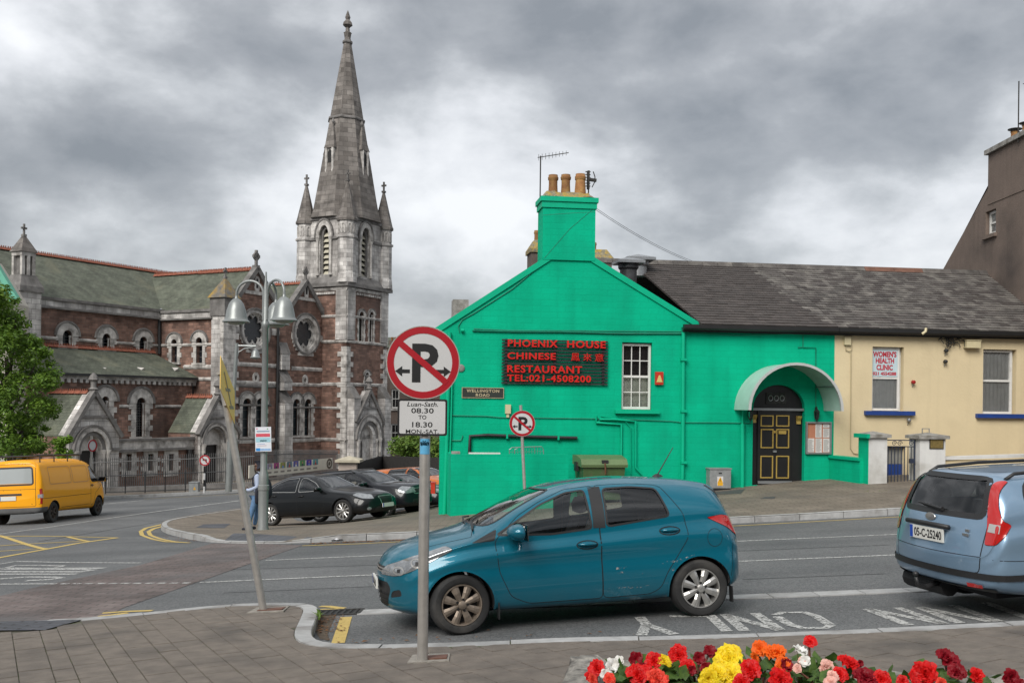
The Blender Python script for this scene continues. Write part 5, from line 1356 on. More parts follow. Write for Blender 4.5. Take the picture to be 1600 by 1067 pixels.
# belfry stage
zb0 = zcor; zst = zof(TR,541,369)
def belfry_face(pl,a,b,u0,u1,v0,v1,vs):
 w0,w1,z0,z1 = rect(pl,u0,u1,v0,v1); zs = zof(pl,(u0 + u1) / 2,vs)
 hole = arch(w0,w1,z0,zs,8,True,z1 - zs); CW('belfry_wall',pl,[(a,zb0),(b,zb0),(b,zspb),(a,zspb)],[hole],ASHL,.5,.06,two)
 oo = arch(w0 - .34,w1 + .34,zs - .2,zs,8,True,z1 - zs + .42); ii = arch(w0,w1,zs - .2,zs,8,True,z1 - zs)
 fr = Geo().ring(oo[1:-1],ii[1:-1],-.08,.3).build('belfry_arch',LIME,two,pl.M)
 o2 = arch(w0 - .46,w1 + .46,zs - .2,zs,8,True,z1 - zs + .56); Geo().ring(o2[1:-1],oo[1:-1],-.14,.0).build('hood_mould',LIMD,fr,pl.M)
 m2 = arch(w0 - .02,w1 + .02,z0,zs,8,True,z1 - zs + .02); i2 = arch(w0 + .20,w1 - .20,z0,zs,8,True,z1 - zs - .26); Geo().ring(m2,i2,.22,.40).build('inner_order',LIMD,fr,pl.M)
 n = 8
 for k in range(n):
  z = z0 + (zs + (z1 - zs) * .55 - z0) * (k + .5) / n; h = (zs - z0) / n
  Geo().add([(w0 + .2,.28,z - h * .42),(w1 - .2,.28,z - h * .42),(w1 - .2,.52,z + h * .42),(w0 + .2,.52,z + h * .42),(w0 + .2,.28,z - h * .54),(w1 - .2,.28,z - h * .54)],[(0,1,2,3),(4,5,1,0)]).build('louvre',LOUV,fr,pl.M)
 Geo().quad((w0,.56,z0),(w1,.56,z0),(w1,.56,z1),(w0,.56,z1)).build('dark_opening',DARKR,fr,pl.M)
 for x in (w0 - .17,w1 + .17):
  Geo().lathe([(.16,z0 - .05),(.16,z0 + .1),(.11,z0 + .16),(.11,zs - .22),(.17,zs - .06),(.18,zs + .02)],10,(x,-.02,0)).build('shaft',LIME,fr,pl.M,smooth=40)
 # sloped sill
 Geo().add([(w0 - .3,-.25,z0 - .85),(w1 + .3,-.25,z0 - .85),(w1 + .3,.3,z0),(w0 - .3,.3,z0)],[(0,1,2,3)]).build('sloped_sill',LIME,fr,pl.M)
 z = zst
 for x0,x1 in ((a,w0 - .05),(w1 + .05,b)): Geo().box(x0,x1,-.10,.07,z - .10,z + .10).build('belfry_string',LIMD,two,pl.M)
belfry_face(TL,-SL,0,499,514,352,429,372); belfry_face(TR,0,SR,564.5,577.5,356,433,376)
tower_slab('spire_cornice',.06,zspb - .1,zspb + .1,LIMD)
# corner turrets and pinnacles
turr = [(O,'front'),(O + d1 * SR,'r'),(O - ee * SL,'l'),(O - ee * SL + d1 * SR,'b')]
for c,nm in turr:
 c = c + (ee * (-.28) + d1 * .28 if nm == 'front' else ee * -.28 - d1 * .28 if nm == 'r' else ee * .28 + d1 * .28 if nm == 'l' else ee * .28 - d1 * .28)
 r0 = .72; T = (c.x,c.y,0); rot = TH + math.pi / 8
 tu = Geo().lathe([(r0 * 1.12,zcor + .02),(r0 * 1.05,zcor + .7),(r0,zcor + .8),(r0,zst - .1),(r0 * 1.16,zst - .06),(r0 * 1.16,zst + .1),(r0 * .96,zst + .14),(r0 * .96,zof(TR,541,343))],8,T,rot=rot).build('corner_turret',ASHL,two)
 zt = zof(TR,541,336); zz_ = zt + 2.75
 Geo().lathe([(r0 * 1.14,zt - .38),(r0 * 1.16,zt - .2),(r0 * 1.05,zt - .05),(.10,zz_),(.13,zz_ + .05),(.05,zz_ + .12)],8,T,rot=rot).build('pinnacle',SPIR,tu)
 cross_on('finial',tu,Matrix(((ee.x,d1.x,0,c.x),(ee.y,d1.y,0,c.y),(0,0,1,0),(0,0,0,1))),(0,0,zz_ + .05),.85)
 for k in range(8):
  a = rot + math.pi / 8 + k * math.pi / 4; rm = r0 * .97 * math.cos(math.pi / 8); t = Vector((math.cos(a),math.sin(a),0))
  pl = Plane(c.x + t.x * rm,c.y + t.y * rm,-t.y,t.x)
  if pl.n.dot(Vector((c.x,c.y,0))) > 0: continue
  z0,z1 = zst + .28,zt - .55; oa = arch(-.17,.17,z0,z1 - .17,6); ia = arch(-.09,.09,z0,z1 - .19,6); Geo().ring(oa,ia,-.05,.01).build('blind_arch',LIME,tu,pl.M)
# spire
sc_ = O + d1 * (SR / 2) - ee * (SL / 2); ztip = P(543,44,sc_.y).z; zbase = zspb + .1
axM = Matrix(((ee.x,d1.x,0,sc_.x),(ee.y,d1.y,0,sc_.y),(0,0,1,0),(0,0,0,1)))
def sp_r(z): # half width of the spire at height z, slightly flared foot
 t = (z - zbase) / (ztip - zbase); return (1 - t) * 2.72 + .10 + (.10 * (1 - t * 9) ** 2 if t < .11 else 0)
zk = [zbase + (ztip - zbase) * t for t in np.linspace(0,.985,26)]
ax_,ay_ = SL / 5.1,SR / 5.3
Geo().lathe([(sp_r(z) / math.cos(math.pi / 8),z) for z in zk],8,(0,0,0),rot=math.pi / 8,sx=ax_,sy=ay_).build('spire',SPIR,two,axM)
spo = [c for c in church.children if c.name.startswith('tower')][0]
for v in (67,190):
 z = P(543,v,sc_.y).z; r = sp_r(z) / math.cos(math.pi / 8)
 Geo().lathe([(r * .98,z - .14),(r + .12,z - .06),(r + .12,z + .06),(r * .96,z + .16)],8,(0,0,0),rot=math.pi / 8,sx=ax_,sy=ay_).build('spire_band',LIMD,two,axM)
zf = ztip - .5
Geo().lathe([(.22,zf - .5),(.30,zf),(.34,zf + .08),(.18,zf + .16),(.16,zf + .5),(.40,zf + .7),(.34,zf + .95),(.16,zf + 1.15),(.22,zf + 1.35),(.03,zf + 1.9)],8,(0,0,0)).build('spire_finial',SPIR,two,axM,smooth=30)
# lucarnes on the diagonal and face sides
zl0,zl1 = P(516,282,sc_.y).z,P(516,200,sc_.y).z
for k,(ax,ay) in enumerate(((1,0),(0,-1),(-1,0),(0,1))):
 z0 = zl0 - .4; pc = Vector((ax * SL / 5.1,ay * SR / 5.3,0)); t = Vector((ax,ay,0)); sd = Vector((-ay,ax,0))
 r0,r1 = sp_r(z0),sp_r(zl1); hs = .42; zs = P(516,240,sc_.y).z
 g = Geo(); ro = r0 - .25; ctr = lambda r,q,z: Vector((ax * SL / 5.1 * r,ay * SR / 5.3 * r,z)) + sd * q
 V = [ctr(ro,-hs,z0),ctr(ro,hs,z0),ctr(ro,hs,zs),ctr(ro,-hs,zs),ctr(.3,-hs,z0),ctr(.3,hs,z0),ctr(.3,hs,zs),ctr(.3,-hs,zs)]
 g.add(V,[(0,1,2,3),(1,5,6,2),(0,3,7,4)]); lu = g.build('lucarne',LIME,two,axM)
 for c in (-1,1): Geo().tube([ctr(ro + .05,hs * .75 * c,z0),ctr(ro + .05,hs * .75 * c,zs)],.1,6).build('lucarne_shaft',LIME,lu,axM)
 o_ = [ctr(ro + .01,-.2,z0 + .2),ctr(ro + .01,.2,z0 + .2),ctr(ro + .01,.2,zs - .3),ctr(ro + .01,0,zs - .05),ctr(ro + .01,-.2,zs - .3)]
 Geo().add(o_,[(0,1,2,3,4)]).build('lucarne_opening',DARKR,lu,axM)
 Geo().add([ctr(ro + .12,-hs - .1,zs),ctr(ro + .12,hs + .1,zs),ctr(ro - .75,hs + .1,zs),ctr(ro - .75,-hs - .1,zs),ctr(ro - .35,0,zl1)],[(0,1,4),(1,2,4),(3,0,4),(2,3,4),(3,2,1,0)]).build('lucarne_roof',SPIR,lu,axM)
 Geo().lathe([(.06,0),(.13,.12),(.13,.2),(.04,.42)],6,ctr(ro - .35,0,zl1 - .05)).build('lucarne_finial',LIMD,lu,axM)
# tower portal with gable
def portal(pl,par,apex,left,right,arch_out,spring_v,top_v,tymp,door,base_v,depth=1.0,finial=True,roofback=0.0,ridge_to=None,rings=2):
 ax,az = pl.px(*apex); lx,lz = pl.px(*left); rx,rz_ = pl.px(*right); ez = (lz + rz_) / 2
 zb = GZ; po = Geo()
 a0,a1 = sof(pl,arch_out[0],spring_v),sof(pl,arch_out[1],spring_v); zs = zof(pl,(arch_out[0] + arch_out[1]) / 2,spring_v); zt = zof(pl,(arch_out[0] + arch_out[1]) / 2,top_v)
 ro = zt - zs; t0,t1 = sof(pl,tymp[0],spring_v),sof(pl,tymp[1],spring_v); c = (a0 + a1) / 2
 hw = (a1 - a0) / 2
 hole = arch(t0,t1,zb,zs,12,rise=ro * (t1 - t0) / (a1 - a0))
 p_ = po.wall([(lx,zb),(rx,zb),(rx,ez),(ax,az),(lx,ez)],[hole],depth,0).build('portal',ASHL,par,pl.M)
 k = (t1 - t0) / (a1 - a0)
 for q in range(rings):
  f0 = 1 - (1 - k) * q / rings; f1 = 1 - (1 - k) * (q + 1) / rings
  oo = arch(c - hw * f0,c + hw * f0,zs,zs + .001,14,rise=ro * f0); ii = arch(c - hw * f1,c + hw * f1,zs,zs + .001,14,rise=ro * f1)
  Geo().ring(oo[1:-1],ii[1:-1],-.16 + .12 * q,.08).build('arch_order',LIME if q % 2 == 0 else LIMD,p_,pl.M)
  x = hw * (f0 + f1) / 2
  for sg_ in (-1,1): Geo().lathe([(.12,zb),(.12,zs - .25),(.19,zs - .08),(.21,zs + .02)],8,(c + sg_ * x,-.08 + .12 * q,0)).build('column',LIME,p_,pl.M,smooth=40)
 h2 = arch(c - hw * 1.1,c + hw * 1.1,zs,zs + .001,14,rise=ro * 1.1); o1 = arch(c - hw,c + hw,zs,zs + .001,14,rise=ro); Geo().ring(h2[1:-1],o1[1:-1],-.20,.0).build('hood_mould',LIMD,p_,pl.M)
 dx0,dx1,dz0_,dz1_ = rect(pl,*door)
 Geo().prism(arch(t0,t1,dz1_,zs,12,rise=ro * k),.30,.40).build('tympanum',LIME,p_,pl.M)
 Geo().box(t0,dx0,.30,.42,zb,dz1_).build('jamb',LIME,p_,pl.M); Geo().box(dx1,t1,.30,.42,zb,dz1_).build('jamb',LIME,p_,pl.M)
 Geo().box(dx0,dx1,.5,.56,zb,dz1_).build('door',mat('church_door',(.018,.015,.014),.6,var=.3),p_,pl.M)
 # raking copings
 for (x,z) in ((lx,ez),(rx,ez)):
  d = Vector((ax - x,0,az - z)).normalized(); n_ = Vector((-d.z,0,d.x)); n_ = n_ if n_.z > 0 else -n_
  p0 = Vector((x,0,z)) - d * .25; q0 = Vector((ax,0,az)) + d * .06
  V = [(w + n_ * h) for w in (p0,q0) for h in (-.10,.14)]
  Geo().add([(w.x,-.16,w.z) for w in V] + [(w.x,.25,w.z) for w in V],[(0,2,3,1),(4,5,7,6),(1,3,7,5),(0,4,6,2),(0,1,5,4),(2,6,7,3)]).build('coping',LIMD,p_,pl.M)
 zbnd = ez + (az - ez) * .42; f = .58
 Geo().box(ax - (ax - lx) * f * .95,ax + (rx - ax) * f * .95,-.10,.01,zbnd - .08,zbnd + .06).build('band',LIMD,p_,pl.M)
 Geo().box(lx - .02,a0 - .1,-.12,.01,zs - .06,zs + .12).build('impost',LIMD,p_,pl.M); Geo().box(a1 + .1,rx + .02,-.12,.01,zs - .06,zs + .12).build('impost',LIMD,p_,pl.M)
 if finial: Geo().lathe([(.16,-.2),(.16,.1),(.28,.2),(.16,.3),(.16,.62),(.30,.75),(.22,.95),(.05,1.15)],8,(ax,.05,az)).build('finial',LIMD,p_,pl.M)
 if roofback:
  g = Geo(); g.add([(lx - .05,.2,ez - .1),(ax,.2,az - .05),(ax,roofback,az - .05),(lx - .05,roofback,ez - .1),(rx + .05,.2,ez - .1),(rx + .05,roofback,ez - .1)],[(0,1,2,3),(1,4,5,2)])
  g.build('porch_roof',CSLA,p_,pl.M); g = Geo().quad((lx,roofback,zb),(lx,.2,zb),(lx,.2,ez - .1),(lx,roofback,ez - .1)); g.build('porch_side',SAND,p_,pl.M)
  ridge(p_,pl.w(ax,.5,az),pl.w(ax,roofback,az))
 return p_
TP = TR.off(.75)
pt = portal(TP,two,(577.5,611),(557.5,652),(597,659),(556.5,594),686,651,(559,583),(560,571,680,715),715,.8,True)
cross_on('cross',pt,TP.M,(TP.px(577.5,634)[0],-.05,TP.px(577.5,634)[1]),.6,LIMD)
for u in (546.5,594.5):
 x = sof(TR,u,640); w = .42; z0,z1 = zof(TR,u,622),zof(TR,u,601)
 Geo().box(x - w,x + w,-.75,.02,GZ,z0).build('buttress',ASHL,two,TR.M)
 Geo().add([(x - w - .03,-.80,z0),(x + w + .03,-.80,z0),(x + w + .03,.02,z1),(x - w - .03,.02,z1),(x - w - .03,.02,z0),(x + w + .03,.02,z0)],[(0,1,2,3),(0,3,4),(1,5,2),(0,4,5,1)]).build('buttress_cap',LIMD,two,TR.M)
# --- rose-window wall with two gables
g1 = [A_.px(*p) for p in ((362,478),(401,421),(431,477))]; g2 = [A_.px(*p) for p in ((452,481),(478,442),(506,494))]
sa,sb = sT,0.3
zsh = (g1[0][1] + g1[2][1]) / 2; zsh2 = (g2[0][1] + g2[2][1]) / 2
def rose(cu,cv,rpx,inner,lobes=8,rot=0):
 s,z = A_.px(cu,cv); sc = (zof(A_,cu,cv - 10) - z) / 10; Rr,ri = rpx * sc,inner * sc
 n = 32; circ = lambda r: [(s + r * math.cos(2 * math.pi * k / n),z + r * math.sin(2 * math.pi * k / n)) for k in range(n)]
 hole = circ(ri * 1.16)
 w = Geo().ring(circ(Rr * .96),circ(ri * 1.15),-.10,.12,True).build('rose_window',LIME,church,A_.M)
 Geo().ring(circ(Rr * 1.04),circ(Rr * .96),-.17,.0,True).build('hood_mould',LIMD,w,A_.M)
 Geo().ring(circ(ri * 1.17),circ(ri * 1.06),.10,.28,True).build('inner_ring',LIME,w,A_.M)
 # tracery plate pierced by a ring of foils
 foil = []; m = 96
 for k in range(m):
  a = 2 * math.pi * k / m; r = ri * (.70 + .30 * abs(math.cos(lobes * (a + rot) / 2)) ** .7); foil.append((s + r * math.cos(a),z + r * math.sin(a)))
 holes_ = [foil]
 for k in range(lobes):
  a = 2 * math.pi * (k + .5) / lobes - rot; r0 = ri * .98; holes_.append([(s + r0 * math.cos(a) + ri * .07 * math.cos(b),z + r0 * math.sin(a) + ri * .07 * math.sin(b)) for b in np.linspace(0,2 * math.pi,7)[:-1]])
 cc = [(s + ri * 1.10 * math.cos(2 * math.pi * k / 48),z + ri * 1.10 * math.sin(2 * math.pi * k / 48)) for k in range(48)]
 Geo().wall(cc,holes_,.12,.18).build('tracery',LIME,w,A_.M)
 Geo().prism(circ(ri * 1.12),.34,.36).build('leaded_pane',mat('rose_glass',(.035,.037,.042),.35,var=.3,scale=8),w,A_.M)
 # stepped lower surround
 for k in range(5):
  f = (k + .5) / 5; hw_ = Rr * math.cos(math.asin(min(.98,.15 + f * .8))) * 1.08; zz0 = z - Rr * (.15 + f * .86)
  for sg_ in (-1,1):
   x = s + sg_ * hw_; Geo().box(min(x,x - sg_ * .45),max(x,x - sg_ * .45),-.07,.05,zz0 - .16,zz0 + .2).build('surround_stone',LIME,w,A_.M)
 Geo().box(s - .9,s + .9,-.08,.05,z - Rr * 1.10,z - Rr * .96).build('surround_stone',LIME,w,A_.M)
 return hole
hl = [rose(398,515,33,23,8,math.pi / 8),rose(477.5,521.5,31.5,21,6,0)]
for (ua,ub,uc,ud,va,vb) in ((378,391.5,399,412,622,682),(457,467.5,475,485.5,623,680)):
 for u0,u1 in ((ua,ub),(uc,ud)): hl.append(arched_window(A_,church,u0,u1,va,vb,ring=.42,bars=(1,4),glass=mat('sash_glass',(.03,.04,.045),.2,var=.2)))
for cu,cv in ((399,590.5),(476,594)):
 s,z = A_.px(cu,cv); q = [(s + .13 * math.cos(a),z + .2 * math.sin(a)) for a in np.linspace(0,2 * math.pi,13)[:-1]]; q2 = [(s + .34 * math.cos(a),z + .42 * math.sin(a)) for a in np.linspace(0,2 * math.pi,13)[:-1]]
 hl.append(q); Geo().ring(q2,q,-.08,.1,True).build('oculus',LIME,church,A_.M); Geo().prism(q,.2,.22).build('oculus_pane',DARKR,church,A_.M)
outer = [(sa,GZ),(sb,GZ),(sb,g2[2][1]),(g2[2][0],g2[2][1]),g2[1],(g2[0][0],g2[0][1]),(g1[2][0],g1[2][1]),g1[1],(g1[0][0],g1[0][1]),(sa,g1[0][1])]
CW('chapel_wall',A_,outer,hl,SAND)
for gg in (g1,g2):
 for e in (gg[0],gg[2]):
  d = Vector((gg[1][0] - e[0],0,gg[1][1] - e[1])).normalized(); n_ = Vector((-d.z,0,d.x)); n_ = n_ if n_.z > 0 else -n_
  p0 = Vector((e[0],0,e[1])) - d * .3; q0 = Vector((gg[1][0],0,gg[1][1])) + d * .1; V = [(w + n_ * h) for w in (p0,q0) for h in (-.12,.22)]
  Geo().add([(w.x,-.20,w.z) for w in V] + [(w.x,.30,w.z) for w in V],[(0,2,3,1),(4,5,7,6),(1,3,7,5),(0,4,6,2),(0,1,5,4),(2,6,7,3)]).build('gable_coping',LIMD,church,A_.M)
 x,z = gg[1]; zb_ = gg[0][1] + (gg[1][1] - gg[0][1]) * .40; w_ = (gg[2][0] - gg[0][0]) * .27
 Geo().box(x - w_,x + w_,-.08,.02,zb_ - .12,zb_ + .12).build('gable_band',LIME,church,A_.M)
 Geo().box(x - .2,x + .2,-.1,.02,zb_ + .12,zb_ + .3).build('niche_base',LIME,church,A_.M); Geo().prism(arch(x - .24,x + .24,zb_ + .3,zb_ + 1.0,6),-.08,.02).build('gable_niche',LIME,church,A_.M)
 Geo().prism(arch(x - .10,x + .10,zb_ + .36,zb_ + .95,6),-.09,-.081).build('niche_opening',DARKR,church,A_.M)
 cross_on('gable_cross',church,A_.M,(x,.05,z + .15),1.25 if gg is g1 else 1.1,LIMD,True)
 # roof running back from the gable
 Geo().add([(gg[0][0],.1,gg[0][1]),(x,.1,z - .05),(x,9,z - .05),(gg[0][0],9,gg[0][1]),(gg[2][0],.1,gg[2][1]),(gg[2][0],9,gg[2][1])],[(0,1,2,3),(1,4,5,2)]).build('chapel_roof',CSLA,church,A_.M)
 ridge(church,A_.w(x,.5,z),A_.w(x,5.6 if gg is g1 else 3.2,z))
for ua,ub,v,h in ((366,432,570,.3),(455,504,576.5,.3),(366,432,598,.26),(455,504,601,.26),(350,436,689,.3),(455,504,687,.3),(362,378,515,.5),(424,436,519,.5),(455,462,524,.5),(496,506,529,.5)):
 band(A_,church,ua,ub,v,h,.08)
band(A_,church,366,432,603,.22,.08,LIMD); band(A_,church,372,423,633,.16,.10,LIMD); band(A_,church,449,503,636.5,.16,.1,LIMD)
# stepped buttress between the gables and downpipe
bx0,bx1 = sof(A_,434.5,600),sof(A_,447,600)
for v0,v1,pr in ((535,578,.35),(578,610,.6),(610,760,.7)):
 zt,zb_ = zof(A_,445,v0),zof(A_,445,v1) if v1 < 700 else GZ
 Geo().box(bx0,bx1,-pr,.02,zb_,zt - .9).build('buttress',ASHL,church,A_.M)
 Geo().add([(bx0 - .05,-pr - .05,zt - .9),(bx1 + .05,-pr - .05,zt - .9),(bx1 + .05,.0,zt),(bx0 - .05,.0,zt),(bx0 - .05,0,zt - .9),(bx1 + .05,0,zt - .9)],[(0,1,2,3),(0,3,4),(1,5,2),(0,4,5,1)]).build('buttress_cap',LIMD,church,A_.M)
pipe(church,'rainwater_pipe',BLACKM,A_,[(432,505),(431,600),(428,730)],.10,-.16)
# corner turret left of gable 1
x = sof(A_,357,500); zt0,zt1,ztt = zof(A_,357,490),zof(A_,357,466),zof(A_,357,431)
tq = Geo().box(x - .62,x + .55,-.22,1.0,GZ,zt0 - .2).build('corner_buttress',ASHL,church,A_.M)
quoins(A_,church,x - .75,zof(A_,357,700),zt0 - .4,.45,1.55,1.2,1,LIME,-.26)
Geo().box(x - .7,x + .65,-.3,1.1,zt0 - .199,zt1).build('turret',LIMD,church,A_.M)
Geo().add([(x - .85,-.45,zt1),(x + .8,-.45,zt1),(x + .8,1.2,zt1),(x - .85,1.2,zt1),(x,.35,ztt)],[(0,1,4),(1,2,4),(2,3,4),(3,0,4),(3,2,1,0)]).build('turret_cap',mat('lichened_cap',(.15,.14,.125),.9,var=.3,stain=(.32,.20,.03),stain_amt=.45,stain_scale=1.5),church,A_.M)
cross_on('turret_finial',church,A_.M,(x,.35,ztt - .1),.7)
# --- transept cross wall
a,b = sof(WT,250,560),.15 + tA - tA
tl = tN - 0.0
wh = [arched_window(WT,church,268.5,277.5,530,566,ring=.42,bars=(1,3)),arched_window(WT,church,307,317,527,567,ring=.42,bars=(2,4))]
zpar = zof(WT,300,485)
WTl = lambda t: t - 0.0
CW('transept_wall',WT,[(tN,GZ),(tA,GZ),(tA,zpar - .5),(tN,zpar - .5)],wh,SAND)
Geo().box(tN,tA - .9,-.14,.3,zof(WT,300,497),zpar - .14).build('parapet',ASHL,church,WT.M); Geo().box(tN,tA - .9,-.26,.34,zpar - .139,zpar + .04).build('parapet_coping',LIMD,church,WT.M); Geo().box(tN,tA - .9,-.24,.02,zof(WT,300,499.5),zof(WT,300,496.9)).build('parapet_moulding',LIMD,church,WT.M)
band(WT,church,251,348,538.5,.2,.1); band(WT,church,288,348,573,.3,.12); band(WT,church,306,348,592,.24,.1)
pipe(church,'rainwater_pipe',BLACKM,WT,[(251.5,501),(251.5,553)],.12,-.15)
pipe(church,'rainwater_pipe',BLACKM,WT,[(305,596),(303,604),(303,640)],.14,-.2)
# transept roof: slope facing the viewer
rzt = zof(A_,401,428);
ev = zpar - .1
Ac = A_.px(401,421)[0]   # s of gable apex along d1
p_eL = WT.w(tN,-.05,ev); p_eR = WT.w(tA,-.05,ev)
pr_R = A_.w(Ac,.3,g1[1][1] - .05); pr_L = A_.w(Ac,-(tN - tA) + 4.2,g1[1][1] - .05)
Geo().add([p_eL - ee * 4.2,p_eR,pr_R,pr_L],[(0,1,2,3)]).build('transept_roof',CSLA,church)
ridge(church,pr_R + Vector((0,0,.1)),pr_L + Vector((0,0,.1)))
# --- nave clerestory
nh = [arched_window(NV,church,97,112,516,541,ring=.50,bars=(2,4)),arched_window(NV,church,159,172,521,546,ring=.50,bars=(2,4)),arched_window(NV,church,217,229,526,551,ring=.50,bars=(2,4))]
sN0,sN1 = sof(NV,-60,520),sT + .2
zpn = zof(NV,200,479)
CW('nave_wall',NV,[(sN0,GZ),(sN1,GZ),(sN1,zpn - .2),(sN0,zpn - .2)],nh,SAND)
Geo().box(sN0,sN1,-.14,.3,zof(NV,200,492),zpn - .15).build('parapet',ASHL,church,NV.M); Geo().box(sN0,sN1,-.26,.34,zpn - .149,zpn + .03).build('parapet_coping',LIMD,church,NV.M); Geo().box(sN0,sN1,-.24,.02,zof(NV,200,494.5),zof(NV,200,491.9)).build('parapet_moulding',LIMD,church,NV.M)
for ua,ub in ((58,88),(122,151),(181,210),(237,250)): band(NV,church,ua,ub,534,.2,.1,u_at=165)
NR = NV.off(-5.2); zr = zof(NR,160,414)
Geo().add([NV.w(sN0,-.1,zpn - .12),NV.w(sN1 + 7,-.1,zpn - .12),NV.w(sN1 + 7,5.2,zr),NV.w(sN0,5.2,zr),NV.w(sN0,10.4,zpn),NV.w(sN1 + 7,10.4,zpn)],[(0,1,2,3),(3,2,5,4)]).build('nave_roof',CSLA,church)
ridge(church,NV.w(sN0,5.2,zr + .1),NV.w(sN1 + 7,5.2,zr + .1))
Geo().bar(NV.w(sT + .1,.2,zpn + .05),NV.w(sof(NR,246,449),3.6,zof(NV.off(-3.6),246,452)),.35,.06).build('lead_flashing',SILV,church)
# west turret
x = sof(NV,41,480); tq = Geo().box(x - .78,x + .74,-.45,.95,GZ,zof(NV,41,449)).build('west_turret',ASHL,church,NV.M)
zA_,zB_,zC_,zD_ = zof(NV,41,449),zof(NV,41,430),zof(NV,41,394),zof(NV,41,364)
Geo().lathe([(1.22,zA_ - .3),(1.18,zA_ + .05),(.80,zB_ - .1),(.78,zB_)],4,(x,.3,0),rot=math.pi / 4).build('weathering',LIMD,tq,NV.M)
for cx,cy in ((-.38,-.1),(.38,-.1),(0,-.1),(-.38,.7),(.38,.7)): Geo().box(x + cx - .1,x + cx + .1,cy - .1,cy + .1,zB_,zC_ - .25).build('turret_pier',LIME,tq,NV.M)
Geo().box(x - .3,x + .3,0.0,.6,zB_,zC_ - .2).build('turret_core',LIMD,tq,NV.M); Geo().box(x - .5,x + .5,-.2,.8,zC_ - .249,zC_).build('turret_head',LIME,tq,NV.M)
Geo().add([(x - .6,-.3,zC_),(x + .6,-.3,zC_),(x + .6,.9,zC_),(x - .6,.9,zC_),(x,.3,zD_)],[(0,1,4),(1,2,4),(2,3,4),(3,0,4),(3,2,1,0)]).build('turret_cap',SPIR,tq,NV.M)
cross_on('finial',tq,NV.M,(x,.3,zD_ - .15),.75)
# --- aisle
ah = [arched_window(AI,church,157,169.5,619,672,ring=.62,bars=(5,12),depth=.35),arched_window(AI,church,212,226.5,621,682,ring=.62,bars=(5,14),depth=.35)]
zae = zof(AI,200,587.5); sI0 = sof(AI,-60,600)
CW('aisle_wall',AI,[(sI0,GZ),(sT,GZ),(sT,zae),(sI0,zae)],ah,SAND)
AR = NV; zar = zof(NV,200,549)
Geo().add([AI.w(sI0,-.35,zae + .05),AI.w(sT + .1,-.35,zae + .05),NV.w(sT - .6,.05,zar),NV.w(sI0,.05,zar)],[(0,1,2,3)]).build('aisle_roof',CSLA,church)
ridge(church,NV.w(sI0,-.05,zar + .06),NV.w(sT - .5,-.05,zar + .06))
Geo().box(sI0,sT + .1,-.42,-.28,zae - .08,zae + .04).build('aisle_gutter',BLACKM,church,AI.M); Geo().box(sI0,sT - .002,-.16,.01,zae - .3,zae - .08).build('eaves_course',LIME,church,AI.M)
n = 26
for k in range(n): xq = sof(AI,80,590) + (sT - sof(AI,80,590)) * (k + .5) / n; Geo().box(xq - .12,xq + .12,-.18,.01,zae - .52,zae - .301).build('corbel',LIME,church,AI.M)
for ua,ub in ((186,206),(242,282)): band(AI,church,ua,ub,634.5,.2,.1,u_at=214)
for u in (97,162,221,275):
 s_,z_ = AI.off(-.7).px(u,577.5); Geo().add([(s_ - .2,.62,z_ - .1),(s_ + .2,.62,z_ - .1),(s_ + .2,.9,z_ + .16),(s_ - .2,.9,z_ + .16),(s_,.45,z_ + .12)],[(0,1,4),(1,2,4),(2,3,4),(3,0,4)]).build('roof_vent',LIME,church,AI.M)
# --- vestibule and porches
zvt = zof(VE,240,685); sv0,sv1 = sof(VE,180,690),sof(VE,318,690); vh = []
for u0,u1 in ((196.5,205),(230.5,239),(262.5,271)):
 a,b,z0,z1 = rect(VE,u0,u1,709,735); vh.append([(a,z0),(b,z0),(b,z1),(a,z1)])
 w = Geo().ring([(a - .35,z0 - .35),(b + .35,z0 - .35),(b + .35,z1 + .45),(a - .35,z1 + .45)],vh[-1],-.06,.05,True).build('window',LIME,church,VE.M)
 for k in range(4):
  z = z0 + (z1 - z0) * k / 4
  if k % 2 == 0:
   for p,q in ((a - .55,a - .351),(b + .351,b + .55)): Geo().box(p,q,-.06,.05,z,z + (z1 - z0) / 4).build('jamb_stone',LIME,w,VE.M)
 Geo().box(a,b,.28,.30,z0,z1).build('leaded_pane',mat('green_leaded',(.025,.04,.032),.3,var=.3),w,VE.M)
CW('vestibule_wall',VE,[(sv0,GZ),(sv1,GZ),(sv1,zvt - .1),(sv0,zvt - .1)],vh,SAND)
Geo().box(sv0,sv1,-.14,.3,zvt - .62,zvt - .12).build('parapet',LIME,church,VE.M); Geo().box(sv0,sv1,-.24,.34,zvt - .119,zvt + .03).build('parapet_coping',LIMD,church,VE.M); Geo().box(sv0,sv1,-.24,.01,zvt - .78,zvt - .621).build('parapet_moulding',LIMD,church,VE.M)
Geo().add([VE.w(sv0,.3,zvt - .2),VE.w(sv1,.3,zvt - .2),AI.w(sT,0,zvt - .2),AI.w(sI0,0,zvt - .2)],[(0,1,2,3)]).build('lead_flat_roof',LIMD,church)
pipe(church,'rainwater_pipe',BLACKM,VE,[(293,702),(292.5,730)],.16,-.2)
portal(PO,church,(147,613),(108,677),(186,680),(115,170),704,667,(124,159),(126,156,704,735),735,.9,True,3.9)
portal(PO,church,(341,620),(313,672),(372,676),(315.5,355),693,662,(320,350),(324,345,695,725),725,.9,True,2.9)
for u,v in ((281,664),(296,665)):
 q = P(u,v,(AI.w(sof(AI,300,660),0,0)).y - 3.0)
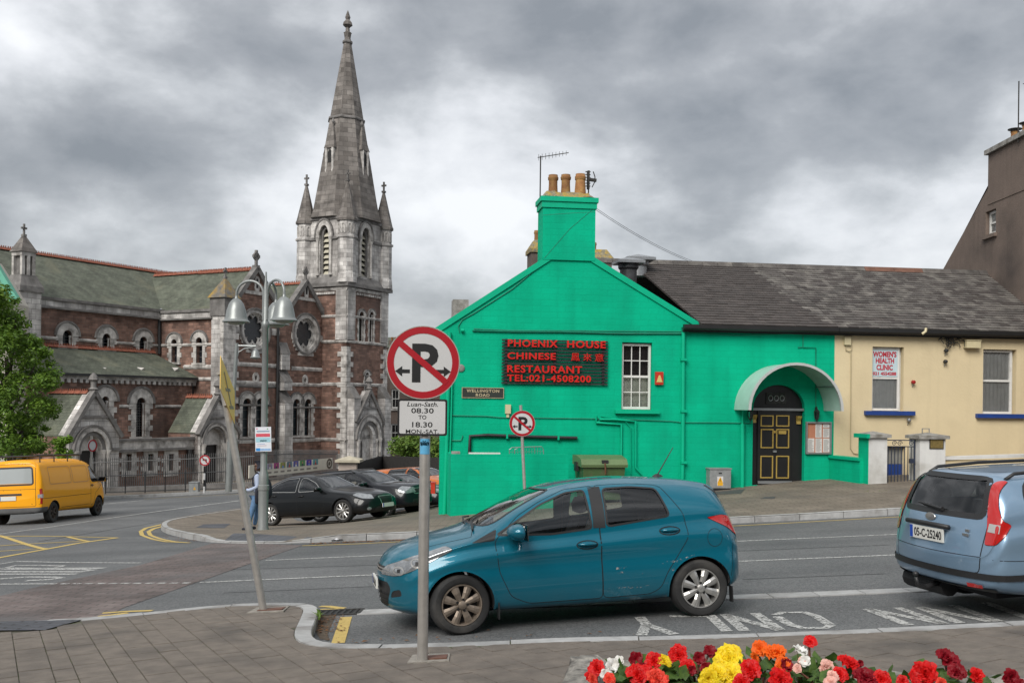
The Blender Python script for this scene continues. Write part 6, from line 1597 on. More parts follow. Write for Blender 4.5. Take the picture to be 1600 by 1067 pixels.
# --- churchyard railings
rl = thing('iron_railings','grey iron railings along the church pavement','railing',G(270,772))
RAIL = mat('grey_railing',(.10,.10,.10),.55,.3,var=.2); RAILD = mat('dark_railing',(.03,.032,.035),.5,.3,var=.2)
ra,rb,rc = G(120,777),G(385,768),P(540,738,64)
def fence_run(par,p,q,n,h,mt,z0=0.12,r=.022):
 g0 = Geo().tube([(0,0,0),(0,0,h * .94),(0,0,h)],[r,r,.004],6,True); me0 = g0.build('bar',mt,par,uv=False)
 me = me0.data; first = me0
 for k in range(n + 1):
  x = p.lerp(q,k / n); zz_ = hgt(x.x,x.y) + z0
  if first is not None: o = first; first = None
  else:
   o = bpy.data.objects.new('bar',me); COL.objects.link(o); o.parent = par; o.matrix_parent_inverse = WM[par.name]
  o.matrix_basis = Matrix.Translation((x.x,x.y,zz_))
 for hh in (.12,h * .84):
  L = [Vector(((p.lerp(q,t)).x,(p.lerp(q,t)).y,0)) for t in np.linspace(0,1,8)]
  Geo().tube([(w.x,w.y,hgt(w.x,w.y) + z0 + hh) for w in L],.025,5).build('rail',mt,par)
bk = Vector((0,1.6,0))
fence_run(rl,ra + bk,rb + bk,86,1.75,RAIL,.3)
rcl = Vector((P(527,740,66).x,66,0)); fence_run(rl,rb + bk,rcl,74,1.75,RAIL,.35)
r2 = thing('pedestrian_rail','black guard rail standing before the church railings','railing',G(250,774))
fence_run(r2,G(160,776) + Vector((0,.4,0)),G(350,770) + Vector((0,.4,0)),6,1.15,RAILD,.1,.03)
st_ = thing('stone_kerb_wall','low grey stone wall below the church railings','wall',ra + bk)
for k in range(14):
 p,q = (ra + bk).lerp(rb + bk,k / 14),(ra + bk).lerp(rb + bk,(k + .985) / 14); z = hgt(p.x,p.y) + .12
 Geo().bar((p.x,p.y,z + .08),(q.x,q.y,hgt(q.x,q.y) + .2),.35,.42).build('coping_stone',LIMD,st_)
# timber fence and gate pier by the tower
DTIM = mat('dark_timber',(.022,.019,.017),.8,var=.3,scale=6)
tf = thing('timber_fence','dark timber board fence behind the parked cars','fence',P(620,745,56))
pA,pB = P(556,735,60),P(612,712,64); pC = P(700,722,46)
def boards(p,q,v_top_p,v_top_q,n,zb):
 for k in range(n):
  a,b = p.lerp(q,k / n),p.lerp(q,(k + .93) / n); t = k / n; zt = v_top_p + (v_top_q - v_top_p) * t + random.uniform(-.015,.015)
  d = (b - a).normalized(); n_ = Vector((-d.y,d.x,0)) * .02
  V = [(w.x,w.y,z) for z in (zb,zt) for w in (a - n_,b - n_,b + n_,a + n_)]
  Geo().add(V,[(0,1,5,4),(1,2,6,5),(2,3,7,6),(3,0,4,7),(4,5,6,7)]).build('board',DTIM,tf,uv=False)
q1,q2 = P(557,722,50),P(600,711,56); boards(Vector((q1.x,q1.y,0)),Vector((q2.x,q2.y,0)),q1.z,q2.z,22,-3.5)
q3,q4 = P(590,712,56.5),P(700,715,47); boards(Vector((q3.x,q3.y,0)),Vector((q4.x,q4.y,0)),q3.z,q4.z,44,-3.5)
gp_ = thing('gate_pier','pale rendered gate pier with stone cap beside the timber fence','pier',P(544,760,50))
a,b = P(529,722,50),P(558,722,50); Geo().box(a.x,b.x,50,50.9,-3.2,a.z).build('shaft',mat('pink_render',(.36,.30,.26),.9,var=.12),gp_)
Geo().add([(a.x - .15,49.8,a.z),(b.x + .15,49.8,a.z),(b.x + .15,51.1,a.z),(a.x - .15,51.1,a.z),(a.x - .15,49.8,a.z + .12),(b.x + .15,49.8,a.z + .12),(b.x + .15,51.1,a.z + .12),(a.x - .15,51.1,a.z + .12),((a.x + b.x) / 2,50.4,a.z + .3)],[(0,3,2,1),(0,1,5,4),(1,2,6,5),(2,3,7,6),(3,0,4,7),(4,5,8),(5,6,8),(6,7,8),(7,4,8)]).build('cap',mat('cream_stone',(.42,.38,.29),.9,var=.2),gp_)
# banner with portraits
bn_ = thing('long_banner','long cream banner with a row of portrait photos on railings','banner',P(468,745,49))
ba,bb = P(388,735,45.5),P(520,713,52); dB = Vector((bb.x - ba.x,bb.y - ba.y,0)); BPl = Plane(ba.x,ba.y,dB.x,dB.y)
L = [BPl.px(*p) for p in ((388.5,747),(519.5,732),(519,715.5),(389,727))]
Geo().prism(L,-.02,.02).build('sheet',mat('banner_cloth',(.56,.52,.44),.8,var=.06),bn_,BPl.M)
rr = random.Random(5)
for k in range(8):
 u = 417 + k * 10.2; a = BPl.px(u,727 - k * 1.0 + 6); b = BPl.px(u + 7.8,727 - k * 1.0 - 3.2); sk = rr.uniform(.6,1.1); dk = (rr.uniform(.02,.3),rr.uniform(.02,.25),rr.uniform(.03,.3))
 pp = Geo().box(a[0],b[0],-.03,-.021,a[1],b[1]).build('portrait',mat('portrait_ground_%s' % 'abcdefgh'[k],dk,.6,var=.2,scale=3),bn_,BPl.M)
 m = ((a[0] + b[0]) / 2,(a[1] + b[1]) / 2); hh = b[1] - a[1]
 Geo().prism([(m[0] + hh * .18 * math.cos(t),m[1] + hh * .12 + hh * .2 * math.sin(t)) for t in np.linspace(0,6.28,9)[:-1]],-.034,-.031).build('face',mat('face_tone',(.38,.20,.13),.7,var=.2),pp,BPl.M)
 Geo().prism([(m[0] - hh * .3,a[1]),(m[0] + hh * .3,a[1]),(m[0] + hh * .2,m[1] - hh * .1),(m[0] - hh * .2,m[1] - hh * .1)],-.034,-.031).build('shoulders',mat('shirt_%s' % 'abcd'[k % 4],((.5,.5,.52),(.05,.05,.07),(.12,.2,.45),(.35,.05,.05))[k % 4],.7,var=.1),pp,BPl.M)
 Geo().box(a[0] + .02,b[0] - .06,-.026,-.021,a[1] - .2,a[1] - .12).build('caption',mat('caption_ink',(.2,.18,.16),.8,var=0),bn_,BPl.M)
for u,v in ((402,732),(514,724)):
 s_,z_ = BPl.px(u,v); ci = lambda r: [(s_ + r * math.cos(t),z_ + r * 1.0 * math.sin(t)) for t in np.linspace(0,6.28,17)[:-1]]
 Geo().ring(ci(.26),ci(.16),-.03,-.021,True).build('crest',mat('crest_brown',(.10,.08,.06),.7,var=.1),bn_,BPl.M); Geo().prism(ci(.10),-.03,-.021).build('crest_centre',mat('crest_brown',(.1,.08,.06)),bn_,BPl.M)
# far house between tower and green gable; green gabled house at the far left
fh = thing('far_house','brown far house with white sashes between tower and green gable','house',P(650,720,95))
FH = Plane(P(590,640,95).x,95,1,-.1); hs = []
for (u0,u1,v0,v1) in ((611,624,608,638),(610,624,662,690),(658,672,612,640),(658,672,664,690)): a,b,z0,z1 = rect(FH,u0,u1,v0,v1); hs.append([(a,z0),(b,z0),(b,z1),(a,z1)])
a,b = sof(FH,585,640),sof(FH,720,640); z1 = zof(FH,620,543); Geo().wall([(a,-6),(b,-6),(b,z1),(a,z1)],hs,.3).build('wall',BROWN,fh,FH.M)
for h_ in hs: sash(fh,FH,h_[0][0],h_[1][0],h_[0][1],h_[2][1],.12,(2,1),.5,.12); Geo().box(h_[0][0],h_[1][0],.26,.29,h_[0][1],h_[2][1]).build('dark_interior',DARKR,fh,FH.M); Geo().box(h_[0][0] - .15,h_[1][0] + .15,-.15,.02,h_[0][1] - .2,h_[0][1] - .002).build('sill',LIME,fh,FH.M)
Geo().box(sof(FH,604,535),sof(FH,625,535),1,2.2,z1 - .1,zof(FH,612,531)).build('chimney',BROWN,fh,FH.M)
for u in (607,612.5): pot(fh,FH,u,525,531.5,2.0 * 95 / 28,1.6)
Geo().add([(a,-.1,z1),(b,-.1,z1),(b,4,z1 + 1.2),(a,4,z1 + 1.2)],[(0,1,2,3)]).build('roof',CSLA,fh,FH.M)
lh = thing('copper_roofed_house','pale house with mint green roof edge behind the leafy tree','house',P(0,700,56))
LP = Plane(P(-40,600,58).x,58,1,0.1); ap_ = LP.px(-30,385); er_ = LP.px(23,472)
Geo().prism([(ap_[0] - 6,-4),(er_[0] - .3,-4),(er_[0] - .3,er_[1]),(ap_[0],ap_[1] - .6),(ap_[0] - 6,ap_[1] - 7)],0,3).build('wall',mat('pale_render',(.45,.42,.36),.9,var=.1),lh,LP.M)
d = Vector((er_[0] - ap_[0],0,er_[1] - ap_[1])).normalized(); n_ = Vector((d.z,0,-d.x)); n_ = n_ if n_.z > 0 else -n_
Geo().add([(p[0] + n_.x * h,y,p[1] + n_.z * h) for y in (-.25,.3) for p in (ap_,er_) for h in (-.16,.3)],[(0,2,3,1),(4,5,7,6),(1,3,7,5),(0,4,6,2),(2,6,7,3)]).build('copper_verge',mat('copper_green',(.13,.42,.30),.7,var=.1),lh,LP.M)
# ================================================================== vehicles
def pchip(pts,x):
 """smooth monotone curve through (x, y) control points"""
 P_ = sorted(pts); X = np.array([p[0] for p in P_]); Y = np.array([p[1] for p in P_],float); n = len(X)
 if n == 1: return np.full_like(x,Y[0])
 h = np.diff(X); dl = np.diff(Y) / h; m = np.zeros(n)
 for i in range(1,n - 1):
  if dl[i - 1] * dl[i] > 0: w1,w2 = 2 * h[i] + h[i - 1],h[i] + 2 * h[i - 1]; m[i] = (w1 + w2) / (w1 / dl[i - 1] + w2 / dl[i])
 m[0],m[-1] = dl[0],dl[-1]
 x = np.clip(x,X[0],X[-1]); k = np.clip(np.searchsorted(X,x) - 1,0,n - 2); t = (x - X[k]) / h[k]
 return (2 * t**3 - 3 * t**2 + 1) * Y[k] + (t**3 - 2 * t**2 + t) * h[k] * m[k] + (-2 * t**3 + 3 * t**2) * Y[k + 1] + (t**3 - t**2) * h[k] * m[k + 1]
def car_paint(name,col,metal=.5,rough=.3,dirt=.0,coat=.8):
 if name in MATS: return MATS[name]
 m,t,p = nmat(name); N = t.nodes; tcn = N.new('ShaderNodeTexCoord')
 n = N.new('ShaderNodeTexNoise'); n.inputs['Scale'].default_value = 3.0; n.inputs['Detail'].default_value = 8; lnk(t,tcn.outputs['Object'],n.inputs[0])
 sp = N.new('ShaderNodeSeparateXYZ'); lnk(t,tcn.outputs['Object'],sp.inputs[0])
 r = N.new('ShaderNodeMapRange'); r.inputs[1].default_value = .62; r.inputs[2].default_value = .15; r.inputs[3].default_value = 0; r.inputs[4].default_value = 1; lnk(t,sp.outputs[2],r.inputs[0])
 mu = N.new('ShaderNodeMath'); mu.operation = 'MULTIPLY'; lnk(t,r.outputs[0],mu.inputs[0]); lnk(t,n.outputs[0],mu.inputs[1])
 m2 = N.new('ShaderNodeMath'); m2.operation = 'MULTIPLY'; m2.inputs[1].default_value = dirt; lnk(t,mu.outputs[0],m2.inputs[0])
 x = N.new('ShaderNodeMixRGB'); x.inputs[1].default_value = (*col,1); x.inputs[2].default_value = (.10,.085,.07,1); lnk(t,m2.outputs[0],x.inputs[0]); lnk(t,x.outputs[0],p.inputs['Base Color'])
 rr_ = N.new('ShaderNodeMapRange'); rr_.inputs[3].default_value = rough - .05; rr_.inputs[4].default_value = rough + .12; lnk(t,n.outputs[0],rr_.inputs[0]); lnk(t,rr_.outputs[0],p.inputs['Roughness'])
 p.inputs['Metallic'].default_value = metal; p.inputs['Specular IOR Level'].default_value = .2; p.inputs['Coat Weight'].default_value = coat; p.inputs['Coat Roughness'].default_value = .03
 MATS[name] = m; return m
RUBBER = mat('tyre_rubber',(.018,.018,.018),.85,var=.25,scale=6,stain=(.05,.047,.043),stain_amt=.35,stain_scale=5)
ALLOY = mat('silver_alloy',(.48,.47,.45),.35,.8,var=.12,scale=10)
DIRTW = mat('brake_dust_wheel',(.27,.22,.175),.5,.6,var=.35,scale=12)
DARKM = mat('dark_metal',(.02,.02,.021),.6,.4,var=.2)
CARGL = glassmat('car_glass',(.84,.89,.87),.96)
CARGD = glassmat('tinted_car_glass',(.62,.66,.66),.9)
SEAM = mat('panel_gap',(.004,.004,.005),.8,var=0)
TRIM = mat('black_trim',(.016,.016,.017),.5,var=.2)
CABIN = mat('cabin_lining',(.30,.30,.305),.9,var=.1)
SEATM = mat('seat_cloth',(.13,.13,.14),.9,var=.2)
LAMPC = mat('clear_lamp',(.26,.27,.28),.15,.5,var=.35,scale=14,coat=1)
LAMPR = mat('red_lamp_lens',(.42,.012,.01),.15,var=.15,coat=1)
LAMPW = mat('white_lamp_lens',(.36,.36,.35),.2,var=.15,coat=1)
LAMPA = mat('amber_lamp_lens',(.55,.20,.02),.2,var=.1,coat=1)
PLATE = mat('number_plate',(.62,.62,.58),.4,var=.05)
def rounded(poly,r=.03,n=3):
 out = []; L = len(poly)
 for i in range(L):
  p,a,b = Vector(poly[i]),Vector(poly[i - 1]),Vector(poly[(i + 1) % L])
  da,db = (a - p),(b - p); k = min(r,da.length * .45,db.length * .45); p0,p1 = p + da.normalized() * k,p + db.normalized() * k
  for j in range(n + 1):
   t = j / n; out.append(tuple(p0 * (1 - t) ** 2 + p * 2 * t * (1 - t) + p1 * t * t))
 return out
class Car:
 def __init__(s,name,label,cat,M,sp,paint,dense=1.0,group=None):
  s.sp = sp; s.root = thing(name,label,cat,M=M,world=False,group=group); s.paint = paint
  x0,x1 = sp['tail'],sp['nose']; n = int(150 * dense); t = np.linspace(0,1,n)
  xs = x0 + (x1 - x0) * (t * .55 + .45 * (.5 - .5 * np.cos(math.pi * t)))
  g = {k: pchip(sp[k],xs) for k in ('top','belt','cant','wbelt','wcant','w','bot')}
  zmid = sp.get('zmid',.62); crown = sp.get('crown',.035)
  V = []; ring = None
  nb = [int(q * dense) for q in (3,3,8,9,12,7,12)]
  for i,x in enumerate(xs):
   dn = min(x1 - x,sp.get('rf',.16)) / sp.get('rf',.16); dt = min(x - x0,sp.get('rt',.12)) / sp.get('rt',.12)
   q = math.sqrt(max(0,1 - (1 - dn) ** 2)) * math.sqrt(max(0,1 - (1 - dt) ** 2))
   kw = 1 - (1 - q) * .12; kz = 1 - (1 - q) * .14
   w,wb,wc = g['w'][i] * kw,g['wbelt'][i] * kw,g['wcant'][i] * kw; zb,zt,zbe,zc = g['bot'][i],g['top'][i],g['belt'][i],g['cant'][i]
   zc = min(zc,zt - .008); zbe = min(zbe,zc - .01); zm = min(zmid,zb + (zbe - zb) * .55)
   cz = (zb + zbe) / 2; f = lambda z: cz + (z - cz) * kz
   key = [(0,zb),(w * .72,zb),(w * .955,zb + .035),(w,zm),(wb,zbe),(wc,zc),(wc * .70,zt - (zt - zc) * .22),(0,zt)]
   pts = []
   for k in range(7):
    a,b = key[k],key[k + 1]; m = nb[k]
    for j in range(m):
     u = j / m; y = a[0] + (b[0] - a[0]) * u; z = a[1] + (b[1] - a[1]) * u
     if k == 2: y += .022 * math.sin(u * math.pi) * w
     if k == 3: y += .018 * math.sin(u * math.pi) * w + sp.get('crease',.0) * (math.exp(-((u - .58) / .10) ** 2) - 1.2 * math.exp(-((u - .86) / .10) ** 2) - .8 * math.exp(-((u - .2) / .14) ** 2))
     if k == 4: y += crown * math.sin(u * math.pi)
     if k == 6: y = a[0] * (1 - u); z = b[1] - (b[1] - a[1]) * (1 - u) ** 2
     pts.append((y,f(z)))
   pts.append((0,f(zt)))
   full = [(x,y,z) for y,z in pts] + [(x,-y,z) for y,z in pts[-2:0:-1]]
   ring = len(full); V += full
  Vn = np.array(V).reshape(n,ring,3)
  W = sp['w'][len(sp['w']) // 2][1]
  bn = np.clip((Vn[:,:,0] - (x1 - 1.1)) / 1.1,0,1) ** 2 * sp.get('bowf',.30); bt = np.clip(((x0 + .9) - Vn[:,:,0]) / .9,0,1) ** 2 * sp.get('bowt',.13)
  yy = np.abs(Vn[:,:,1] / W) ** 2.4
  Vn[:,:,0] += -bn * yy + bt * yy
  verts = Vn.reshape(-1,3).tolist(); F_ = []
  for i in range(n - 1):
   for k in range(ring):
    j = (k + 1) % ring; F_.append((i * ring + k,(i + 1) * ring + k,(i + 1) * ring + j,i * ring + j))
  for e,sg in ((0,-1),(n - 1,1)):          # end caps: rings shrinking to the middle line
   base = [Vector(v) for v in verts[e * ring:(e + 1) * ring]]; c = sum(base,Vector()) / ring; prev = list(range(e * ring,(e + 1) * ring)); m = 9
   for r_ in range(1,m):
    t_ = r_ / m; ids = []
    for b in base:
     p = Vector((b.x,b.y * (1 - t_),c.z + (b.z - c.z) * (1 - t_))); yo = b.y / W; yn = p.y / W
     bow = (sp.get('bowf',.3) if sg > 0 else sp.get('bowt',.13)) * (abs(yo) ** 2.4 - abs(yn) ** 2.4); p.x = b.x + sg * bow + sg * .02 * (1 - (1 - t_) ** 2)
     ids.append(len(verts)); verts.append(tuple(p))
    for k in range(ring):
     j = (k + 1) % ring; q_ = (prev[k],ids[k],ids[j],prev[j]); F_.append(q_ if sg > 0 else q_[::-1])
    prev = ids
   F_.append(tuple(prev[::-1]) if sg < 0 else tuple(prev))
  bm = bmesh.new(); bv = [bm.verts.new(v) for v in verts]
  for f in F_:
   try: bm.faces.new([bv[i] for i in f])
   except ValueError: pass
  for _ in range(sp.get('smooth',3)): bmesh.ops.smooth_vert(bm,verts=bm.verts,factor=.5,use_axis_x=True,use_axis_y=True,use_axis_z=True)
  bmesh.ops.recalc_face_normals(bm,faces=bm.faces); bm.normal_update(); s.bm = bm
  s.bvh = BVHTree.FromBMesh(bm)
  s.parts = []
 def cut(s,poly,view,side=1,nt=.12):
  """cut a polygon out of the shell; view 'side' takes (x, z), 'front'/'rear' take (y, z), 'top' takes (x, y)"""
  bm = s.bm
  if view == 'side': ax = (0,2); sel = lambda f: f.calc_center_median().y * side > .25 and f.normal.y * side > nt
  elif view == 'top': ax = (0,1); sel = lambda f: f.normal.z > .3 and f.calc_center_median().z > .6
  else:
   sg = 1 if view == 'front' else -1; lim = s.sp.get('flim',.2); ax = (1,2); sel = lambda f: f.normal.x * sg > lim and f.calc_center_median().x * sg > s.sp.get('fx',.2)
  n = len(poly); A0,A1 = ax; px0,px1 = min(p[0] for p in poly) - .03,max(p[0] for p in poly) + .03; pz0,pz1 = min(p[1] for p in poly) - .03,max(p[1] for p in poly) + .03
  cand = set()
  for f in bm.faces:
   c = f.verts[0].co
   if px0 - .1 < c[A0] < px1 + .1 and pz0 - .1 < c[A1] < pz1 + .1 and sel(f): cand.add(f)
  for i in range(n):
   p,q = poly[i],poly[(i + 1) % n]; d = (q[0] - p[0],q[1] - p[1]); L = math.hypot(*d)
   if L < 1e-5: continue
   co = [0,0,0]; no = [0,0,0]; co[A0],co[A1] = p; no[A0],no[A1] = -d[1] / L,d[0] / L
   x0,x1 = min(p[0],q[0]) - .012,max(p[0],q[0]) + .012; z0,z1 = min(p[1],q[1]) - .012,max(p[1],q[1]) + .012; fs = []
   for f in cand:
    a = [v.co[A0] for v in f.verts]; b = [v.co[A1] for v in f.verts]
    if max(a) < x0 or min(a) > x1 or max(b) < z0 or min(b) > z1: continue
    fs.append(f)
   if not fs: continue
   geom = list({e for f in fs for e in f.edges}) + list({v for f in fs for v in f.verts}) + fs
   r_ = bmesh.ops.bisect_plane(bm,geom=geom,dist=1e-5,plane_co=co,plane_no=no)
   cand.update(g_ for g_ in r_['geom'] if isinstance(g_,bmesh.types.BMFace)); cand = {f for f in cand if f.is_valid}
  bm.normal_update()
  ins = [f for f in cand if f.is_valid and sel(f) and (lambda c: pip(c[A0],c[A1],poly))(f.calc_center_median())]
  F_ = [list(f.verts) for f in ins]
  mp = {}; V = []; N_ = []; out = []
  for L in F_:
   t = []
   for v in L:
    if v not in mp: mp[v] = len(V); V.append(v.co.copy()); N_.append(v.normal.copy())
    t.append(mp[v])
   out.append(tuple(t))
  bmesh.ops.delete(bm,geom=ins,context='FACES')
  return V,out,N_
 def patch(s,name,mt,poly,view,side=1,off=0.0,parent=None,edge=None,nt=.12):
  V,F_,N_ = s.cut(poly,view,side,nt)
  if not F_: return None
  g = Geo(); g.add([v + n * off for v,n in zip(V,N_)],F_); o = g.build(name,mt,parent or s.root,smooth=True,uv=False)
  if edge: s.seam(poly,view,side,edge[0],edge[1],o,'edge_trim',edge[2] if len(edge) > 2 else .002)
  return o
 def hit(s,p,view,side=1):
  if view == 'side': o,d = Vector((p[0],3 * side,p[1])),Vector((0,-side,0))
  elif view == 'top': o,d = Vector((p[0],p[1],4)),Vector((0,0,-1))
  else: sg = 1 if view == 'front' else -1; o,d = Vector((5 * sg,p[0],p[1])),Vector((-sg,0,0))
  l,n,_,_ = s.bvh.ray_cast(o,d)
  return (l,n) if l is not None else (None,None)
 def seam(s,poly,view,side=1,w=.006,mt=None,parent=None,name='panel_gap',off=.0015,closed=True):
  L = list(poly) + ([poly[0]] if closed else []); pts = []
  for a,b in zip(L,L[1:]):
   n = max(1,int(math.hypot(b[0] - a[0],b[1] - a[1]) / .04))
   pts += [(a[0] + (b[0] - a[0]) * k / n,a[1] + (b[1] - a[1]) * k / n) for k in range(n)]
  pts.append(L[-1]); H = [s.hit(p,view,side) for p in pts]; H = [h for h in H if h[0] is not None]
  if len(H) < 2: return
  V = []
  for i,(l,nn) in enumerate(H):
   d = (H[min(i + 1,len(H) - 1)][0] - H[max(i - 1,0)][0]).normalized(); q = nn.cross(d).normalized() * w / 2; V += [l + q + nn * off,l - q + nn * off]
  return Geo().add(V,[(2 * i,2 * i + 1,2 * i + 3,2 * i + 2) for i in range(len(H) - 1)]).build(name,mt or SEAM,parent or s.root,uv=False,smooth=True)
 def arches(s,r,z=None):
  sp = s.sp; z = z or sp['R']
  for ax in (sp['fa'],sp['ra']):
   c = [(ax + r * math.cos(t),z + r * math.sin(t)) for t in np.linspace(0,2 * math.pi,33)[:-1]]
   for sd in (1,-1):
    s.cut(c,'side',sd)
    H = [s.hit(((ax + r * math.cos(t)),z + r * math.sin(t)),'side',sd) for t in np.linspace(-.35,math.pi + .35,26)]
    L = [(h[0],t) for h,t in zip(H,np.linspace(-.35,math.pi + .35,26)) if h[0] is not None]
    V = []
    for l,t in L:
     o = Vector((math.cos(t),0,math.sin(t))); y = l.y
     V += [l + o * .02 + Vector((0,sd * .004,0)),l + Vector((0,sd * .007,0)),Vector((l.x,y - sd * .05,l.z)) - o * .004,Vector((l.x,sd * .42,l.z)) + o * .0]
    Geo().add(V,[(4 * i + k,4 * i + 4 + k,4 * i + 5 + k,4 * i + 1 + k) for i in range(len(L) - 1) for k in (1,2)]).build('wheel_well',SEAM,s.root,uv=False,smooth=True)
    W_ = [q for l,t in L for q in (l + Vector((math.cos(t) * .02,sd * .004,math.sin(t) * .02)),l + Vector((0,sd * .007,0)))]
    Geo().add(W_,[(2 * i,2 * i + 2,2 * i + 3,2 * i + 1) for i in range(len(L) - 1)]).build('arch_lip',s.paint,s.root,uv=False,smooth=True)
 def finish(s,lining=True):
  bm = s.bm; bm.normal_update(); me = bpy.data.meshes.new('body'); bm.to_mesh(me); me.materials.append(s.paint)
  me.polygons.foreach_set('use_smooth',[True] * len(me.polygons)); ob('body',me,s.root)
  if lining:
   g = Geo(); bm.verts.index_update(); g.add([v.co - v.normal * .022 for v in bm.verts],[tuple(v.index for v in f.verts)[::-1] for f in bm.faces]); g.build('cabin_lining',CABIN,s.root,uv=False,smooth=True)
  bm.free()
 def seats(s,xs,z=.55,w=.24,rest=1.05):
  for x in xs:
   for y in (-.36,.36):
    q = Geo().box(x - .25,x + .25,y - w,y + w,z - .25,z).build('seat',SEATM,s.root,uv=False)
    Geo().add([(x - .20,y - w,z),(x - .32,y - w,z),(x - .50,y - w * .85,rest),(x - .42,y - w * .85,rest),(x - .20,y + w,z),(x - .32,y + w,z),(x - .50,y + w * .85,rest),(x - .42,y + w * .85,rest)],[(0,1,2,3),(4,7,6,5),(0,3,7,4),(1,5,6,2),(3,2,6,7)]).build('seat_back',SEATM,q,uv=False)
    Geo().lathe([(.02,0),(.09,.03),(.10,.12),(.06,.19),(.0,.2)],10,(x - .47,y,rest + .03),sy=1.35).build('headrest',SEATM,q,uv=False,smooth=True)
 def wheels(s,style='spoke',rimm=None,n=8,rr=.68,steer=0.0,mats=None,wtrack=None,wid=.19):
  sp = s.sp; R_ = sp['R']; yo = wtrack or sp['track']
  for i,(ax,nm) in enumerate(((sp['fa'],'f'),(sp['ra'],'r'))):
   for sd in (1,-1):
    wm = (mats or {}).get((nm,sd),rimm or ALLOY)
    e = bpy.data.objects.new('wheel',None); COL.objects.link(e); e.parent = s.root; e.empty_display_size = .1
    e.matrix_basis = Matrix.Translation((ax,sd * yo,R_)) @ Matrix.Rotation(steer if nm == 'f' else 0,4,'Z') @ Matrix.Rotation(random.uniform(0,6),4,'Y') @ Matrix.Rotation(0 if sd > 0 else math.pi,4,'Z')
    h = wid / 2; r = R_ * rr
    Geo().lathe([(r,-h),(R_ * .93,-h),(R_ * .985,-h + .02),(R_,-h + .045),(R_,h - .045),(R_ * .985,h - .018),(R_ * .92,h + .004),(R_ * .80,h + .008),(r * 1.02,h - .006),(r,h - .02),(r * .97,-h)],40,axis='y').build('tyre',RUBBER,e,uv=False,smooth=40)
    rim = Geo().lathe([(r * 1.0,h - .012),(r * .985,h - .004),(r * .93,h - .006),(r * .90,h - .03),(r * .88,-h * .2)],40,axis='y',caps=False).build('rim',wm,e,uv=False,smooth=40)
    Geo().lathe([(r * .96,-h * .1),(r * .96,-h * .05),(0,-h * .05)],32,axis='y').build('brake_plate',DARKM,e,uv=False)
    for k in range(n):
     a = 2 * math.pi * k / n
     if style == 'petal': q0,q1,sk = .12,.165,0
     elif style == 'thin': q0,q1,sk = .11,.085,.06
     else: q0,q1,sk = .16,.12,0
     u,v = Vector((math.cos(a),0,math.sin(a))),Vector((-math.sin(a),0,math.cos(a))); yh = Vector((0,1,0)); V = []
     for (rad,hw,yy) in ((r * .16,q0 * r,h - .012),(r * .6,(q0 + q1) / 2 * r * 1.15,h - .002),(r * .93,q1 * r * 1.25,h - .012)):
      V += [u * rad - v * hw + yh * (yy - .012),u * rad - v * hw * .35 + yh * yy,u * rad + v * hw * .35 + yh * yy,u * rad + v * hw + yh * (yy - .012)]
     Geo().add(V,[(i_ * 4 + c,i_ * 4 + c + 4,i_ * 4 + c + 5,i_ * 4 + c + 1) for i_ in range(2) for c in range(3)]).build('spoke',wm,rim,uv=False)
    Geo().lathe([(r * .22,h - .02),(r * .20,h + .002),(r * .12,h + .010),(0,h + .012)],20,axis='y').build('hub_cap',wm,rim,uv=False,smooth=40)
    for k in range(5):
     a = 2 * math.pi * (k + .5) / 5; Geo().lathe([(.014,0),(.014,.02),(0,.02)],6,(r * .27 * math.cos(a),h - .022,r * .27 * math.sin(a)),axis='y').build('wheel_bolt',DARKM,rim,uv=False)
 def plate(s,txt,view,y,z,w=.52,h=.115,off=.02):
  l,n = s.hit((y,z),view); sg = 1 if view == 'front' else -1
  if l is None: return
  M = Matrix(((0,-sg,0,l.x + sg * off),(sg,0,0,y),(0,0,1,z),(0,0,0,1)))
  o = Geo().box(-w / 2,w / 2,-.008,.012,-h / 2,h / 2).build('number_plate',PLATE,s.root,M,uv=False)
  Geo().box(-w / 2 + .003,-w / 2 + .05,-.0095,-.0082,-h / 2 + .003,h / 2 - .003).build('plate_band',mat('plate_blue',(.01,.06,.35),.4,var=0),o,M,uv=False)
  if txt: t_ = text_geo(txt,.1,.0004,.002); fit(t_,-w * .36,w * .47,-h * .33,h * .33); t_.v = [(x,q - .0095,zz_) for x,q,zz_ in t_.v]; t_.build('lettering',SEAM,o,M,uv=False)
  return o
 def handle(s,x,z,side=1,par=None,w=.20,mt=None):
  l,n = s.hit((x,z),'side',side)
  if l is None: return
  q = [(x + .55 * w * math.cos(t),z + .042 * math.sin(t)) for t in np.linspace(0,2 * math.pi,17)[:-1]]; s.seam(q,'side',side,.012,SEAM,par,'handle_recess')
  a,_ = s.hit((x - w * .5,z + .008),'side',side); b,_ = s.hit((x + w * .5,z + .008),'side',side); o = Vector((0,side * .028,0)); m = a.lerp(b,.5)
  Geo().tube([a,a.lerp(m,.25) + o,m + o * 1.15,b.lerp(m,.25) + o,b],[.008,.015,.017,.015,.008],8).build('handle',mt or s.paint,par or s.root,uv=False,smooth=True)
 def mirror(s,x,z,side,mt=None,k=1.0):
  l,n = s.hit((x,z - .02),'side',side); c = Vector((x - .02,(abs(l.y) + .15) * side,z + .03)); g = Geo(); m,nn = 10,12; V = []
  for i in range(m + 1):
   t = math.pi * i / m
   for j in range(nn): p = 2 * math.pi * j / nn; V.append(c + Vector((math.cos(p) * math.sin(t) ** .6 * .075 * k * (1.3 if math.cos(p) > 0 else .5),math.cos(t) * .125 * k,math.sin(p) * math.sin(t) ** .55 * .066 * k)))
  g.add(V,[(i * nn + j,i * nn + (j + 1) % nn,(i + 1) * nn + (j + 1) % nn,(i + 1) * nn + j) for i in range(m) for j in range(nn)])
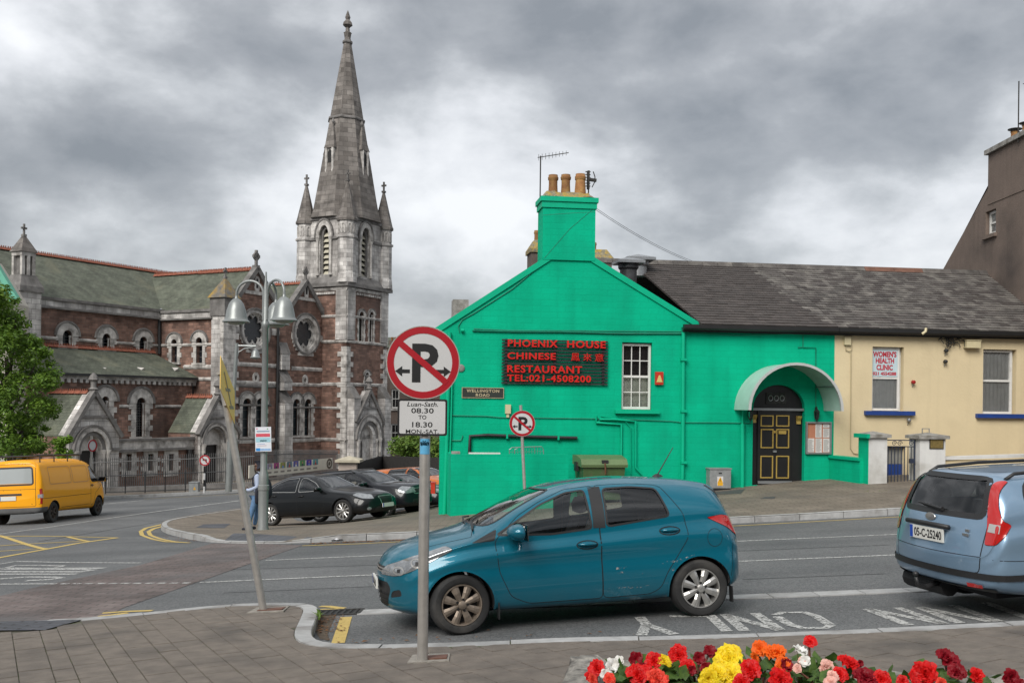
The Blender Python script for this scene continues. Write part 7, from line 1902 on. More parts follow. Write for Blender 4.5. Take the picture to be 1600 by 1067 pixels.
  o = g.build('mirror',mt or s.paint,s.root,uv=False,smooth=True)
  Geo().bar(l + Vector((0,-side * .02,.0)),c - Vector((0,side * .06,.06)),.06,.04).build('mirror_arm',TRIM,o,uv=False)
  Geo().box(c.x - .048 * k,c.x - .042 * k,c.y - .10 * k,c.y + .10 * k,c.z - .065 * k,c.z + .06 * k).build('mirror_glass',mat('mirror_face',(.5,.5,.5),.05,1,var=0),o,uv=False)
def pose(front_px,rear_px,wb,side,track,off=0.0,zfun=None,D=None):
 """car matrix from where its two visible wheels touch the ground (side = which side of the car is seen, +1 left)"""
 f = G(*front_px,off) if D is None else P(*front_px,D[0]); r = G(*rear_px,off) if D is None else P(*rear_px,D[1])
 if D is not None: f.z = hgt(f.x,f.y) + .13; r.z = hgt(r.x,r.y) + .13
 d = (f - r).normalized(); c = (f + r) / 2
 lat = Vector((-d.y,d.x,0)).normalized(); c = c - lat * side * track
 zf = lambda x,y: hgt(x,y) + off
 slope = (zf(c.x + lat.x * .7,c.y + lat.y * .7) - zf(c.x - lat.x * .7,c.y - lat.y * .7)) / 1.4 if D is None else 0
 y = Vector((lat.x,lat.y,slope)).normalized(); z = d.cross(y).normalized(); y = z.cross(d)
 if D is None: c.z = zf(c.x,c.y)
 return Matrix(((d.x,y.x,z.x,c.x),(d.y,y.y,z.y,c.y),(d.z,y.z,z.z,c.z),(0,0,0,1)))
# --- teal hatchback (hero)
TEAL = car_paint('teal_metallic_paint',(.0,.115,.175),.3,.35,.35)
spY = dict(nose=1.985,tail=-1.85,fa=1.255,ra=-1.255,R=.302,track=.745,rf=.20,rt=.14,bowf=.36,bowt=.16,crease=.022,
 top=[(1.985,.72),(1.93,.79),(1.83,.85),(1.6,.93),(1.3,.995),(1.08,1.045),(.8,1.185),(.5,1.325),(.2,1.435),(-.1,1.49),(-.5,1.51),(-1.0,1.485),(-1.45,1.425),(-1.62,1.38),(-1.70,1.22),(-1.78,1.06),(-1.85,.86)],
 belt=[(2.03,.60),(1.85,.73),(1.5,.83),(1.1,.90),(.6,.945),(0,.985),(-.6,1.03),(-1.2,1.075),(-1.6,1.08),(-1.85,.80)],
 cant=[(2.03,.66),(1.85,.785),(1.5,.88),(1.1,.96),(.95,1.01),(.6,1.20),(.3,1.335),(0,1.405),(-.5,1.43),(-1.0,1.40),(-1.5,1.33),(-1.66,1.20),(-1.85,.83)],
 wbelt=[(2.03,.70),(1.6,.755),(1.1,.79),(.5,.805),(-.8,.80),(-1.4,.775),(-1.85,.70)],
 wcant=[(2.03,.56),(1.5,.64),(1.05,.70),(.6,.655),(0,.60),(-.8,.585),(-1.5,.565),(-1.85,.60)],
 w=[(2.03,.76),(1.75,.82),(1.3,.845),(.6,.835),(-.6,.838),(-1.3,.847),(-1.7,.83),(-1.85,.78)],
 bot=[(2.03,.24),(1.8,.20),(1.2,.19),(0,.185),(-1.2,.20),(-1.7,.27),(-1.85,.32)],zmid=.60)
cY = Car('parked_hatchback','teal five-door hatchback parked beside the near kerb','car',pose((723,991),(1094,962.5),2.51,1,.80) @ Matrix.Scale(.97,4,(0,0,1)),spY,TEAL,1.0)
fw = rounded([(.86,.985),(.60,1.135),(.38,1.265),(.10,1.375),(-.10,1.395),(-.125,1.0),(.3,.965)],.035)
rw = rounded([(-.30,1.40),(-.60,1.405),(-.88,1.375),(-.97,1.085),(-.6,1.045),(-.285,1.01)],.05)
for sd in (1,-1):
 cY.patch('door_glass',CARGL,fw,'side',sd,-.006,None,(.022,TRIM)); cY.patch('door_glass',CARGL,rw,'side',sd,-.006,None,(.022,TRIM))
cY.patch('windscreen',CARGL,rounded([(-.60,1.07),(.60,1.07),(.47,1.41),(-.47,1.41)],.08),'front',1,-.004,None,(.03,TRIM))
cY.patch('rear_window',CARGD,rounded([(-.54,1.10),(.54,1.10),(.46,1.32),(-.46,1.32)],.06),'rear',1,-.004,None,(.03,TRIM))
for sd in (1,-1): cY.patch('mirror_sail',TRIM,rounded([(1.12,.915),(.885,.93),(.85,1.04)],.02),'side',sd,.002)
cY.arches(.342)
fd = rounded([(.885,.93),(.62,1.165),(.38,1.30),(.10,1.41),(-.205,1.435),(-.205,.27),(.56,.27),(.74,.35),(.85,.60)],.05)
rd = rounded([(-.21,1.437),(-.60,1.44),(-.93,1.405),(-1.12,1.10),(-1.15,.86),(-1.05,.70),(-.90,.50),(-.83,.34),(-.72,.28),(-.21,.27)],.06)
for sd in (1,-1):
 for q,hx,hz in ((fd,-.06,.835),(rd,-.95,.93)):
  d_ = cY.patch('door',TEAL,q,'side',sd,0); cY.seam(q,'side',sd,.007,SEAM,d_); cY.handle(hx,hz,sd,d_)
 l,n = cY.hit((.9,.93),'side',sd)
 cY.seam([(-1.50,1.375),(-1.62,1.27),(-1.72,1.10),(-1.77,1.02)],'side',sd,.05,TRIM,None,'hatch_glass_edge',.003,False)
 cY.seam([(-.205,1.0),(-.215,1.42)],'side',sd,.13,TRIM,None,'pillar_cover',.003,False)
 cY.mirror(.68,.985,sd,None,1.3)
 cY.patch('headlamp',LAMPC,rounded([(2.0,.60),(1.93,.70),(1.72,.79),(1.36,.895),(1.30,.86),(1.50,.76),(1.72,.655),(1.86,.60)],.03),'side',sd,.004,None,(.008,SEAM))
 cY.patch('tail_lamp',LAMPR,rounded([(-1.38,1.045),(-1.55,1.065),(-1.90,.98),(-1.95,.80),(-1.84,.76),(-1.60,.93)],.02),'side',sd,.006,None,(.007,SEAM))
 for lx,lz,lr in ((1.83,.655,.045),(1.66,.735,.05)): cY.seam([(lx + lr * math.cos(t),lz + lr * .8 * math.sin(t)) for t in np.linspace(0,6.28,15)[:-1]],'side',sd,.018,ALLOY,None,'lamp_reflector',.007); cY.seam([(lx - .012,lz),(lx + .012,lz)],'side',sd,.035,TRIM,None,'lamp_bulb',.008,False)
 fc = [(-1.44 + .085 * math.cos(t),.83 + .095 * math.sin(t)) for t in np.linspace(0,6.28,21)[:-1]]
 cY.seam(fc,'side',sd,.005,SEAM,None,'fuel_flap')
 cY.seam([(1.60,.44),(1.66,.72)],'side',sd,.005,SEAM,None,'bumper_gap',.0015,False); cY.seam([(-1.60,.40),(-1.66,.80)],'side',sd,.005,SEAM,None,'bumper_gap',.0015,False)
 cY.patch('fog_recess',TRIM,rounded([(.45 * sd,.37),(.62 * sd,.40),(.60 * sd,.47),(.48 * sd,.44)],.03),'front',1,-.004)
cY.patch('grille',TRIM,rounded([(-.46,.62),(.46,.62),(.52,.685),(-.52,.685)],.02),'front',1,-.004); cY.patch('lower_grille',TRIM,rounded([(-.36,.27),(.36,.27),(.46,.46),(.40,.53),(-.40,.53),(-.46,.46)],.04),'front',1,-.006)
for z in (.30,.35,.40,.63,.66):
 w_ = .40 if z < .5 else .44; cY.seam([(-w_,z),(0,z),(w_,z)],'front',1,.014,DARKM if z < .5 else ALLOY,None,'grille_bar',.006,False)
cY.plate('12-C-1860','front',0,.50,.5,.11,.03)
cY.seam([(1.55,-.55),(1.1,-.66),(1.02,-.35),(1.06,0),(1.02,.35),(1.1,.66),(1.55,.55)],'top',1,.006,SEAM,None,'bonnet_gap',.0015,False)
for y0,y1 in ((.55,.02),(-.05,-.5)):
 a,n1_ = cY.hit((1.06,y0),'top'); b,n2_ = cY.hit((.93,y1),'top'); Geo().tube([a + n1_ * .02,a.lerp(b,.5) + Vector((.04,0,.045)),b + n2_ * .02],.011,5).build('wiper',TRIM,cY.root,uv=False)
a,n_ = cY.hit((-1.13,0),'top'); Geo().lathe([(.05,0),(.035,.02),(.012,.035)],10,a,sx=1.4).build('aerial_base',TRIM,cY.root,uv=False); Geo().tube([a + Vector((0,0,.02)),a + Vector((-.20,0,.33))],[.008,.004],6).build('roof_aerial',TRIM,cY.root,uv=False)
Geo().add([(-.99,.835,.10),(-.99,.73,.10),(-.97,.73,.30),(-.97,.835,.30)],[(0,1,2,3)])
for x in (.865,-1.61):
 for sd in (1,-1): Geo().box(x,x + .012,sd * .80 - .05,sd * .80 + .03,.13,.30).build('mud_flap',TRIM,cY.root,uv=False)
cY.finish(); cY.seats((.15,-.75)); cY.wheels('petal',ALLOY,8,.70,.16,{('f',1): DIRTW,('f',-1): DIRTW})
Geo().box(.55,.95,-.65,.65,.75,.95).build('dashboard',CABIN,cY.root,uv=False)
Geo().tube([(.48 + .04 * math.sin(t),-.36 + .18 * math.cos(t),.93 + .17 * math.sin(t)) for t in np.linspace(0,6.28,20)],.014,6).build('steering_wheel',TRIM,cY.root,uv=False)
SCUF = paint_mat('scuffed_paint',(.34,.33,.32),.55)
for q in ([(-.35,.57),(-.46,.575)],[(-.36,.52),(-.45,.53)],[(-.62,.515),(-.635,.49)],[(-.98,.60),(-1.1,.63),(-1.22,.655)],[(-.95,.50),(-.98,.58)],[(-.93,.47),(-.96,.55)],[(-.25,.36),(-.7,.365)],[(-.84,.60),(-1.0,.61)]): cY.seam(q,'side',1,.022,SCUF,None,'scuff_mark',.003,False)
# --- pale blue estate car (hero, rear view)
BLUE = car_paint('pale_blue_metallic_paint',(.19,.285,.39),.45,.32,.25)
spF = dict(nose=2.25,tail=-2.22,fa=1.35,ra=-1.265,R=.315,track=.755,rf=.2,rt=.16,bowf=.3,bowt=.14,flim=.06,crease=.014,
 top=[(2.25,.70),(2.0,.82),(1.3,.98),(1.0,1.03),(.6,1.25),(.25,1.38),(-.3,1.43),(-1.0,1.435),(-1.7,1.425),(-1.93,1.405),(-2.02,1.27),(-2.10,1.08),(-2.17,.95),(-2.20,.85),(-2.22,.72)],
 belt=[(2.25,.60),(1.5,.82),(1,.90),(0,.96),(-1,1.00),(-1.7,1.02),(-2.05,.98),(-2.22,.66)],
 cant=[(2.25,.65),(1.3,.91),(.9,1.0),(.3,1.30),(-.3,1.36),(-1.2,1.37),(-1.8,1.355),(-1.95,1.30),(-2.1,1.03),(-2.22,.69)],
 wbelt=[(2.25,.70),(1.2,.80),(0,.82),(-1.2,.82),(-1.8,.80),(-2.22,.76)],wcant=[(2.25,.55),(1.1,.70),(.3,.63),(-.8,.615),(-1.9,.60),(-2.1,.66),(-2.22,.70)],
 w=[(2.25,.76),(1.8,.83),(0,.845),(-1.3,.855),(-1.9,.85),(-2.22,.82)],bot=[(2.25,.24),(1.5,.2),(0,.2),(-1.2,.22),(-1.9,.28),(-2.22,.34)],zmid=.60)
nc = G(1549,978); hd = Vector((math.cos(R(13.5)),math.sin(R(13.5)),0)); latF = Vector((-hd.y,hd.x,0)); cF_ = nc + hd * 2.17 + latF * .80
zz0 = hgt(cF_.x,cF_.y); hd.z = (hgt(cF_.x + hd.x,cF_.y + hd.y) - zz0); hd.normalize(); zF = hd.cross(latF).normalized()
cF = Car('parked_estate','pale blue estate car seen from behind at the right edge','car',Matrix(((hd.x,latF.x,zF.x,cF_.x),(hd.y,latF.y,zF.y,cF_.y),(hd.z,latF.z,zF.z,zz0),(0,0,0,1))),spF,BLUE,1.0)
for sd in (1,-1):
 for q in ([(-.98,1.385),(-1.35,1.385),(-1.66,1.33),(-1.74,1.16),(-1.62,1.07),(-.98,1.03)],[(.30,1.28),(-.02,1.385),(-.02,.99),(.78,.96)],[(-.10,1.39),(-.90,1.39),(-.90,1.03),(-.10,.995)]): cF.patch('side_glass',CARGL,rounded(q,.09),'side',sd,-.006,None,(.03,TRIM))
cF.patch('rear_window',CARGL,rounded([(-.60,1.02),(.60,1.02),(.515,1.37),(-.515,1.37)],.07),'rear',1,-.004,None,(.06,TRIM,.003))
for sd in (1,-1):
 o = cF.patch('tail_lamp',LAMPR,rounded([(.55 * sd,1.345),(.605 * sd,1.35),(.70 * sd,1.12),(.785 * sd,.97),(.80 * sd,.86),(.755 * sd,.775),(.665 * sd,.77),(.66 * sd,.93),(.615 * sd,1.10)],.025),'rear',1,.008,None,(.010,SEAM))
 cF.seam([(.672 * sd,.93),(.765 * sd,.92)],'rear',1,.08,LAMPW,o,'reversing_lens',.011,False)
tg2 = rounded([(-.63,.50),(.63,.50),(.66,.98),(.545,1.415),(-.545,1.415),(-.66,.98)],.05)
cF.arches(.35)
tgp = cF.patch('tailgate',BLUE,tg2,'rear',1,0); cF.seam(tg2,'rear',1,.010,SEAM,tgp)
cF.seam([(-.83,.475),(-.5,.475),(0,.475),(.5,.475),(.83,.475)],'rear',1,.06,TRIM,None,'bumper_strip',.012,False)
for sd in (1,-1): cF.seam([(-2.02,.475),(-1.88,.475),(-1.72,.475)],'side',sd,.06,TRIM,None,'bumper_strip',.012,False); cF.seam([(-1.62,.62),(-2.0,.635),(-2.1,.64)],'side',sd,.006,SEAM,None,'panel_gap',.002,False); cF.seam([(-1.60,.64),(-.5,.62),(.9,.60)],'side',sd,.008,mat('crease_shadow_paint',(.12,.2,.3),.3,.4,var=0),None,'painted_crease_shade',.004,False)  # side crease shadow is painted on as a darker blue ribbon
cF.seam([(-.64,.655),(0,.65),(.64,.655)],'rear',1,.006,SEAM,None,'crease',.002,False)
pl_ = cF.plate('05-C-25240','rear',.06,.80,.52,.13,.018)
l,n = cF.hit((.06,.895),'rear'); Geo().tube([(l.x - .028,-.27,.895),(l.x - .04,.06,.90),(l.x - .028,.39,.895)],.024,8).build('boot_grip',TRIM,cF.root,uv=False,smooth=True)
l,n = cF.hit((.06,.965),'rear'); Geo().lathe([(.0,-.012),(.062,-.008),(.066,0),(.06,.006),(0,.01)],20,(l.x - .012,.06,.965),axis='x',sx=1.2,sy=.62).build('badge',ALLOY,cF.root,uv=False,smooth=40)
for y,z,w_ in ((-.47,.885,.05),(-.46,.845,.08)): l,n = cF.hit((y,z),'rear'); Geo().box(l.x - .012,l.x,y - w_ / 2,y + w_ / 2,z - .012,z + .012).build('model_badge',ALLOY,cF.root,uv=False)
l,n = cF.hit((0,1.06),'rear'); a,_ = cF.hit((.32,1.085),'rear'); b,_ = cF.hit((-.10,1.055),'rear'); Geo().tube([a - Vector((.03,0,0)),b - Vector((.035,0,0))],[.012,.022],6).build('wiper',TRIM,cF.root,uv=False)
cF.seam([(-.72,.34),(0,.34),(.72,.34)],'rear',1,.10,TRIM,None,'bumper_skirt',.006,False)
l,n = cF.hit((-.58,.385),'rear'); cF.seam([(-.66,.385),(-.5,.385)],'rear',1,.04,LAMPR,None,'reflector',.015,False)
Geo().tube([(-2.1,.05,.30),(-2.24,.05,.26),(-2.34,.05,.29),(-2.36,.05,.37)],[.03,.028,.022,.018],8).build('tow_hitch',TRIM,cF.root,uv=False,smooth=True); Geo().lathe([(0,-.03),(.028,-.015),(.028,.015),(0,.03)],10,(-2.36,.05,.40)).build('tow_ball',TRIM,cF.root,uv=False,smooth=True)
Geo().box(-1.95,-1.6,-.6,.6,.24,.34).build('underbody',SEAM,cF.root,uv=False); Geo().lathe([(.10,-.3),(.10,.35),(0,.36)],10,(-2.02,.28,.26),axis='y').build('silencer',DARKM,cF.root,uv=False)
for sd in (1,-1):
 L = [cF.hit((x,.57 * sd),'top')[0] + Vector((0,0,h)) for x,h in ((-1.80,.0),(-1.70,.045),(-1.2,.055),(-.4,.055),(.15,.04),(.25,.0))]; Geo().tube(L,.018,8).build('roof_rail',TRIM,cF.root,uv=False,smooth=True)
cF.finish(); cF.seats((.15,-.8)); cF.wheels('spoke',ALLOY,5,.66)
# --- black saloon and the cars behind it
BLK = car_paint('black_paint',(.004,.005,.006),.0,.3,.06,.5)
def simple_car(name,label,sp,M,paint,fw,rw,doors,ws,rwn,lamp_f,lamp_r,wheel,extra=None,dense=.62,mirror=None,handles=(),glass=CARGL,qw=None):
 c = Car(name,label,'car',M,sp,paint,dense)
 for sd in (1,-1):
  for q in (fw,rw) + ((qw,) if qw else ()): c.patch('door_glass',glass,rounded(q,.05),'side',sd,-.006,None,(.025 if extra is TRIM else .014,extra))
 c.patch('windscreen',glass,rounded(ws,.07),'front',1,-.004,None,(.03,TRIM)); c.patch('rear_window',CARGD,rounded(rwn,.06),'rear',1,-.004,None,(.03,TRIM))
 c.arches(sp['R'] + .04)
 for sd in (1,-1):
  for q,h in zip(doors,handles): d_ = c.patch('door',paint,rounded(q,.05),'side',sd,0); c.seam(rounded(q,.05),'side',sd,.009,SEAM,d_); c.handle(h[0],h[1],sd,d_)
  if lamp_f: c.patch('headlamp',LAMPC,rounded(lamp_f,.03),'side',sd,.004,None,(.008,SEAM))
  if lamp_r: c.patch('tail_lamp',LAMPR,rounded(lamp_r,.03),'side',sd,.004,None,(.008,SEAM))
  c.mirror(*mirror,sd)
 return c
spL = dict(nose=2.30,tail=-2.28,fa=1.38,ra=-1.35,R=.325,track=.76,rf=.2,rt=.18,bowf=.34,bowt=.2,
 top=[(2.30,.64),(2.1,.76),(1.6,.86),(1.1,.93),(.9,.965),(.5,1.17),(.1,1.36),(-.3,1.42),(-.7,1.42),(-1.1,1.345),(-1.5,1.17),(-1.75,1.07),(-2.1,1.04),(-2.22,.98),(-2.28,.84)],
 belt=[(2.3,.55),(1.6,.76),(1,.84),(0,.90),(-1,.95),(-1.7,.96),(-2.28,.74)],cant=[(2.3,.6),(1.6,.82),(.9,.93),(.5,1.10),(.1,1.28),(-.3,1.345),(-.8,1.34),(-1.3,1.22),(-1.7,1.035),(-2.28,.80)],
 wbelt=[(2.3,.72),(1.2,.82),(0,.84),(-1.4,.83),(-2.28,.74)],wcant=[(2.3,.56),(1,.70),(.1,.60),(-.8,.58),(-1.6,.66),(-2.28,.62)],w=[(2.3,.8),(1.8,.87),(0,.89),(-1.4,.89),(-2,.86),(-2.28,.8)],bot=[(2.3,.2),(1.5,.17),(0,.16),(-1.5,.18),(-2.28,.3)],zmid=.56)
ML = pose((548.5,817.5),(417.5,816.5),2.73,-1,.76,0,D=(28.6,30.2))
cL = simple_car('black_saloon','glossy black saloon with silver spoked wheels nearest the lamp post',spL,ML,BLK,
 [(.62,.93),(.30,1.16),(-.02,1.295),(-.22,1.315),(-.22,.925)],[(-.32,.93),(-.32,1.325),(-.75,1.315),(-1.15,1.20),(-1.38,1.02),(-1.30,.975)],
 ([(.72,.85),(.62,.98),(.30,1.21),(-.02,1.335),(-.27,1.355),(-.27,.27),(.62,.27),(.74,.5)],[(-.275,1.355),(-.75,1.345),(-1.18,1.23),(-1.42,1.03),(-1.36,.85),(-1.12,.62),(-.98,.30),(-.275,.27)]),
 [(-.64,.99),(.64,.99),(.50,1.33),(-.50,1.33)],[(-.6,1.08),(.6,1.08),(.48,1.32),(-.48,1.32)],[(2.22,.60),(2.1,.72),(1.72,.80),(1.70,.74),(2.0,.63)],[(-2.30,.78),(-2.28,.92),(-1.9,.95),(-1.92,.82)],'thin',ALLOY,mirror=(.62,.95),handles=((-.10,.80),(-1.15,.85)))
cL.patch('grille',TRIM,rounded([(-.22,.42),(.22,.42),(.30,.66),(-.30,.66)],.05),'front',1,-.004,None,(.025,ALLOY)); cL.patch('intake',TRIM,rounded([(-.5,.24),(.5,.24),(.4,.38),(-.4,.38)],.05),'front',1,-.004)
for sd in (1,-1): cL.patch('fog_lamp',LAMPC,[(.62 * sd + .06 * math.cos(t),.34 + .045 * math.sin(t)) for t in np.linspace(0,6.28,13)[:-1]],'front',1,.002); cL.seam([(1.0,.24),(0,.225),(-1.0,.235)],'side',sd,.022,ALLOY,None,'sill_trim',.006,False)
cL.plate('','front',0,.40,.5,.11,.03); cL.finish(); cL.seats((.0,-.85),.5,.24,.98); cL.wheels('thin',ALLOY,10,.74)
spS = dict(nose=2.22,tail=-2.22,fa=1.30,ra=-1.22,R=.335,track=.76,rf=.2,rt=.16,bowf=.26,bowt=.14,
 top=[(2.22,.86),(2.1,.96),(1.6,1.04),(1.05,1.10),(.6,1.33),(.25,1.49),(-.2,1.56),(-1.2,1.565),(-1.95,1.52),(-2.08,1.40),(-2.18,1.05),(-2.22,.85)],belt=[(2.22,.75),(1.6,.92),(1,.98),(0,1.02),(-2,1.05),(-2.22,.76)],
 cant=[(2.22,.8),(1.6,.99),(1,1.07),(.3,1.39),(-.2,1.47),(-1.8,1.45),(-2.05,1.33),(-2.22,.81)],wbelt=[(2.22,.72),(1.2,.8),(0,.82),(-1.8,.80),(-2.22,.76)],wcant=[(2.22,.58),(1,.70),(.2,.62),(-1.8,.60),(-2.22,.64)],w=[(2.22,.8),(1.7,.86),(0,.87),(-1.9,.86),(-2.22,.8)],bot=[(2.22,.3),(1.5,.26),(0,.25),(-1.6,.27),(-2.22,.36)],zmid=.66)
MS = ML.copy(); fwd = Vector((ML[0][0],ML[1][0],ML[2][0])); rgt_ = -Vector((ML[0][1],ML[1][1],ML[2][1]))
def beside(ahead,away,dz=0.0,turn=0.0):
 M = ML @ Matrix.Rotation(turn,4,'Z'); p = ML.to_translation() + fwd * ahead - rgt_ * away; p.z = hgt(p.x,p.y) + .13; M.translation = p; return M
cS = simple_car('black_suv','dark off-road estate with roof rails behind the black saloon',spS,beside(-.5,2.55,.02,.04),car_paint('charcoal_paint',(.007,.008,.011),.0,.3,.06,.5),
 [(.72,1.05),(.36,1.29),(.05,1.43),(-.12,1.44),(-.12,1.05)],[(-.22,1.05),(-.22,1.45),(-1.0,1.44),(-1.12,1.08)],([(.82,.98),(.40,1.35),(.05,1.47),(-.17,1.48),(-.17,.36),(.75,.36)],[(-.175,1.48),(-1.05,1.47),(-1.18,1.05),(-1.0,.7),(-.9,.36),(-.175,.36)]),
 [(-.62,1.13),(.62,1.13),(.52,1.46),(-.52,1.46)],[(-.6,1.08),(.6,1.08),(.5,1.42),(-.5,1.42)],[(2.2,.74),(2.12,.90),(1.80,.95),(1.80,.80),(2.05,.72)],[(-2.24,.9),(-2.2,1.1),(-2.05,1.1),(-2.1,.9)],'spoke',TRIM,mirror=(.70,1.07),handles=((-.02,.95),(-.98,.98)),qw=[(-1.22,1.09),(-1.12,1.43),(-1.75,1.40),(-1.9,1.12)])
cS.patch('grille',TRIM,rounded([(-.45,.70),(.45,.70),(.5,.86),(-.5,.86)],.04),'front',1,-.004,None,(.02,ALLOY)); cS.patch('intake',TRIM,rounded([(-.55,.42),(.55,.42),(.5,.55),(-.5,.55)],.04),'front',1,-.004)
for sd in (1,-1): Geo().tube([cS.hit((x,.58 * sd),'top')[0] + Vector((0,0,h)) for x,h in ((.1,0),(-.05,.07),(-.9,.085),(-1.6,.07),(-1.75,0))],.022,8).build('roof_rail',TRIM,cS.root,uv=False,smooth=True)
cS.plate('','front',0,.60,.5,.11,.03); cS.finish(); cS.seats((.0,-.85),.65,.24,1.1); cS.wheels('thin',ALLOY,9,.70)
cD = simple_car('dark_hatchback','dark low car between the off-road estate and the orange car',spL,beside(-.75,4.8,0,.03) @ Matrix.Scale(.92,4),car_paint('graphite_paint',(.009,.01,.013),.0,.3,.05,.4),
 [(.62,.93),(.30,1.16),(-.02,1.295),(-.22,1.315),(-.22,.925)],[(-.32,.93),(-.32,1.325),(-.75,1.315),(-1.15,1.20),(-1.30,.975)],([(.72,.85),(.62,.98),(.30,1.21),(-.02,1.335),(-.27,1.355),(-.27,.27),(.62,.27),(.74,.5)],),
 [(-.64,.99),(.64,.99),(.50,1.33),(-.50,1.33)],[(-.6,1.08),(.6,1.08),(.48,1.32),(-.48,1.32)],[(2.22,.60),(2.1,.72),(1.72,.80),(1.70,.74),(2.0,.63)],None,'thin',TRIM,mirror=(.62,.95),handles=((-.10,.80),),dense=.5)
cD.finish(); cD.seats((.0,),.5,.24,.98); cD.wheels('thin',ALLOY,8,.72)
spO = dict(spF)
cO = simple_car('orange_hatchback','orange car parked farthest back beside the timber fence',spO,beside(-2.5,8.3),car_paint('orange_paint',(.50,.13,.02),.3,.35,.1),
 [(.78,.96),(.30,1.28),(-.02,1.385),(-.02,.99)],[(-.10,1.39),(-.90,1.39),(-.90,1.03),(-.10,.995)],([(.90,.90),(.32,1.34),(-.05,1.43),(-.06,.3),(.8,.3)],[(-.065,1.43),(-.95,1.43),(-1.05,1.0),(-.9,.3),(-.065,.3)]),
 [(-.62,1.06),(.62,1.06),(.50,1.40),(-.50,1.40)],[(-.6,1.02),(.6,1.02),(.5,1.37),(-.5,1.37)],[(2.2,.62),(2.1,.76),(1.7,.86),(1.7,.78),(2.0,.66)],None,'spoke',TRIM,mirror=(.78,1.0),handles=((.08,.87),(-.85,.9)),dense=.5,glass=CARGD)
cO.finish(); cO.seats((.15,),.6); cO.wheels('spoke',ALLOY,5,.68)
# --- yellow van
YEL = car_paint('yellow_van_paint',(.80,.34,.004),.0,.5,.2,.25)
spV = dict(nose=2.55,tail=-2.35,fa=1.65,ra=-1.50,R=.325,track=.77,rf=.25,rt=.10,bowf=.34,bowt=.06,flim=.10,
 top=[(2.55,.98),(2.4,1.10),(2.1,1.25),(1.95,1.33),(1.55,1.68),(1.3,1.86),(1.05,1.95),(.5,1.985),(-1.5,1.985),(-2.15,1.965),(-2.28,1.90),(-2.31,1.5),(-2.35,.9)],belt=[(2.55,.85),(2.1,1.08),(1.5,1.13),(-2.2,1.15),(-2.35,.85)],
 cant=[(2.55,.92),(2.1,1.17),(1.9,1.27),(1.5,1.60),(1.2,1.78),(.8,1.84),(-2.1,1.83),(-2.28,1.76),(-2.35,.88)],wbelt=[(2.55,.74),(1.8,.86),(-2,.89),(-2.35,.87)],wcant=[(2.55,.6),(1.9,.72),(1,.74),(-2.1,.76),(-2.35,.8)],w=[(2.55,.8),(2.0,.88),(0,.90),(-2.35,.88)],bot=[(2.55,.28),(1.8,.26),(0,.30),(-2.35,.34)],zmid=.75,crown=.03)
MV = pose((156.5,804),(69,818),3.15,-1,.78)
cV = Car('yellow_van','yellow panel van with roof rack driving past the church','van',MV,spV,YEL,.75)
for sd in (1,-1):
 cV.patch('cab_glass',CARGL,rounded([(1.92,1.18),(1.60,1.47),(1.34,1.68),(1.12,1.70),(1.10,1.26),(1.2,1.17)],.07),'side',sd,-.006,None,(.03,TRIM))
cV.patch('windscreen',CARGL,rounded([(-.66,1.36),(.66,1.36),(.56,1.84),(-.56,1.84)],.08),'front',1,-.004,None,(.03,TRIM)); cV.patch('rear_window',glassmat('pale_car_glass',(.6,.62,.62),.25,dark=(.45,.48,.48)),rounded([(-.64,1.22),(.64,1.22),(.60,1.74),(-.60,1.74)],.08),'rear',1,-.004,None,(.05,TRIM))
cV.arches(.375)
for sd in (1,-1):
 dq = rounded([(2.0,1.10),(1.62,1.52),(1.34,1.74),(1.05,1.76),(1.02,.40),(1.22,.42),(1.40,.80)],.07); d_ = cV.patch('door',YEL,dq,'side',sd,0); cV.seam(dq,'side',sd,.012,SEAM,d_); cV.handle(1.15,1.05,sd,d_,.16,TRIM)
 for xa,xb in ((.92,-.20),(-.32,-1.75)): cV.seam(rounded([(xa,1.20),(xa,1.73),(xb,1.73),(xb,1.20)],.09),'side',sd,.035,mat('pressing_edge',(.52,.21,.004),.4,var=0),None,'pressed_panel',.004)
 cV.seam([(1.02,.78),(-1.0,.78),(-2.3,.78)],'side',sd,.012,SEAM,None,'waist_line',.002,False); cV.seam([(.95,.44),(-1.0,.45)],'side',sd,.012,SEAM,None,'sill_line',.002,False)
 cV.patch('tail_lamp',LAMPR,rounded([(-2.22,.62),(-2.40,.62),(-2.40,1.08),(-2.22,1.08)],.02),'side',sd,.006,None,(.012,SEAM),.5); cV.seam([(-2.20,.86),(-2.3,.86)],'side',sd,.11,LAMPW,None,'lamp_band',.012,False)
 cV.patch('rear_bumper_corner',mat('grey_bumper',(.10,.10,.10),.7,var=.15),rounded([(-1.88,.30),(-2.45,.30),(-2.45,.52),(-1.88,.52)],.03),'side',sd,.012); cV.patch('front_bumper_corner',mat('grey_bumper',(.1,.1,.1)),rounded([(2.02,.25),(2.6,.25),(2.6,.58),(2.06,.58)],.03),'side',sd,.012)
 cV.patch('indicator',LAMPA,rounded([(2.22,.74),(2.5,.72),(2.5,.84),(2.24,.86)],.02),'side',sd,.006); cV.mirror(1.75,1.20,sd,TRIM,1.25)
cV.patch('rear_bumper',mat('grey_bumper',(.1,.1,.1)),rounded([(-.92,.28),(.92,.28),(.92,.52),(-.92,.52)],.03),'rear',1,.012)
cV.seam([(-.30,.93),(.55,.93)],'rear',1,.06,TRIM,None,'grip_strip',.012,False); cV.plate('','rear',.12,.82,.52,.13,.02); cV.seam(rounded([(-.72,.56),(.72,.56),(.70,1.85),(-.70,1.85)],.05),'rear',1,.012,SEAM,None,'tailgate_gap')
cV.seam([(-.72,1.08),(.72,1.08)],'rear',1,.01,SEAM,None,'crease',.002,False)
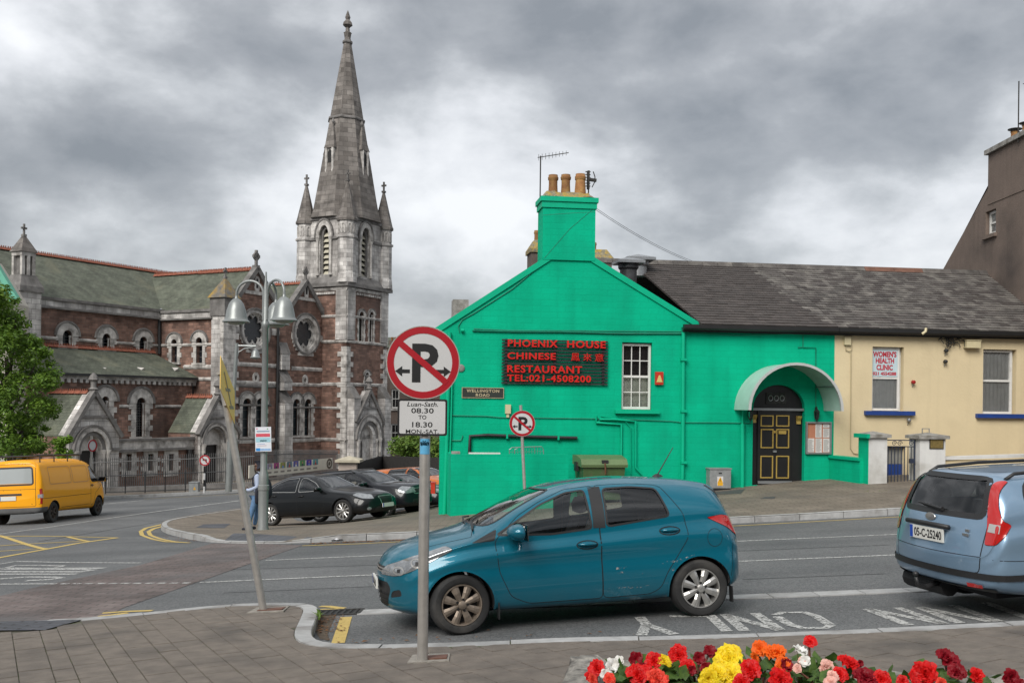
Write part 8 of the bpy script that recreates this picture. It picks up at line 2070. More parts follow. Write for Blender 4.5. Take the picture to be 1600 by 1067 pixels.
for y in (-.6,.6): Geo().tube([(1.0,y,2.10),(-2.0,y,2.10)],.022,6).build('roof_rack_rail',TRIM,cV.root,uv=False)
for x in (.8,-.1,-1.0,-1.9):
 Geo().tube([(x,-.66,2.08),(x,.66,2.08)],.02,6).build('roof_rack_bar',TRIM,cV.root,uv=False)
 for y in (-.66,.66): Geo().tube([(x,y,1.88),(x,y,2.09)],.018,6).build('roof_rack_foot',TRIM,cV.root,uv=False)
cV.finish(); cV.seats((1.25,),.95,.24,1.4); cV.wheels('spoke',mat('rusty_steel_wheel',(.07,.05,.04),.7,.4,var=.3),6,.62)
# ================================================================== street furniture, person, plants
STEEL = mat('brushed_steel',(.50,.48,.45),.42,.7,var=.14,scale=14,streak=.15); SGREY = mat('lamp_grey',(.25,.265,.26),.4,.4,var=.1)
SIGNW = mat('sign_grey_white',(.50,.50,.50),.35,var=.04); SIGNR = mat('sign_red',(.33,.004,.012),.4,var=.06); SIGNK = mat('sign_black',(.008,.008,.009),.45,var=0)
def disc(r,n=48): return [(r * math.cos(2 * math.pi * k / n),r * math.sin(2 * math.pi * k / n)) for k in range(n)]
def no_parking(par,M,r,arrows=True):
 """round red-ringed sign face in the local (x, z) plane"""
 d = Geo().prism(disc(r),0,.006).build('sign_disc',SIGNW,par,M); Geo().ring(disc(r),disc(r * .80),-.003,0,True).build('red_ring',SIGNR,d,M)
 t_ = text_geo('P',1,.001,.03); fit(t_,-r * .30,r * .42,-r * .54,r * .52); t_.v = [(x,y - .002,z) for x,y,z in t_.v]; t_.build('letter',SIGNK,d,M)
 for sg in (-1,1):
  a = [(.36,-.19),(.36,-.29),(.57,-.29),(.57,-.38),(.76,-.24),(.57,-.10),(.57,-.19)]
  Geo().prism([(x * r * sg,z * r) for x,z in a],-.003,-.0005).build('arrow',SIGNK,d,M)
 c,s_ = math.cos(R(-40)),math.sin(R(-40)); q = [(-.86,-.085),(.86,-.085),(.86,.085),(-.86,.085)]
 Geo().prism([(r * (x * c - z * s_),r * (x * s_ + z * c)) for x,z in q],-.005,-.0035).build('red_bar',SIGNR,d,M)
 Geo().ring(disc(r * 1.01),disc(r * .985),-.004,.012,True).build('rim',STEEL,d,M); return d
def face_M(p,yaw=0.0): return Matrix.Translation(p) @ Matrix.Rotation(yaw,4,'Z')
# near sign
b = G(660,1033,KH); t = P(660,516,b.y); ns = thing('no_parking_sign','large round no parking sign with times plate on near steel post','sign',b)
Geo().tube([b - Vector((0,0,.1)),Vector((b.x,b.y,t.z))],.044,20).build('post',STEEL,ns,smooth=50)
c = P(661,566.5,b.y - .06); k = b.y / FPX; no_parking(ns,face_M(c,.03),56.5 * k)
M = face_M(P(660,652,b.y - .06),.03); w,h = 38.5 * k,28.3 * k
rr_ = lambda w,h,r: rounded([(-w,-h),(w,-h),(w,h),(-w,h)],r,5)
pt_ = Geo().prism(rr_(w,h,.02),0,.005).build('times_plate',SIGNK,ns,M); Geo().prism(rr_(w - .016,h - .016,.014),-.002,-.0003).build('plate_face',SIGNW,pt_,M)
for txt,y0,y1,wd,sh in (('Luan-Sath.',.60,.85,.62,.25),('08.30',.23,.51,.45,0),('TO',-.10,.12,.16,0),('18.30',-.54,-.25,.41,0),('MON.-SAT.',-.88,-.66,.66,0)):
 t_ = text_geo(txt,.1,.0005,.0012 if not sh else .0006,shear=sh); fit(t_,-w * wd,w * wd,h * y0,h * y1); t_.v = [(x,y - .003,z) for x,y,z in t_.v]; t_.build('lettering',SIGNK,pt_,M)
z0,z1 = P(660,709,b.y).z,P(660,685,b.y).z; st = Geo()
st.add([(b.x + .0455 * math.cos(a),b.y + .0455 * math.sin(a),z) for z in (z0,z1) for a in np.linspace(-2.6,-.5,10)],[(i,i + 1,11 + i,10 + i) for i in range(9)])
st = st.build('sticker',mat('sticker_blue',(.10,.36,.58),.5,var=.1),ns,smooth=True)
t_ = text_geo('slán',.05,.0004,.0015); fit(t_,-.036,.036,.0,.04); t_.v = [(b.x + x,b.y - .047,(z0 + z1) / 2 + .01 + z) for x,y,z in t_.v]; t_.build('lettering',SIGNW,st)
for v in (545,590,640,665): z = P(660,v,b.y).z; Geo().box(b.x - .06,b.x + .06,b.y - .055,b.y - .035,z - .015,z + .015).build('clip',STEEL,ns)
RUST = mat('rusty_plate',(.13,.06,.04),.8,var=.35,scale=25); CONC = mat('mortar_patch',(.26,.24,.21),.95,var=.25,scale=12,bump=.6,bscale=60)
def foot(par,u,v,w,d):
 q = G(u,v,KH); Geo().add([(q.x + sx * w,q.y + sy * d,hgt(q.x + sx * w,q.y + sy * d) + KH + z) for z in (-.01,.012) for sx,sy in ((-1,-1),(1,-.8),(.95,1),(-.9,.9))],[(0,1,5,4),(1,2,6,5),(2,3,7,6),(3,0,4,7),(4,5,6,7)]).build('mortar_bed',CONC,par)
 Geo().add([(q.x + .03 + sx * w * .7,q.y + sy * d * .5,hgt(q.x + sx * w,q.y + sy * d) + KH + z) for z in (0,.02) for sx,sy in ((-1,-1),(1,-1),(1,1),(-1,1))],[(0,1,5,4),(1,2,6,5),(2,3,7,6),(3,0,4,7),(4,5,6,7)]).build('base_plate',RUST,par)
foot(ns,671,1029,.17,.17)
# leaning warning sign
b = G(412,954,KH); t = P(345,585,b.y - .1); ls = thing('leaning_sign_post','leaning steel post with yellow diamond sign seen edge-on','sign',b)
d = (t - b).normalized(); Geo().tube([b - d * .08,t],.042,18).build('post',STEEL,ls,smooth=50); Geo().lathe([(.044,0),(.044,.015),(0,.02)],16,t).build('post_cap',STEEL,ls)
ctr = P(352.5,609,b.y - .12) + Vector((.03,-.02,0)); n_ = Vector((math.cos(R(4)),math.sin(R(4)),0)); hx = Vector((-n_.y,n_.x,0)); up = (d - n_ * d.dot(n_)).normalized()
up = (P(341.5,555,b.y - .1) - P(363.5,663,b.y - .1)).normalized(); hx = up.cross(n_).normalized(); n_ = hx.cross(up).normalized(); D_ = .385
V = [ctr + v + n_ * o for o in (0,-.006) for v in (up * D_,hx * D_,-up * D_,-hx * D_)]
yp = Geo().add(V,[(0,1,2,3),(7,6,5,4),(0,4,5,1),(1,5,6,2),(2,6,7,3),(3,7,4,0)]).build('diamond_plate',mat('sign_yellow',(.72,.44,.06),.4,var=.1,stain=(.7,.5,.22),stain_amt=.4,stain_scale=3),ls)
for a,q in (((0,-.2),(0,.2)),((-.12,.0),(.12,.0)),((-.1,-.2),(.1,-.2))): Geo().bar(ctr + up * a[1] + hx * a[0] + n_ * .003,ctr + up * q[1] + hx * q[0] + n_ * .003,.035,.004,n_).build('symbol',mat('symbol_grey',(.22,.19,.13),.6,var=.1),yp)
for q in (-.15,.2): Geo().bar(ctr + up * q - n_ * .08,ctr + up * q,.04,.03).build('clip',STEEL,ls)
foot(ls,420,953,.2,.2)
# triple lantern lamp post
b = P(411,823,26.0); b.z = hgt(b.x,b.y) + .13; lp = thing('lamp_post','grey lamp post with three bell lanterns on curved arms','lamp post',b); kz = 26 / FPX; zt = P(416,425,26).z
zz = lambda v: P(413,v,26).z
Geo().lathe([(.15,-.1),(.15,.02),(.125,.10),(.125,zz(766) - b.z),(.14,zz(765) - b.z),(.14,zz(758) - b.z),(.12,zz(757) - b.z),(.12,zz(742) - b.z),(.085,zz(734) - b.z),(.075,zz(513) - b.z),(.10,zz(511) - b.z),(.10,zz(505) - b.z),(.06,zz(500) - b.z),(.055,zz(448) - b.z),(.03,zz(440) - b.z),(.02,zt - b.z)],20,b).build('post',SGREY,lp,smooth=40)
def lantern_head(par,c,r,hgt_):
 o = Geo().lathe([(.03,hgt_ * 1.12),(.05,hgt_),(r * .28,hgt_ * .97),(r * .52,hgt_ * .80),(r * .70,hgt_ * .5),(r * .79,hgt_ * .2),(r * .84,hgt_ * .12),(r * .86,hgt_ * .10),(r,.02),(r,0),(r * .9,-.005),(r * .8,.04)],28,c).build('lantern',SGREY,par,smooth=40)
 Geo().lathe([(r * .78,.03),(r * .5,-.05),(0,-.075)],20,c).build('lens',mat('lamp_lens',(.30,.32,.28),.3,var=.1),o,smooth=True); return o
for u,v,dy in ((369,503.5,.1),(443.5,501.5,-.5),(431,508,.8)):
 c = P(u,v,26 + dy); lantern_head(lp,c,.345,.60); top = c + Vector((0,0,.66)); px = b.x + (zz(505) - b.z) * 0 + .0
 side = Vector((c.x - b.x,c.y - b.y,0)); L = side.length; si = side.normalized(); base = Vector((b.x,b.y,0)) + si * .06; zb_ = zz(500); zc = top.z + .05; rad = (L - .06) / 2
 L_ = [Vector((base.x,base.y,zb_)),Vector((base.x,base.y,zc))] + [Vector((base.x,base.y,0)) + si * (rad - rad * math.cos(a)) + Vector((0,0,zc + rad * .95 * math.sin(a))) for a in np.linspace(.25,math.pi,12)] + [top - Vector((0,0,.06))]
 Geo().tube(L_,.033,10).build('arm',SGREY,lp,smooth=60)
ps = thing('cycle_poster','white blue and red event poster strapped to the lamp post','poster',P(411,706,25.8)); k = 25.85 / FPX
a,q = P(398.5,705,25.85),P(424,667,25.85); W_,H_ = (q.x - a.x),(q.z - a.z); M = Matrix.Translation((a.x + W_ / 2,25.85,a.z + H_ / 2)) @ Matrix.Rotation(-.03,4,'Y')
Geo().box(-W_ / 2,W_ / 2,0,.012,-H_ / 2,H_ / 2).build('board',mat('poster_white',(.62,.64,.68),.5,var=.03),ps,M)
for x0,x1,z0,z1,cl_,nm in ((.05,.93,.60,.73,(.55,.07,.10),'red_panel'),(.04,.95,.38,.57,(.30,.52,.60),'sky_panel'),(.04,.30,.02,.14,(.02,.22,.55),'blue_panel'),(.30,.95,.03,.12,(.25,.40,.62),'footer'),(.1,.9,.80,.85,(.22,.30,.40),'headline'),(.3,.72,.42,.46,(.5,.05,.2),'script'),(.12,.6,.30,.32,(.3,.4,.6),'text_line'),(.12,.7,.23,.25,(.45,.3,.35),'text_line'),(.08,.16,.91,.95,(.5,.05,.15),'logo'),(.74,.82,.90,.94,(.1,.3,.12),'logo')):
 Geo().box(-W_ / 2 + W_ * x0,-W_ / 2 + W_ * x1,-.004,-.0005,-H_ / 2 + H_ * z0,-H_ / 2 + H_ * z1).build(nm,mat('ink_%02d%02d%02d' % tuple(int(q_ * 99) for q_ in cl_),cl_,.5,var=.15,scale=25),ps,M)
# single lantern post across the road
b = G(357,768,.12); l2 = thing('lamp_post','slim grey lamp post with one lantern before the church','lamp post',b); Dl = b.y; t = P(370,536,Dl)
Geo().tube([b,P(360,690,Dl),P(360.5,690,Dl),t],[.16,.15,.11,.09],12).build('post',SGREY,l2,smooth=50)
e = P(400,541,Dl); Geo().tube([P(370,540,Dl),e],.05,8).build('arm',SGREY,l2); Geo().tube([P(370.5,560,Dl),P(373,550,Dl),P(382,544.5,Dl),P(397,542,Dl)],.03,6).build('brace',SGREY,l2); lantern_head(l2,P(399,559,Dl),.26 * Dl / 50,.42 * Dl / 50)
# other signs
b = P(822,770,24.6); b.z = hgt(b.x,b.y) + .13; fs_ = thing('no_parking_sign','small round no parking sign before the green gable','sign',b); t = P(813.5,633,24.6); Geo().tube([b,t],.038,12).build('post',STEEL,fs_,smooth=50); no_parking(fs_,face_M(P(816,661.5,24.55),.05),20 * 24.6 / FPX)
b = G(319,770,.12); nl = thing('no_left_turn_sign','small no left turn sign on striped post by the railings','sign',b); k = b.y / FPX
for i in range(6):
 p0,p1 = b.lerp(P(320,708,b.y),i / 6),b.lerp(P(320,708,b.y),(i + 1) / 6); Geo().tube([p0,p1],.05,8).build('post_band',SIGNK if i % 2 else SIGNW,nl)
M = face_M(P(320,719,b.y - .1),.0); Geo().prism(disc(8.4 * k,24),0,.02).build('sign_disc',SIGNW,nl,M); Geo().ring(disc(8.4 * k,24),disc(6.6 * k,24),-.02,0,True).build('red_ring',SIGNR,nl,M)
Geo().prism([(-4.5 * k,4 * k),(-3.5 * k,5 * k),(5 * k,-4 * k),(4 * k,-5 * k)],-.02,-.001).build('red_bar',SIGNR,nl,M); Geo().prism([(-4 * k,1 * k),(-1.5 * k,3.4 * k),(-1.5 * k,2 * k),(3 * k,2 * k),(3 * k,-4 * k),(1.6 * k,-4 * k),(1.6 * k,.6 * k),(-1.5 * k,.6 * k),(-1.5 * k,-1 * k)],-.01,-.0005).build('arrow',SIGNK,nl,M)
b = G(143,780,.1); es = thing('church_road_sign','round road sign seen edge-on before the church porch','sign',b); k = b.y / FPX; Geo().tube([b,P(143,681,b.y)],.06,8).build('post',STEEL,es); Geo().prism(disc(9.5 * k,24),0,.03).build('sign_disc',SIGNW,es,face_M(P(144.5,696,b.y - .1),1.2)); Geo().ring(disc(9.5 * k,24),disc(7.3 * k,24),-.02,0,True).build('red_ring',SIGNR,es,face_M(P(144.5,696,b.y - .1),1.2))
b = G(302,769,.12); cb2 = thing('street_cabinet','small grey street cabinet standing by the church railings','cabinet',b); k = b.y / FPX; Geo().box(b.x - 7 * k,b.x + 7 * k,b.y,b.y + .4,b.z,b.z + 15 * k).build('case',GALV,cb2); Geo().box(b.x - 7.4 * k,b.x + 7.4 * k,b.y - .03,b.y + .43,b.z + 15 * k,b.z + 16 * k).build('lid',GALV,cb2); Geo().prism([(b.x,b.z + 4 * k),(b.x + 4 * k,b.z + 4 * k),(b.x + 2 * k,b.z + 9 * k)],b.y - .01,b.y - .001).build('hazard_triangle',YST,cb2)
b = G(527,846); pp_ = Geo(); rr = random.Random(3); V = [(b.x + i * .06 - .12,b.y + j * .06 - .06,b.z + .02 + rr.random() * .07) for j in range(3) for i in range(5)]; pp_.add(V,[(j * 5 + i,j * 5 + i + 1,j * 5 + i + 6,j * 5 + i + 5) for j in range(2) for i in range(4)])
tag(pp_.build('litter_paper',mat('litter_white',(.6,.6,.62),.8,var=.1)),'crumpled white paper lying at the far kerb','litter')
rb_ = thing('red_box','small red box standing beside the green gable corner','box',P(676,775,29)); a,q = P(673,771,29),P(680,755,29); Geo().box(a.x,q.x,29,29.3,a.z,q.z).build('case',mat('alarm_red',(.5,.02,.01)),rb_); Geo().box(a.x - .01,q.x + .01,28.99,29.31,q.z,q.z + .03).build('lid',mat('alarm_red',(.5,.02,.01)),rb_)
# --- person at the lamp post
fp = P(389,824,26.6); fp.z = hgt(fp.x,fp.y) + .13; man = thing('person','person in pale blue shirt and jeans with dark backpack leaning by lamp post','person',fp)
def skin(name,mt,J,E,par,lvl=2):
 me = bpy.data.meshes.new(name); me.from_pydata([j[:3] for j in J],E,[]); o = bpy.data.objects.new(name,me); COL.objects.link(o)
 m = o.modifiers.new('skin','SKIN'); m.use_smooth_shade = True; sv = me.skin_vertices[0].data
 for v,j in zip(sv,J): v.radius = (j[3],j[4] if len(j) > 4 else j[3])
 sv[0].use_root = True; s_ = o.modifiers.new('sub','SUBSURF'); s_.levels = s_.render_levels = lvl
 bpy.context.view_layer.update(); m2 = bpy.data.meshes.new_from_object(o.evaluated_get(bpy.context.evaluated_depsgraph_get())); bpy.data.objects.remove(o); m2.materials.clear(); m2.materials.append(mt)
 for p in m2.polygons: p.use_smooth = True
 return ob(name,m2,par)
f = fp; V3 = lambda x,y,z,*r: (f.x + x,f.y + y,f.z + z,*r)      # faces left (-x), leaning back to the right
SKIN = mat('brown_skin',(.10,.05,.032),.6,var=.1); JEAN = mat('blue_denim',(.10,.19,.33),.85,var=.2,scale=14); SHIRT = mat('pale_blue_shirt',(.36,.42,.55),.85,var=.08); NAVYB = mat('navy_backpack',(.016,.018,.03),.8,var=.2)
skin('body',SHIRT,[V3(.21,0,.93,.15,.12),V3(.235,0,1.08,.145,.12),V3(.25,0,1.26,.175,.13),V3(.25,0,1.42,.15,.11),V3(.235,0,1.52,.065),V3(.24,-.19,1.40,.07),V3(.27,-.24,1.14,.055),V3(.05,-.20,1.04,.042),V3(-.04,-.14,1.06,.035),V3(.24,.19,1.40,.07),V3(.26,.24,1.14,.055),V3(.05,.18,1.03,.042),V3(-.04,.12,1.05,.035)],[(0,1),(1,2),(2,3),(3,4),(3,5),(5,6),(6,7),(7,8),(3,9),(9,10),(10,11),(11,12)],man)
skin('trousers',JEAN,[V3(.21,0,.94,.155,.125),V3(.19,-.10,.82,.10),V3(.09,-.11,.46,.072),V3(.0,-.11,.10,.055),V3(.21,.10,.82,.10),V3(.17,.11,.46,.072),V3(.12,.11,.10,.055)],[(0,1),(1,2),(2,3),(0,4),(4,5),(5,6)],man)
for x,y in ((0,-.11),(.12,.11)): skin('shoe',NAVYB,[V3(x + .04,y,.05,.045),V3(x - .08,y,.035,.04),V3(x - .16,y,.03,.032)],[(0,1),(1,2)],man)
hd_ = skin('head',SKIN,[V3(.225,0,1.60,.085,.075),V3(.215,0,1.69,.098,.08),V3(.22,0,1.76,.075,.065),V3(.235,0,1.52,.06),V3(.135,0,1.585,.03),V3(.115,0,1.655,.014)],[(0,1),(1,2),(0,3),(0,4),(1,5)],man)
skin('hair',NAVYB,[V3(.24,0,1.70,.10,.088),V3(.235,0,1.765,.083,.075),V3(.28,0,1.62,.06,.07)],[(0,1),(0,2)],man)
for y in (-.075,.075): skin('ear',SKIN,[V3(.235,y,1.66,.018),V3(.24,y * 1.15,1.69,.018)],[(0,1)],man,1)
for y,sg in ((-.13,1),(.11,-1)):
 hn = skin('hand',SKIN,[V3(-.05,y,1.06,.032,.02),V3(-.11,y + .02 * sg,1.065,.036,.018)],[(0,1)],man,1)
 for q in range(4): skin('finger',SKIN,[V3(-.11,y + .02 * sg,1.09 - q * .02,.009),V3(-.155,y + .03 * sg,1.09 - q * .02,.009),V3(-.165,y + .06 * sg,1.085 - q * .02,.008)],[(0,1),(1,2)],hn,1)
 skin('thumb',SKIN,[V3(-.06,y + .01 * sg,1.08,.011),V3(-.10,y + .04 * sg,1.12,.010)],[(0,1)],hn,1)
bp = thing('backpack','dark navy backpack and jacket hanging on the leaning person','backpack',f + Vector((.42,0,.8)))
skin('pack',NAVYB,[V3(.44,0,.78,.12,.14),V3(.46,0,1.0,.15,.16),V3(.43,0,1.22,.13,.15),V3(.38,0,1.36,.08,.12)],[(0,1),(1,2),(2,3)],bp); skin('jacket',NAVYB,[V3(.27,-.20,1.10,.08,.04),V3(.28,-.21,.90,.11,.04),V3(.27,-.20,.68,.09,.03)],[(0,1),(1,2)],bp)
Geo().tube([f + Vector(q) for q in ((.36,-.13,1.40),(.24,-.16,1.50),(.12,-.15,1.36),(.13,-.17,1.18),(.28,-.20,1.08))],.022,6).build('strap',NAVYB,bp,smooth=True)
# --- leaves, tree, shrubs
def leafmat(name,a,b_,sc=2.2):
 m,t,p = nmat(name); N = t.nodes; tcn = N.new('ShaderNodeTexCoord'); n = N.new('ShaderNodeTexNoise'); n.inputs['Scale'].default_value = sc; n.inputs['Detail'].default_value = 9; n.inputs['Roughness'].default_value = .8
 lnk(t,tcn.outputs['Object'],n.inputs[0]); r = N.new('ShaderNodeValToRGB'); r.color_ramp.elements[0].position = .36; r.color_ramp.elements[1].position = .66; r.color_ramp.elements[0].color = (*a,1); r.color_ramp.elements[1].color = (*b_,1)
 lnk(t,n.outputs[0],r.inputs[0]); lnk(t,r.outputs[0],p.inputs['Base Color']); p.inputs['Roughness'].default_value = .5; p.inputs['Specular IOR Level'].default_value = .3
 tr_ = N.new('ShaderNodeBsdfTranslucent'); lnk(t,r.outputs[0],tr_.inputs[0]); mx = N.new('ShaderNodeMixShader'); mx.inputs[0].default_value = .3; o = N['Material Output']; lnk(t,p.outputs[0],mx.inputs[1]); lnk(t,tr_.outputs[0],mx.inputs[2]); lnk(t,mx.outputs[0],o.inputs[0]); return m
def leafcloud(C,size,rng,jitter=.9):
 """C: clump (centre, radius, count); leaves sit mostly near each clump's skin and face outwards and up"""
 g = Geo(); V = []; F_ = []
 for c,r,n in C:
  for _ in range(n):
   d = Vector((rng.gauss(0,1),rng.gauss(0,1),rng.gauss(0,1))).normalized(); p = Vector(c) + Vector((d.x * r,d.y * r,d.z * r * .8)) * (rng.random() ** .4)
   nn = (d * .6 + Vector((rng.gauss(0,.5),rng.gauss(0,.5),.7 + rng.gauss(0,.4)))).normalized(); a = nn.orthogonal().normalized(); a.rotate(Matrix.Rotation(rng.random() * 6.28,3,nn)); b = nn.cross(a); s = size * rng.uniform(.6,1.3); i = len(V)
   V += [p - a * s,p + b * s * .5 - nn * s * .15,p + a * s * 1.1 - nn * s * .25,p - b * s * .5 - nn * s * .15]; F_.append((i,i + 1,i + 2,i + 3))
 return g.add(V,F_)
def make_tree(name,label,cat,base,clumps,size,mt,trunk,rng):
 t = thing(name,label,cat,base); leafcloud(clumps,size,rng).build('crown',mt,t,uv=False)
 if trunk:
  Geo().tube(*trunk[0],10).build('trunk',BARK,t,smooth=True)
  for L,r_ in trunk[1:]: Geo().tube(L,r_,6).build('limb',BARK,t,smooth=True)
 return t
BARK = mat('bark',(.06,.048,.036),.95,var=.35,scale=9,bump=.8,bscale=25); rng = random.Random(9)
Dt = 44.0; kt = Dt / FPX; bt = P(18,770,Dt); bt.z = hgt(bt.x,bt.y); C = []
out_ = [(-70,480),(-20,440),(15,468),(38,515),(66,536),(84,575),(86,615),(80,655),(72,700),(40,714),(-60,712)]
for i in range(190):
 while True:
  u,v = rng.uniform(-70,84),rng.uniform(445,712)
  if pip(u,v,out_): break
 dmax = 2.0 * math.sqrt(max(.05,1 - ((u - 5) / 85) ** 2)); C.append((P(u,v,Dt + rng.uniform(-dmax,dmax)),rng.uniform(.34,.62),165))
for u,v in ((8,452),(30,492),(24,470),(50,528),(66,552),(79,566),(83,600),(78,628),(85,586),(72,668),(60,536),(40,505),(82,648),(62,700),(-10,440)): C.append((P(u,v,Dt + rng.uniform(-.6,.6)),rng.uniform(.22,.36),80))
top = P(10,560,Dt)
make_tree('leafy_tree','broad green leafy tree at the left edge before the church','tree',bt,C,.085,leafmat('lime_leaves',(.035,.095,.012),(.19,.30,.035)),[([bt,bt.lerp(top,.4) + Vector((.1,0,0)),top],[.22,.17,.08])] + [([bt.lerp(top,q),P(u,v,Dt)],[.09,.03]) for q,u,v in ((.4,60,640),(.5,-40,620),(.6,55,570),(.7,-20,500),(.75,25,500))],rng)
bs = P(645,712,66); C = [(P(rng.uniform(616,690),rng.uniform(688,712),66 + rng.uniform(-1.2,1.2)),rng.uniform(.5,.8),110) for _ in range(26)] + [(P(u,v,66),.45,70) for u,v in ((622,690),(640,682),(655,680),(670,684),(683,692))]
make_tree('flowering_shrub','green shrub with reddish tips behind the timber fence','shrub',Vector((bs.x,bs.y,-3)),C,.13,leafmat('shrub_leaves',(.05,.13,.018),(.20,.27,.05)),[([Vector((bs.x,bs.y,-3.2)),bs],[.12,.06])],rng)
bs = G(96,779,.1); C = [(P(rng.uniform(86,108),rng.uniform(682,716),bs.y + 2 + rng.uniform(-.3,.3)),rng.uniform(.15,.3),60) for _ in range(22)]
make_tree('climbing_plant','bright green climber growing beside the church porch','plant',bs,C,.09,leafmat('climber_leaves',(.10,.22,.02),(.22,.34,.04)),[([Vector((bs.x,bs.y + 2,-3.2)),P(97,700,bs.y + 2)],[.05,.02])],rng)
wd = Geo();
for pxl,n in (([(700,806),(689,807)],40),([(1352,771),(1385,768)],50),([(500,955),(498,968)],50),([(392,769),(410,768)],30)):
 for _ in range(n): u = rng.uniform(min(p[0] for p in pxl),max(p[0] for p in pxl)); q = G(u,rng.uniform(min(p[1] for p in pxl),max(p[1] for p in pxl)),.10); a = rng.random() * 6.28; s = rng.uniform(.02,.06); wd.add([q + Vector((math.cos(a) * .012,math.sin(a) * .012,0)),q - Vector((math.cos(a) * .012,math.sin(a) * .012,0)),q + Vector((rng.gauss(0,.03),rng.gauss(0,.03),s))],[(0,1,2)])
tag(wd.build('weeds',leafmat('weed_green',(.07,.15,.02),(.16,.24,.05)),uv=False),'tufts of green weeds along kerbs and wall feet','weeds',kind='stuff')
# --- planter with begonias
ST = mat('rough_planter_stone',(.27,.255,.225),.95,var=.4,scale=11,bump=1.0,bscale=24,stain=(.045,.042,.04),stain_amt=.55,stain_scale=13); zr_ = .93
pA,pB,pC = P(893,1021,5.62),P(1700,1056,5.26),P(866,1080,4.95)
for p in (pA,pB,pC): p.z = 0
pl = thing('stone_planter','rough stone planter rim at bottom right holding begonias','planter',pA + Vector((0,0,.3)))
def rim(p,q,w,par,name):
 d = (q - p); n = int(d.length / .05); d.normalize(); x = Vector((d.y,-d.x,0)); rg = random.Random(6); V = []; prof = ((0,-.7),(0,-.06),(.02,-.015),(.06,0),(w - .05,.0),(w,-.03),(w,-.4))
 for i in range(n + 1):
  for o,z in prof: V.append(p + d * (.05 * i) + x * (o + rg.uniform(-.008,.008)) + Vector((0,0,zr_ + z + rg.uniform(-.009,.009))))
 m = len(prof); Geo().add(V,[(i * m + k,(i + 1) * m + k,(i + 1) * m + k + 1,i * m + k + 1) for i in range(n) for k in range(m - 1)] + [tuple(range(m - 1,-1,-1)),tuple(n * m + k for k in range(m))]).build(name,ST,par,smooth=True,uv=False)
rim(pA,pB,.16,pl,'back_rim'); rim(pC,pA + (pA - pC).normalized() * .02,.19,pl,'end_rim')
dB_ = (pB - pA).normalized(); Geo().add([pA + dB_ * .1 + Vector((0,0,zr_ - .1)),pB + Vector((0,0,zr_ - .1)),pB + (pC - pA) * 1.6 + Vector((0,0,zr_ - .1)),pC + (pC - pA) * .6 + dB_ * .1 + Vector((0,0,zr_ - .1))],[(0,1,2,3)]).build('soil',mat('dark_soil',(.02,.015,.011),.95,var=.4,scale=20,bump=1,bscale=30),pl)
def petal_mat(name,c): return leafmat(name,tuple(q * .95 for q in c),tuple(min(1,q * 1.5) for q in c),24)
PC = {'red': petal_mat('scarlet_petals',(.55,.008,.008)),'dark': petal_mat('crimson_petals',(.20,.003,.010)),'yel': petal_mat('yellow_petals',(.80,.56,.02)),'ora': petal_mat('orange_petals',(.75,.12,.008)),'whi': petal_mat('white_petals',(.74,.72,.66)),'pin': petal_mat('pale_pink_petals',(.72,.42,.36)),'sal': petal_mat('salmon_petals',(.68,.06,.035))}
def bloom(par,p,r,col,rg,kind):
 g = Geo(); face = Vector((rg.gauss(0,.35),-.75 + rg.gauss(0,.2),.55 + rg.gauss(0,.25))).normalized(); a = face.orthogonal().normalized(); b = face.cross(a); n = 42 if kind > .5 else 10
 for k in range(n):
  t = k / n; an = k * 2.39996 if n > 10 else k * 6.283 / n; tilt = (.12 + 1.15 * t ** .8) if n > 10 else (.7 + .3 * (k % 2)); ln = r * (.42 + .62 * t) if n > 10 else r; w = r * (.34 + .22 * t) if n > 10 else r * .55
  ra = a * math.cos(an) + b * math.sin(an); ta = face.cross(ra); V = []; ph = rg.random() * 6.28
  for i in range(4):
   s = i / 3
   for j in (-2,-1,0,1,2):
    x = j / 2; wd_ = w * math.sin(.35 + 2.1 * s) * (1 if i < 3 else .8); th = tilt * (.35 + .75 * s); q = p + ra * (math.sin(th) * ln * s) + face * (math.cos(th) * ln * s * .75) + ta * (x * wd_) + face * (abs(x) ** 2 * w * .25 * (1 - s)) + face * (.17 * r * s * s * math.sin(j * 2.4 + ph)) + ra * (-.10 * ln * abs(x) ** 2 * s)
    V.append(q)
  g.add(V,[(i * 5 + j,i * 5 + j + 1,i * 5 + j + 6,i * 5 + j + 5) for i in range(3) for j in range(4)])
 return g.build('bloom',PC[col],par,smooth=True,uv=False)
LF = leafmat('begonia_leaves',(.03,.075,.02),(.12,.20,.04),14); STM = mat('begonia_stem',(.14,.05,.03),.6,var=.2); rg = random.Random(21)
def leaf(par,p,s):
 n = 9; d = Vector((rg.gauss(0,1),rg.gauss(0,1) - .3,.25 + rg.random() * .5)).normalized(); up = Vector((rg.gauss(0,.3),-.3,1)).normalized(); x = d.cross(up).normalized(); up = x.cross(d); V = [p]
 for k in range(n + 1): t = -2.5 + 5.0 * k / n; r = s * (.75 + .25 * math.cos(t)) * (1 + (.14 if k % 2 else -.06)); V.append(p + d * (s * .25 + r * math.cos(t)) + x * (r * .72 * math.sin(t)) - up * (.18 * s * abs(math.sin(t)) ** 2 * rg.uniform(.3,1.6)))
 Geo().add(V,[(0,k,k + 1) for k in range(1,n + 1)]).build('leaf',LF,par,uv=False,smooth=True)
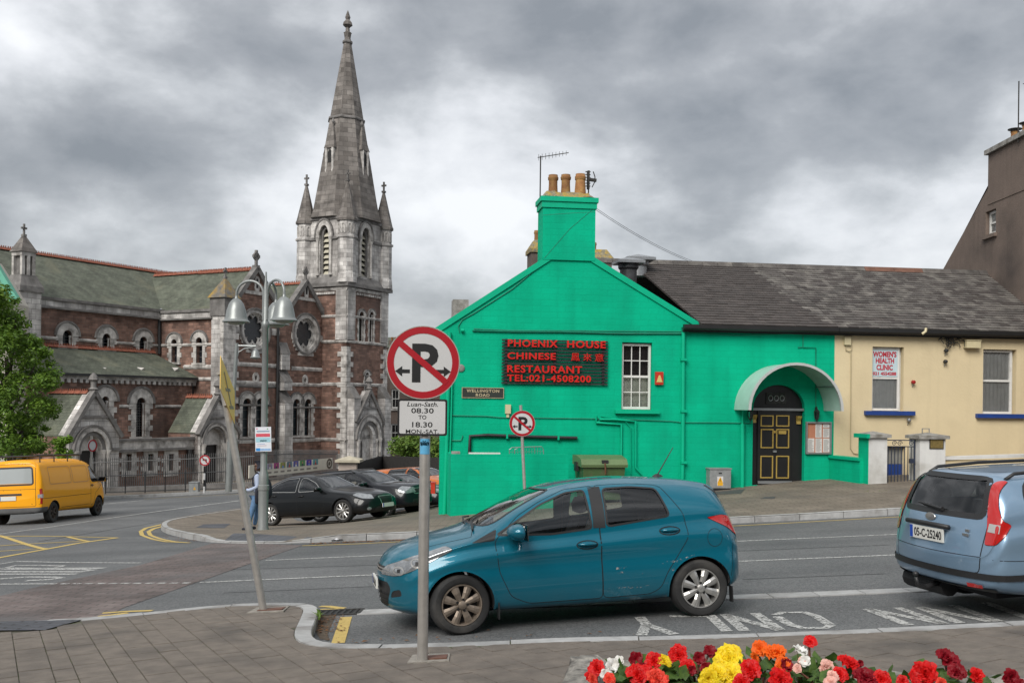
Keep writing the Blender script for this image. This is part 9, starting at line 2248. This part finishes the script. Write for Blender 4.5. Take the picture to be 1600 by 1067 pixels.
PLT = [('scarlet begonia at the left end beside the bare stone rim',[(933,1044,13,'red'),(925,1062,9,'sal'),(952,1060,9,'sal')]),('white begonia beside the leftmost scarlet bloom',[(955,1040,12,'whi'),(968,1032,8,'whi')]),('crimson begonia behind the white one',[(993,1030,12,'dark')]),
 ('bright red begonia with salmon bloom in the left half',[(1022,1034,14,'red'),(996,1054,17,'red'),(1026,1062,17,'sal')]),('small yellow begonia tucked behind red ones',[(1037,1034,11,'yel')]),('wide red begonia standing above the left half',[(1061,1024,16,'red')]),('crimson begonia cluster left of the big yellow blooms',[(1092,1028,10,'dark'),(1109,1019,11,'dark'),(1080,1047,8,'dark'),(1104,1044,10,'dark')]),
 ('large yellow begonia with three full blooms',[(1140,1030,22,'yel'),(1107,1060,15,'yel'),(1143,1054,18,'yel')]),('tall orange begonia with ruffled blooms',[(1188,1014,13,'ora'),(1210,1021,17,'ora')]),('deep red begonia under the orange one',[(1172,1048,17,'red'),(1218,1064,19,'red'),(1228,1040,11,'dark')]),('white begonia next to a small red bud flower',[(1249,1019,12,'whi'),(1253,1032,6,'pin')]),
 ('small red begonia highest in the middle',[(1266,1003,10,'red')]),('pale pink begonia low in the middle',[(1291,1043,12,'pin'),(1298,1066,10,'pin'),(1246,1044,7,'pin')]),('upright scarlet begonia right of the pale pink one',[(1325,1037,16,'red'),(1343,1036,6,'dark')]),('crimson red begonia low right of centre',[(1352,1060,18,'dark'),(1377,1062,14,'red')]),
 ('large scarlet begonia right of the bare rim gap',[(1446,1054,21,'red'),(1410,1064,9,'red'),(1470,1068,9,'sal')]),('dark crimson begonia standing tallest at right',[(1480,1031,18,'dark'),(1496,1048,11,'dark')]),('small crimson begonia at far right',[(1526,1057,13,'red')]),('red begonia nearest the right edge',[(1578,1058,13,'dark'),(1594,1068,8,'dark')])]
for lab,bl_ in PLT:
 u0,v0 = bl_[0][:2]; D0 = lambda v: 5.32 - (v - 1000) / 67 * .62; b0 = P(u0,v0,D0(v0)); bz_ = Vector((b0.x,b0.y,zr_ - .1)); pt_ = thing('begonia',lab,'flower',bz_,'begonias in the stone planter')
 for u,v,r,col in bl_ + [(u + rg.choice((-1,1)) * r * .8,v + r * .9 + 3,r * .75,col) for u,v,r,col in bl_ if r > 11 and v < 1050]:
  c = P(u,v,D0(v)); rw_ = r * D0(v) / FPX * 1.2; bloom(pt_,c,rw_,col,rg,.3 if col in ('dark','whi') and r < 13 else 1); Geo().tube([(bz_.x,bz_.y,bz_.z),((bz_.x + c.x) / 2,(bz_.y + c.y) / 2 + .01,c.z - .06),(c.x,c.y + .02,c.z - .01)],.006,5).build('stem',STM,pt_,uv=False)
 for _ in range(38): q = b0 + Vector((rg.gauss(0,.10),rg.uniform(-.16,.12),0)); q.z = min(b0.z - .01,zr_ + rg.uniform(-.06,.09)); q.x = max(q.x,pA.x + .2); leaf(pt_,q,rg.uniform(.03,.065))
for lab,u in (('leafy begonia without blooms in the gap right of centre',1395),('leafy begonia without blooms near the right end',1550)):
 b0 = P(u,1062,4.8); pt_ = thing('begonia',lab,'flower',Vector((b0.x,b0.y,zr_ - .1)),'begonias in the stone planter')
 for _ in range(26): leaf(pt_,Vector((b0.x + rg.gauss(0,.13),b0.y + rg.uniform(-.2,.25),zr_ + rg.uniform(-.08,.03))),rg.uniform(.025,.045))
# --- terrace behind the camera, seen only as reflections
ot = thing('opposite_terrace','plain brown terrace across the street behind the viewer','house',(0,-15,.4))
OP = Plane(34,-13,-1,.06); hs = []
for k in range(14):
 for z in (1.2,4.4,7.2): hs.append([(2 + k * 4.6,z),(3.1 + k * 4.6,z),(3.1 + k * 4.6,z + 1.9),(2 + k * 4.6,z + 1.9)])
Geo().wall([(0,-4),(68,-4),(68,10),(0,10)],hs,.3).build('wall',BROWN,ot,OP.M); Geo().box(0,68,.3,8,-4,9.9).build('rooms',DARKR,ot,OP.M); Geo().add([(0,-.3,10),(68,-.3,10),(68,4,12.6),(0,4,12.6)],[(0,1,2,3)]).build('roof',SLATE1,ot,OP.M)
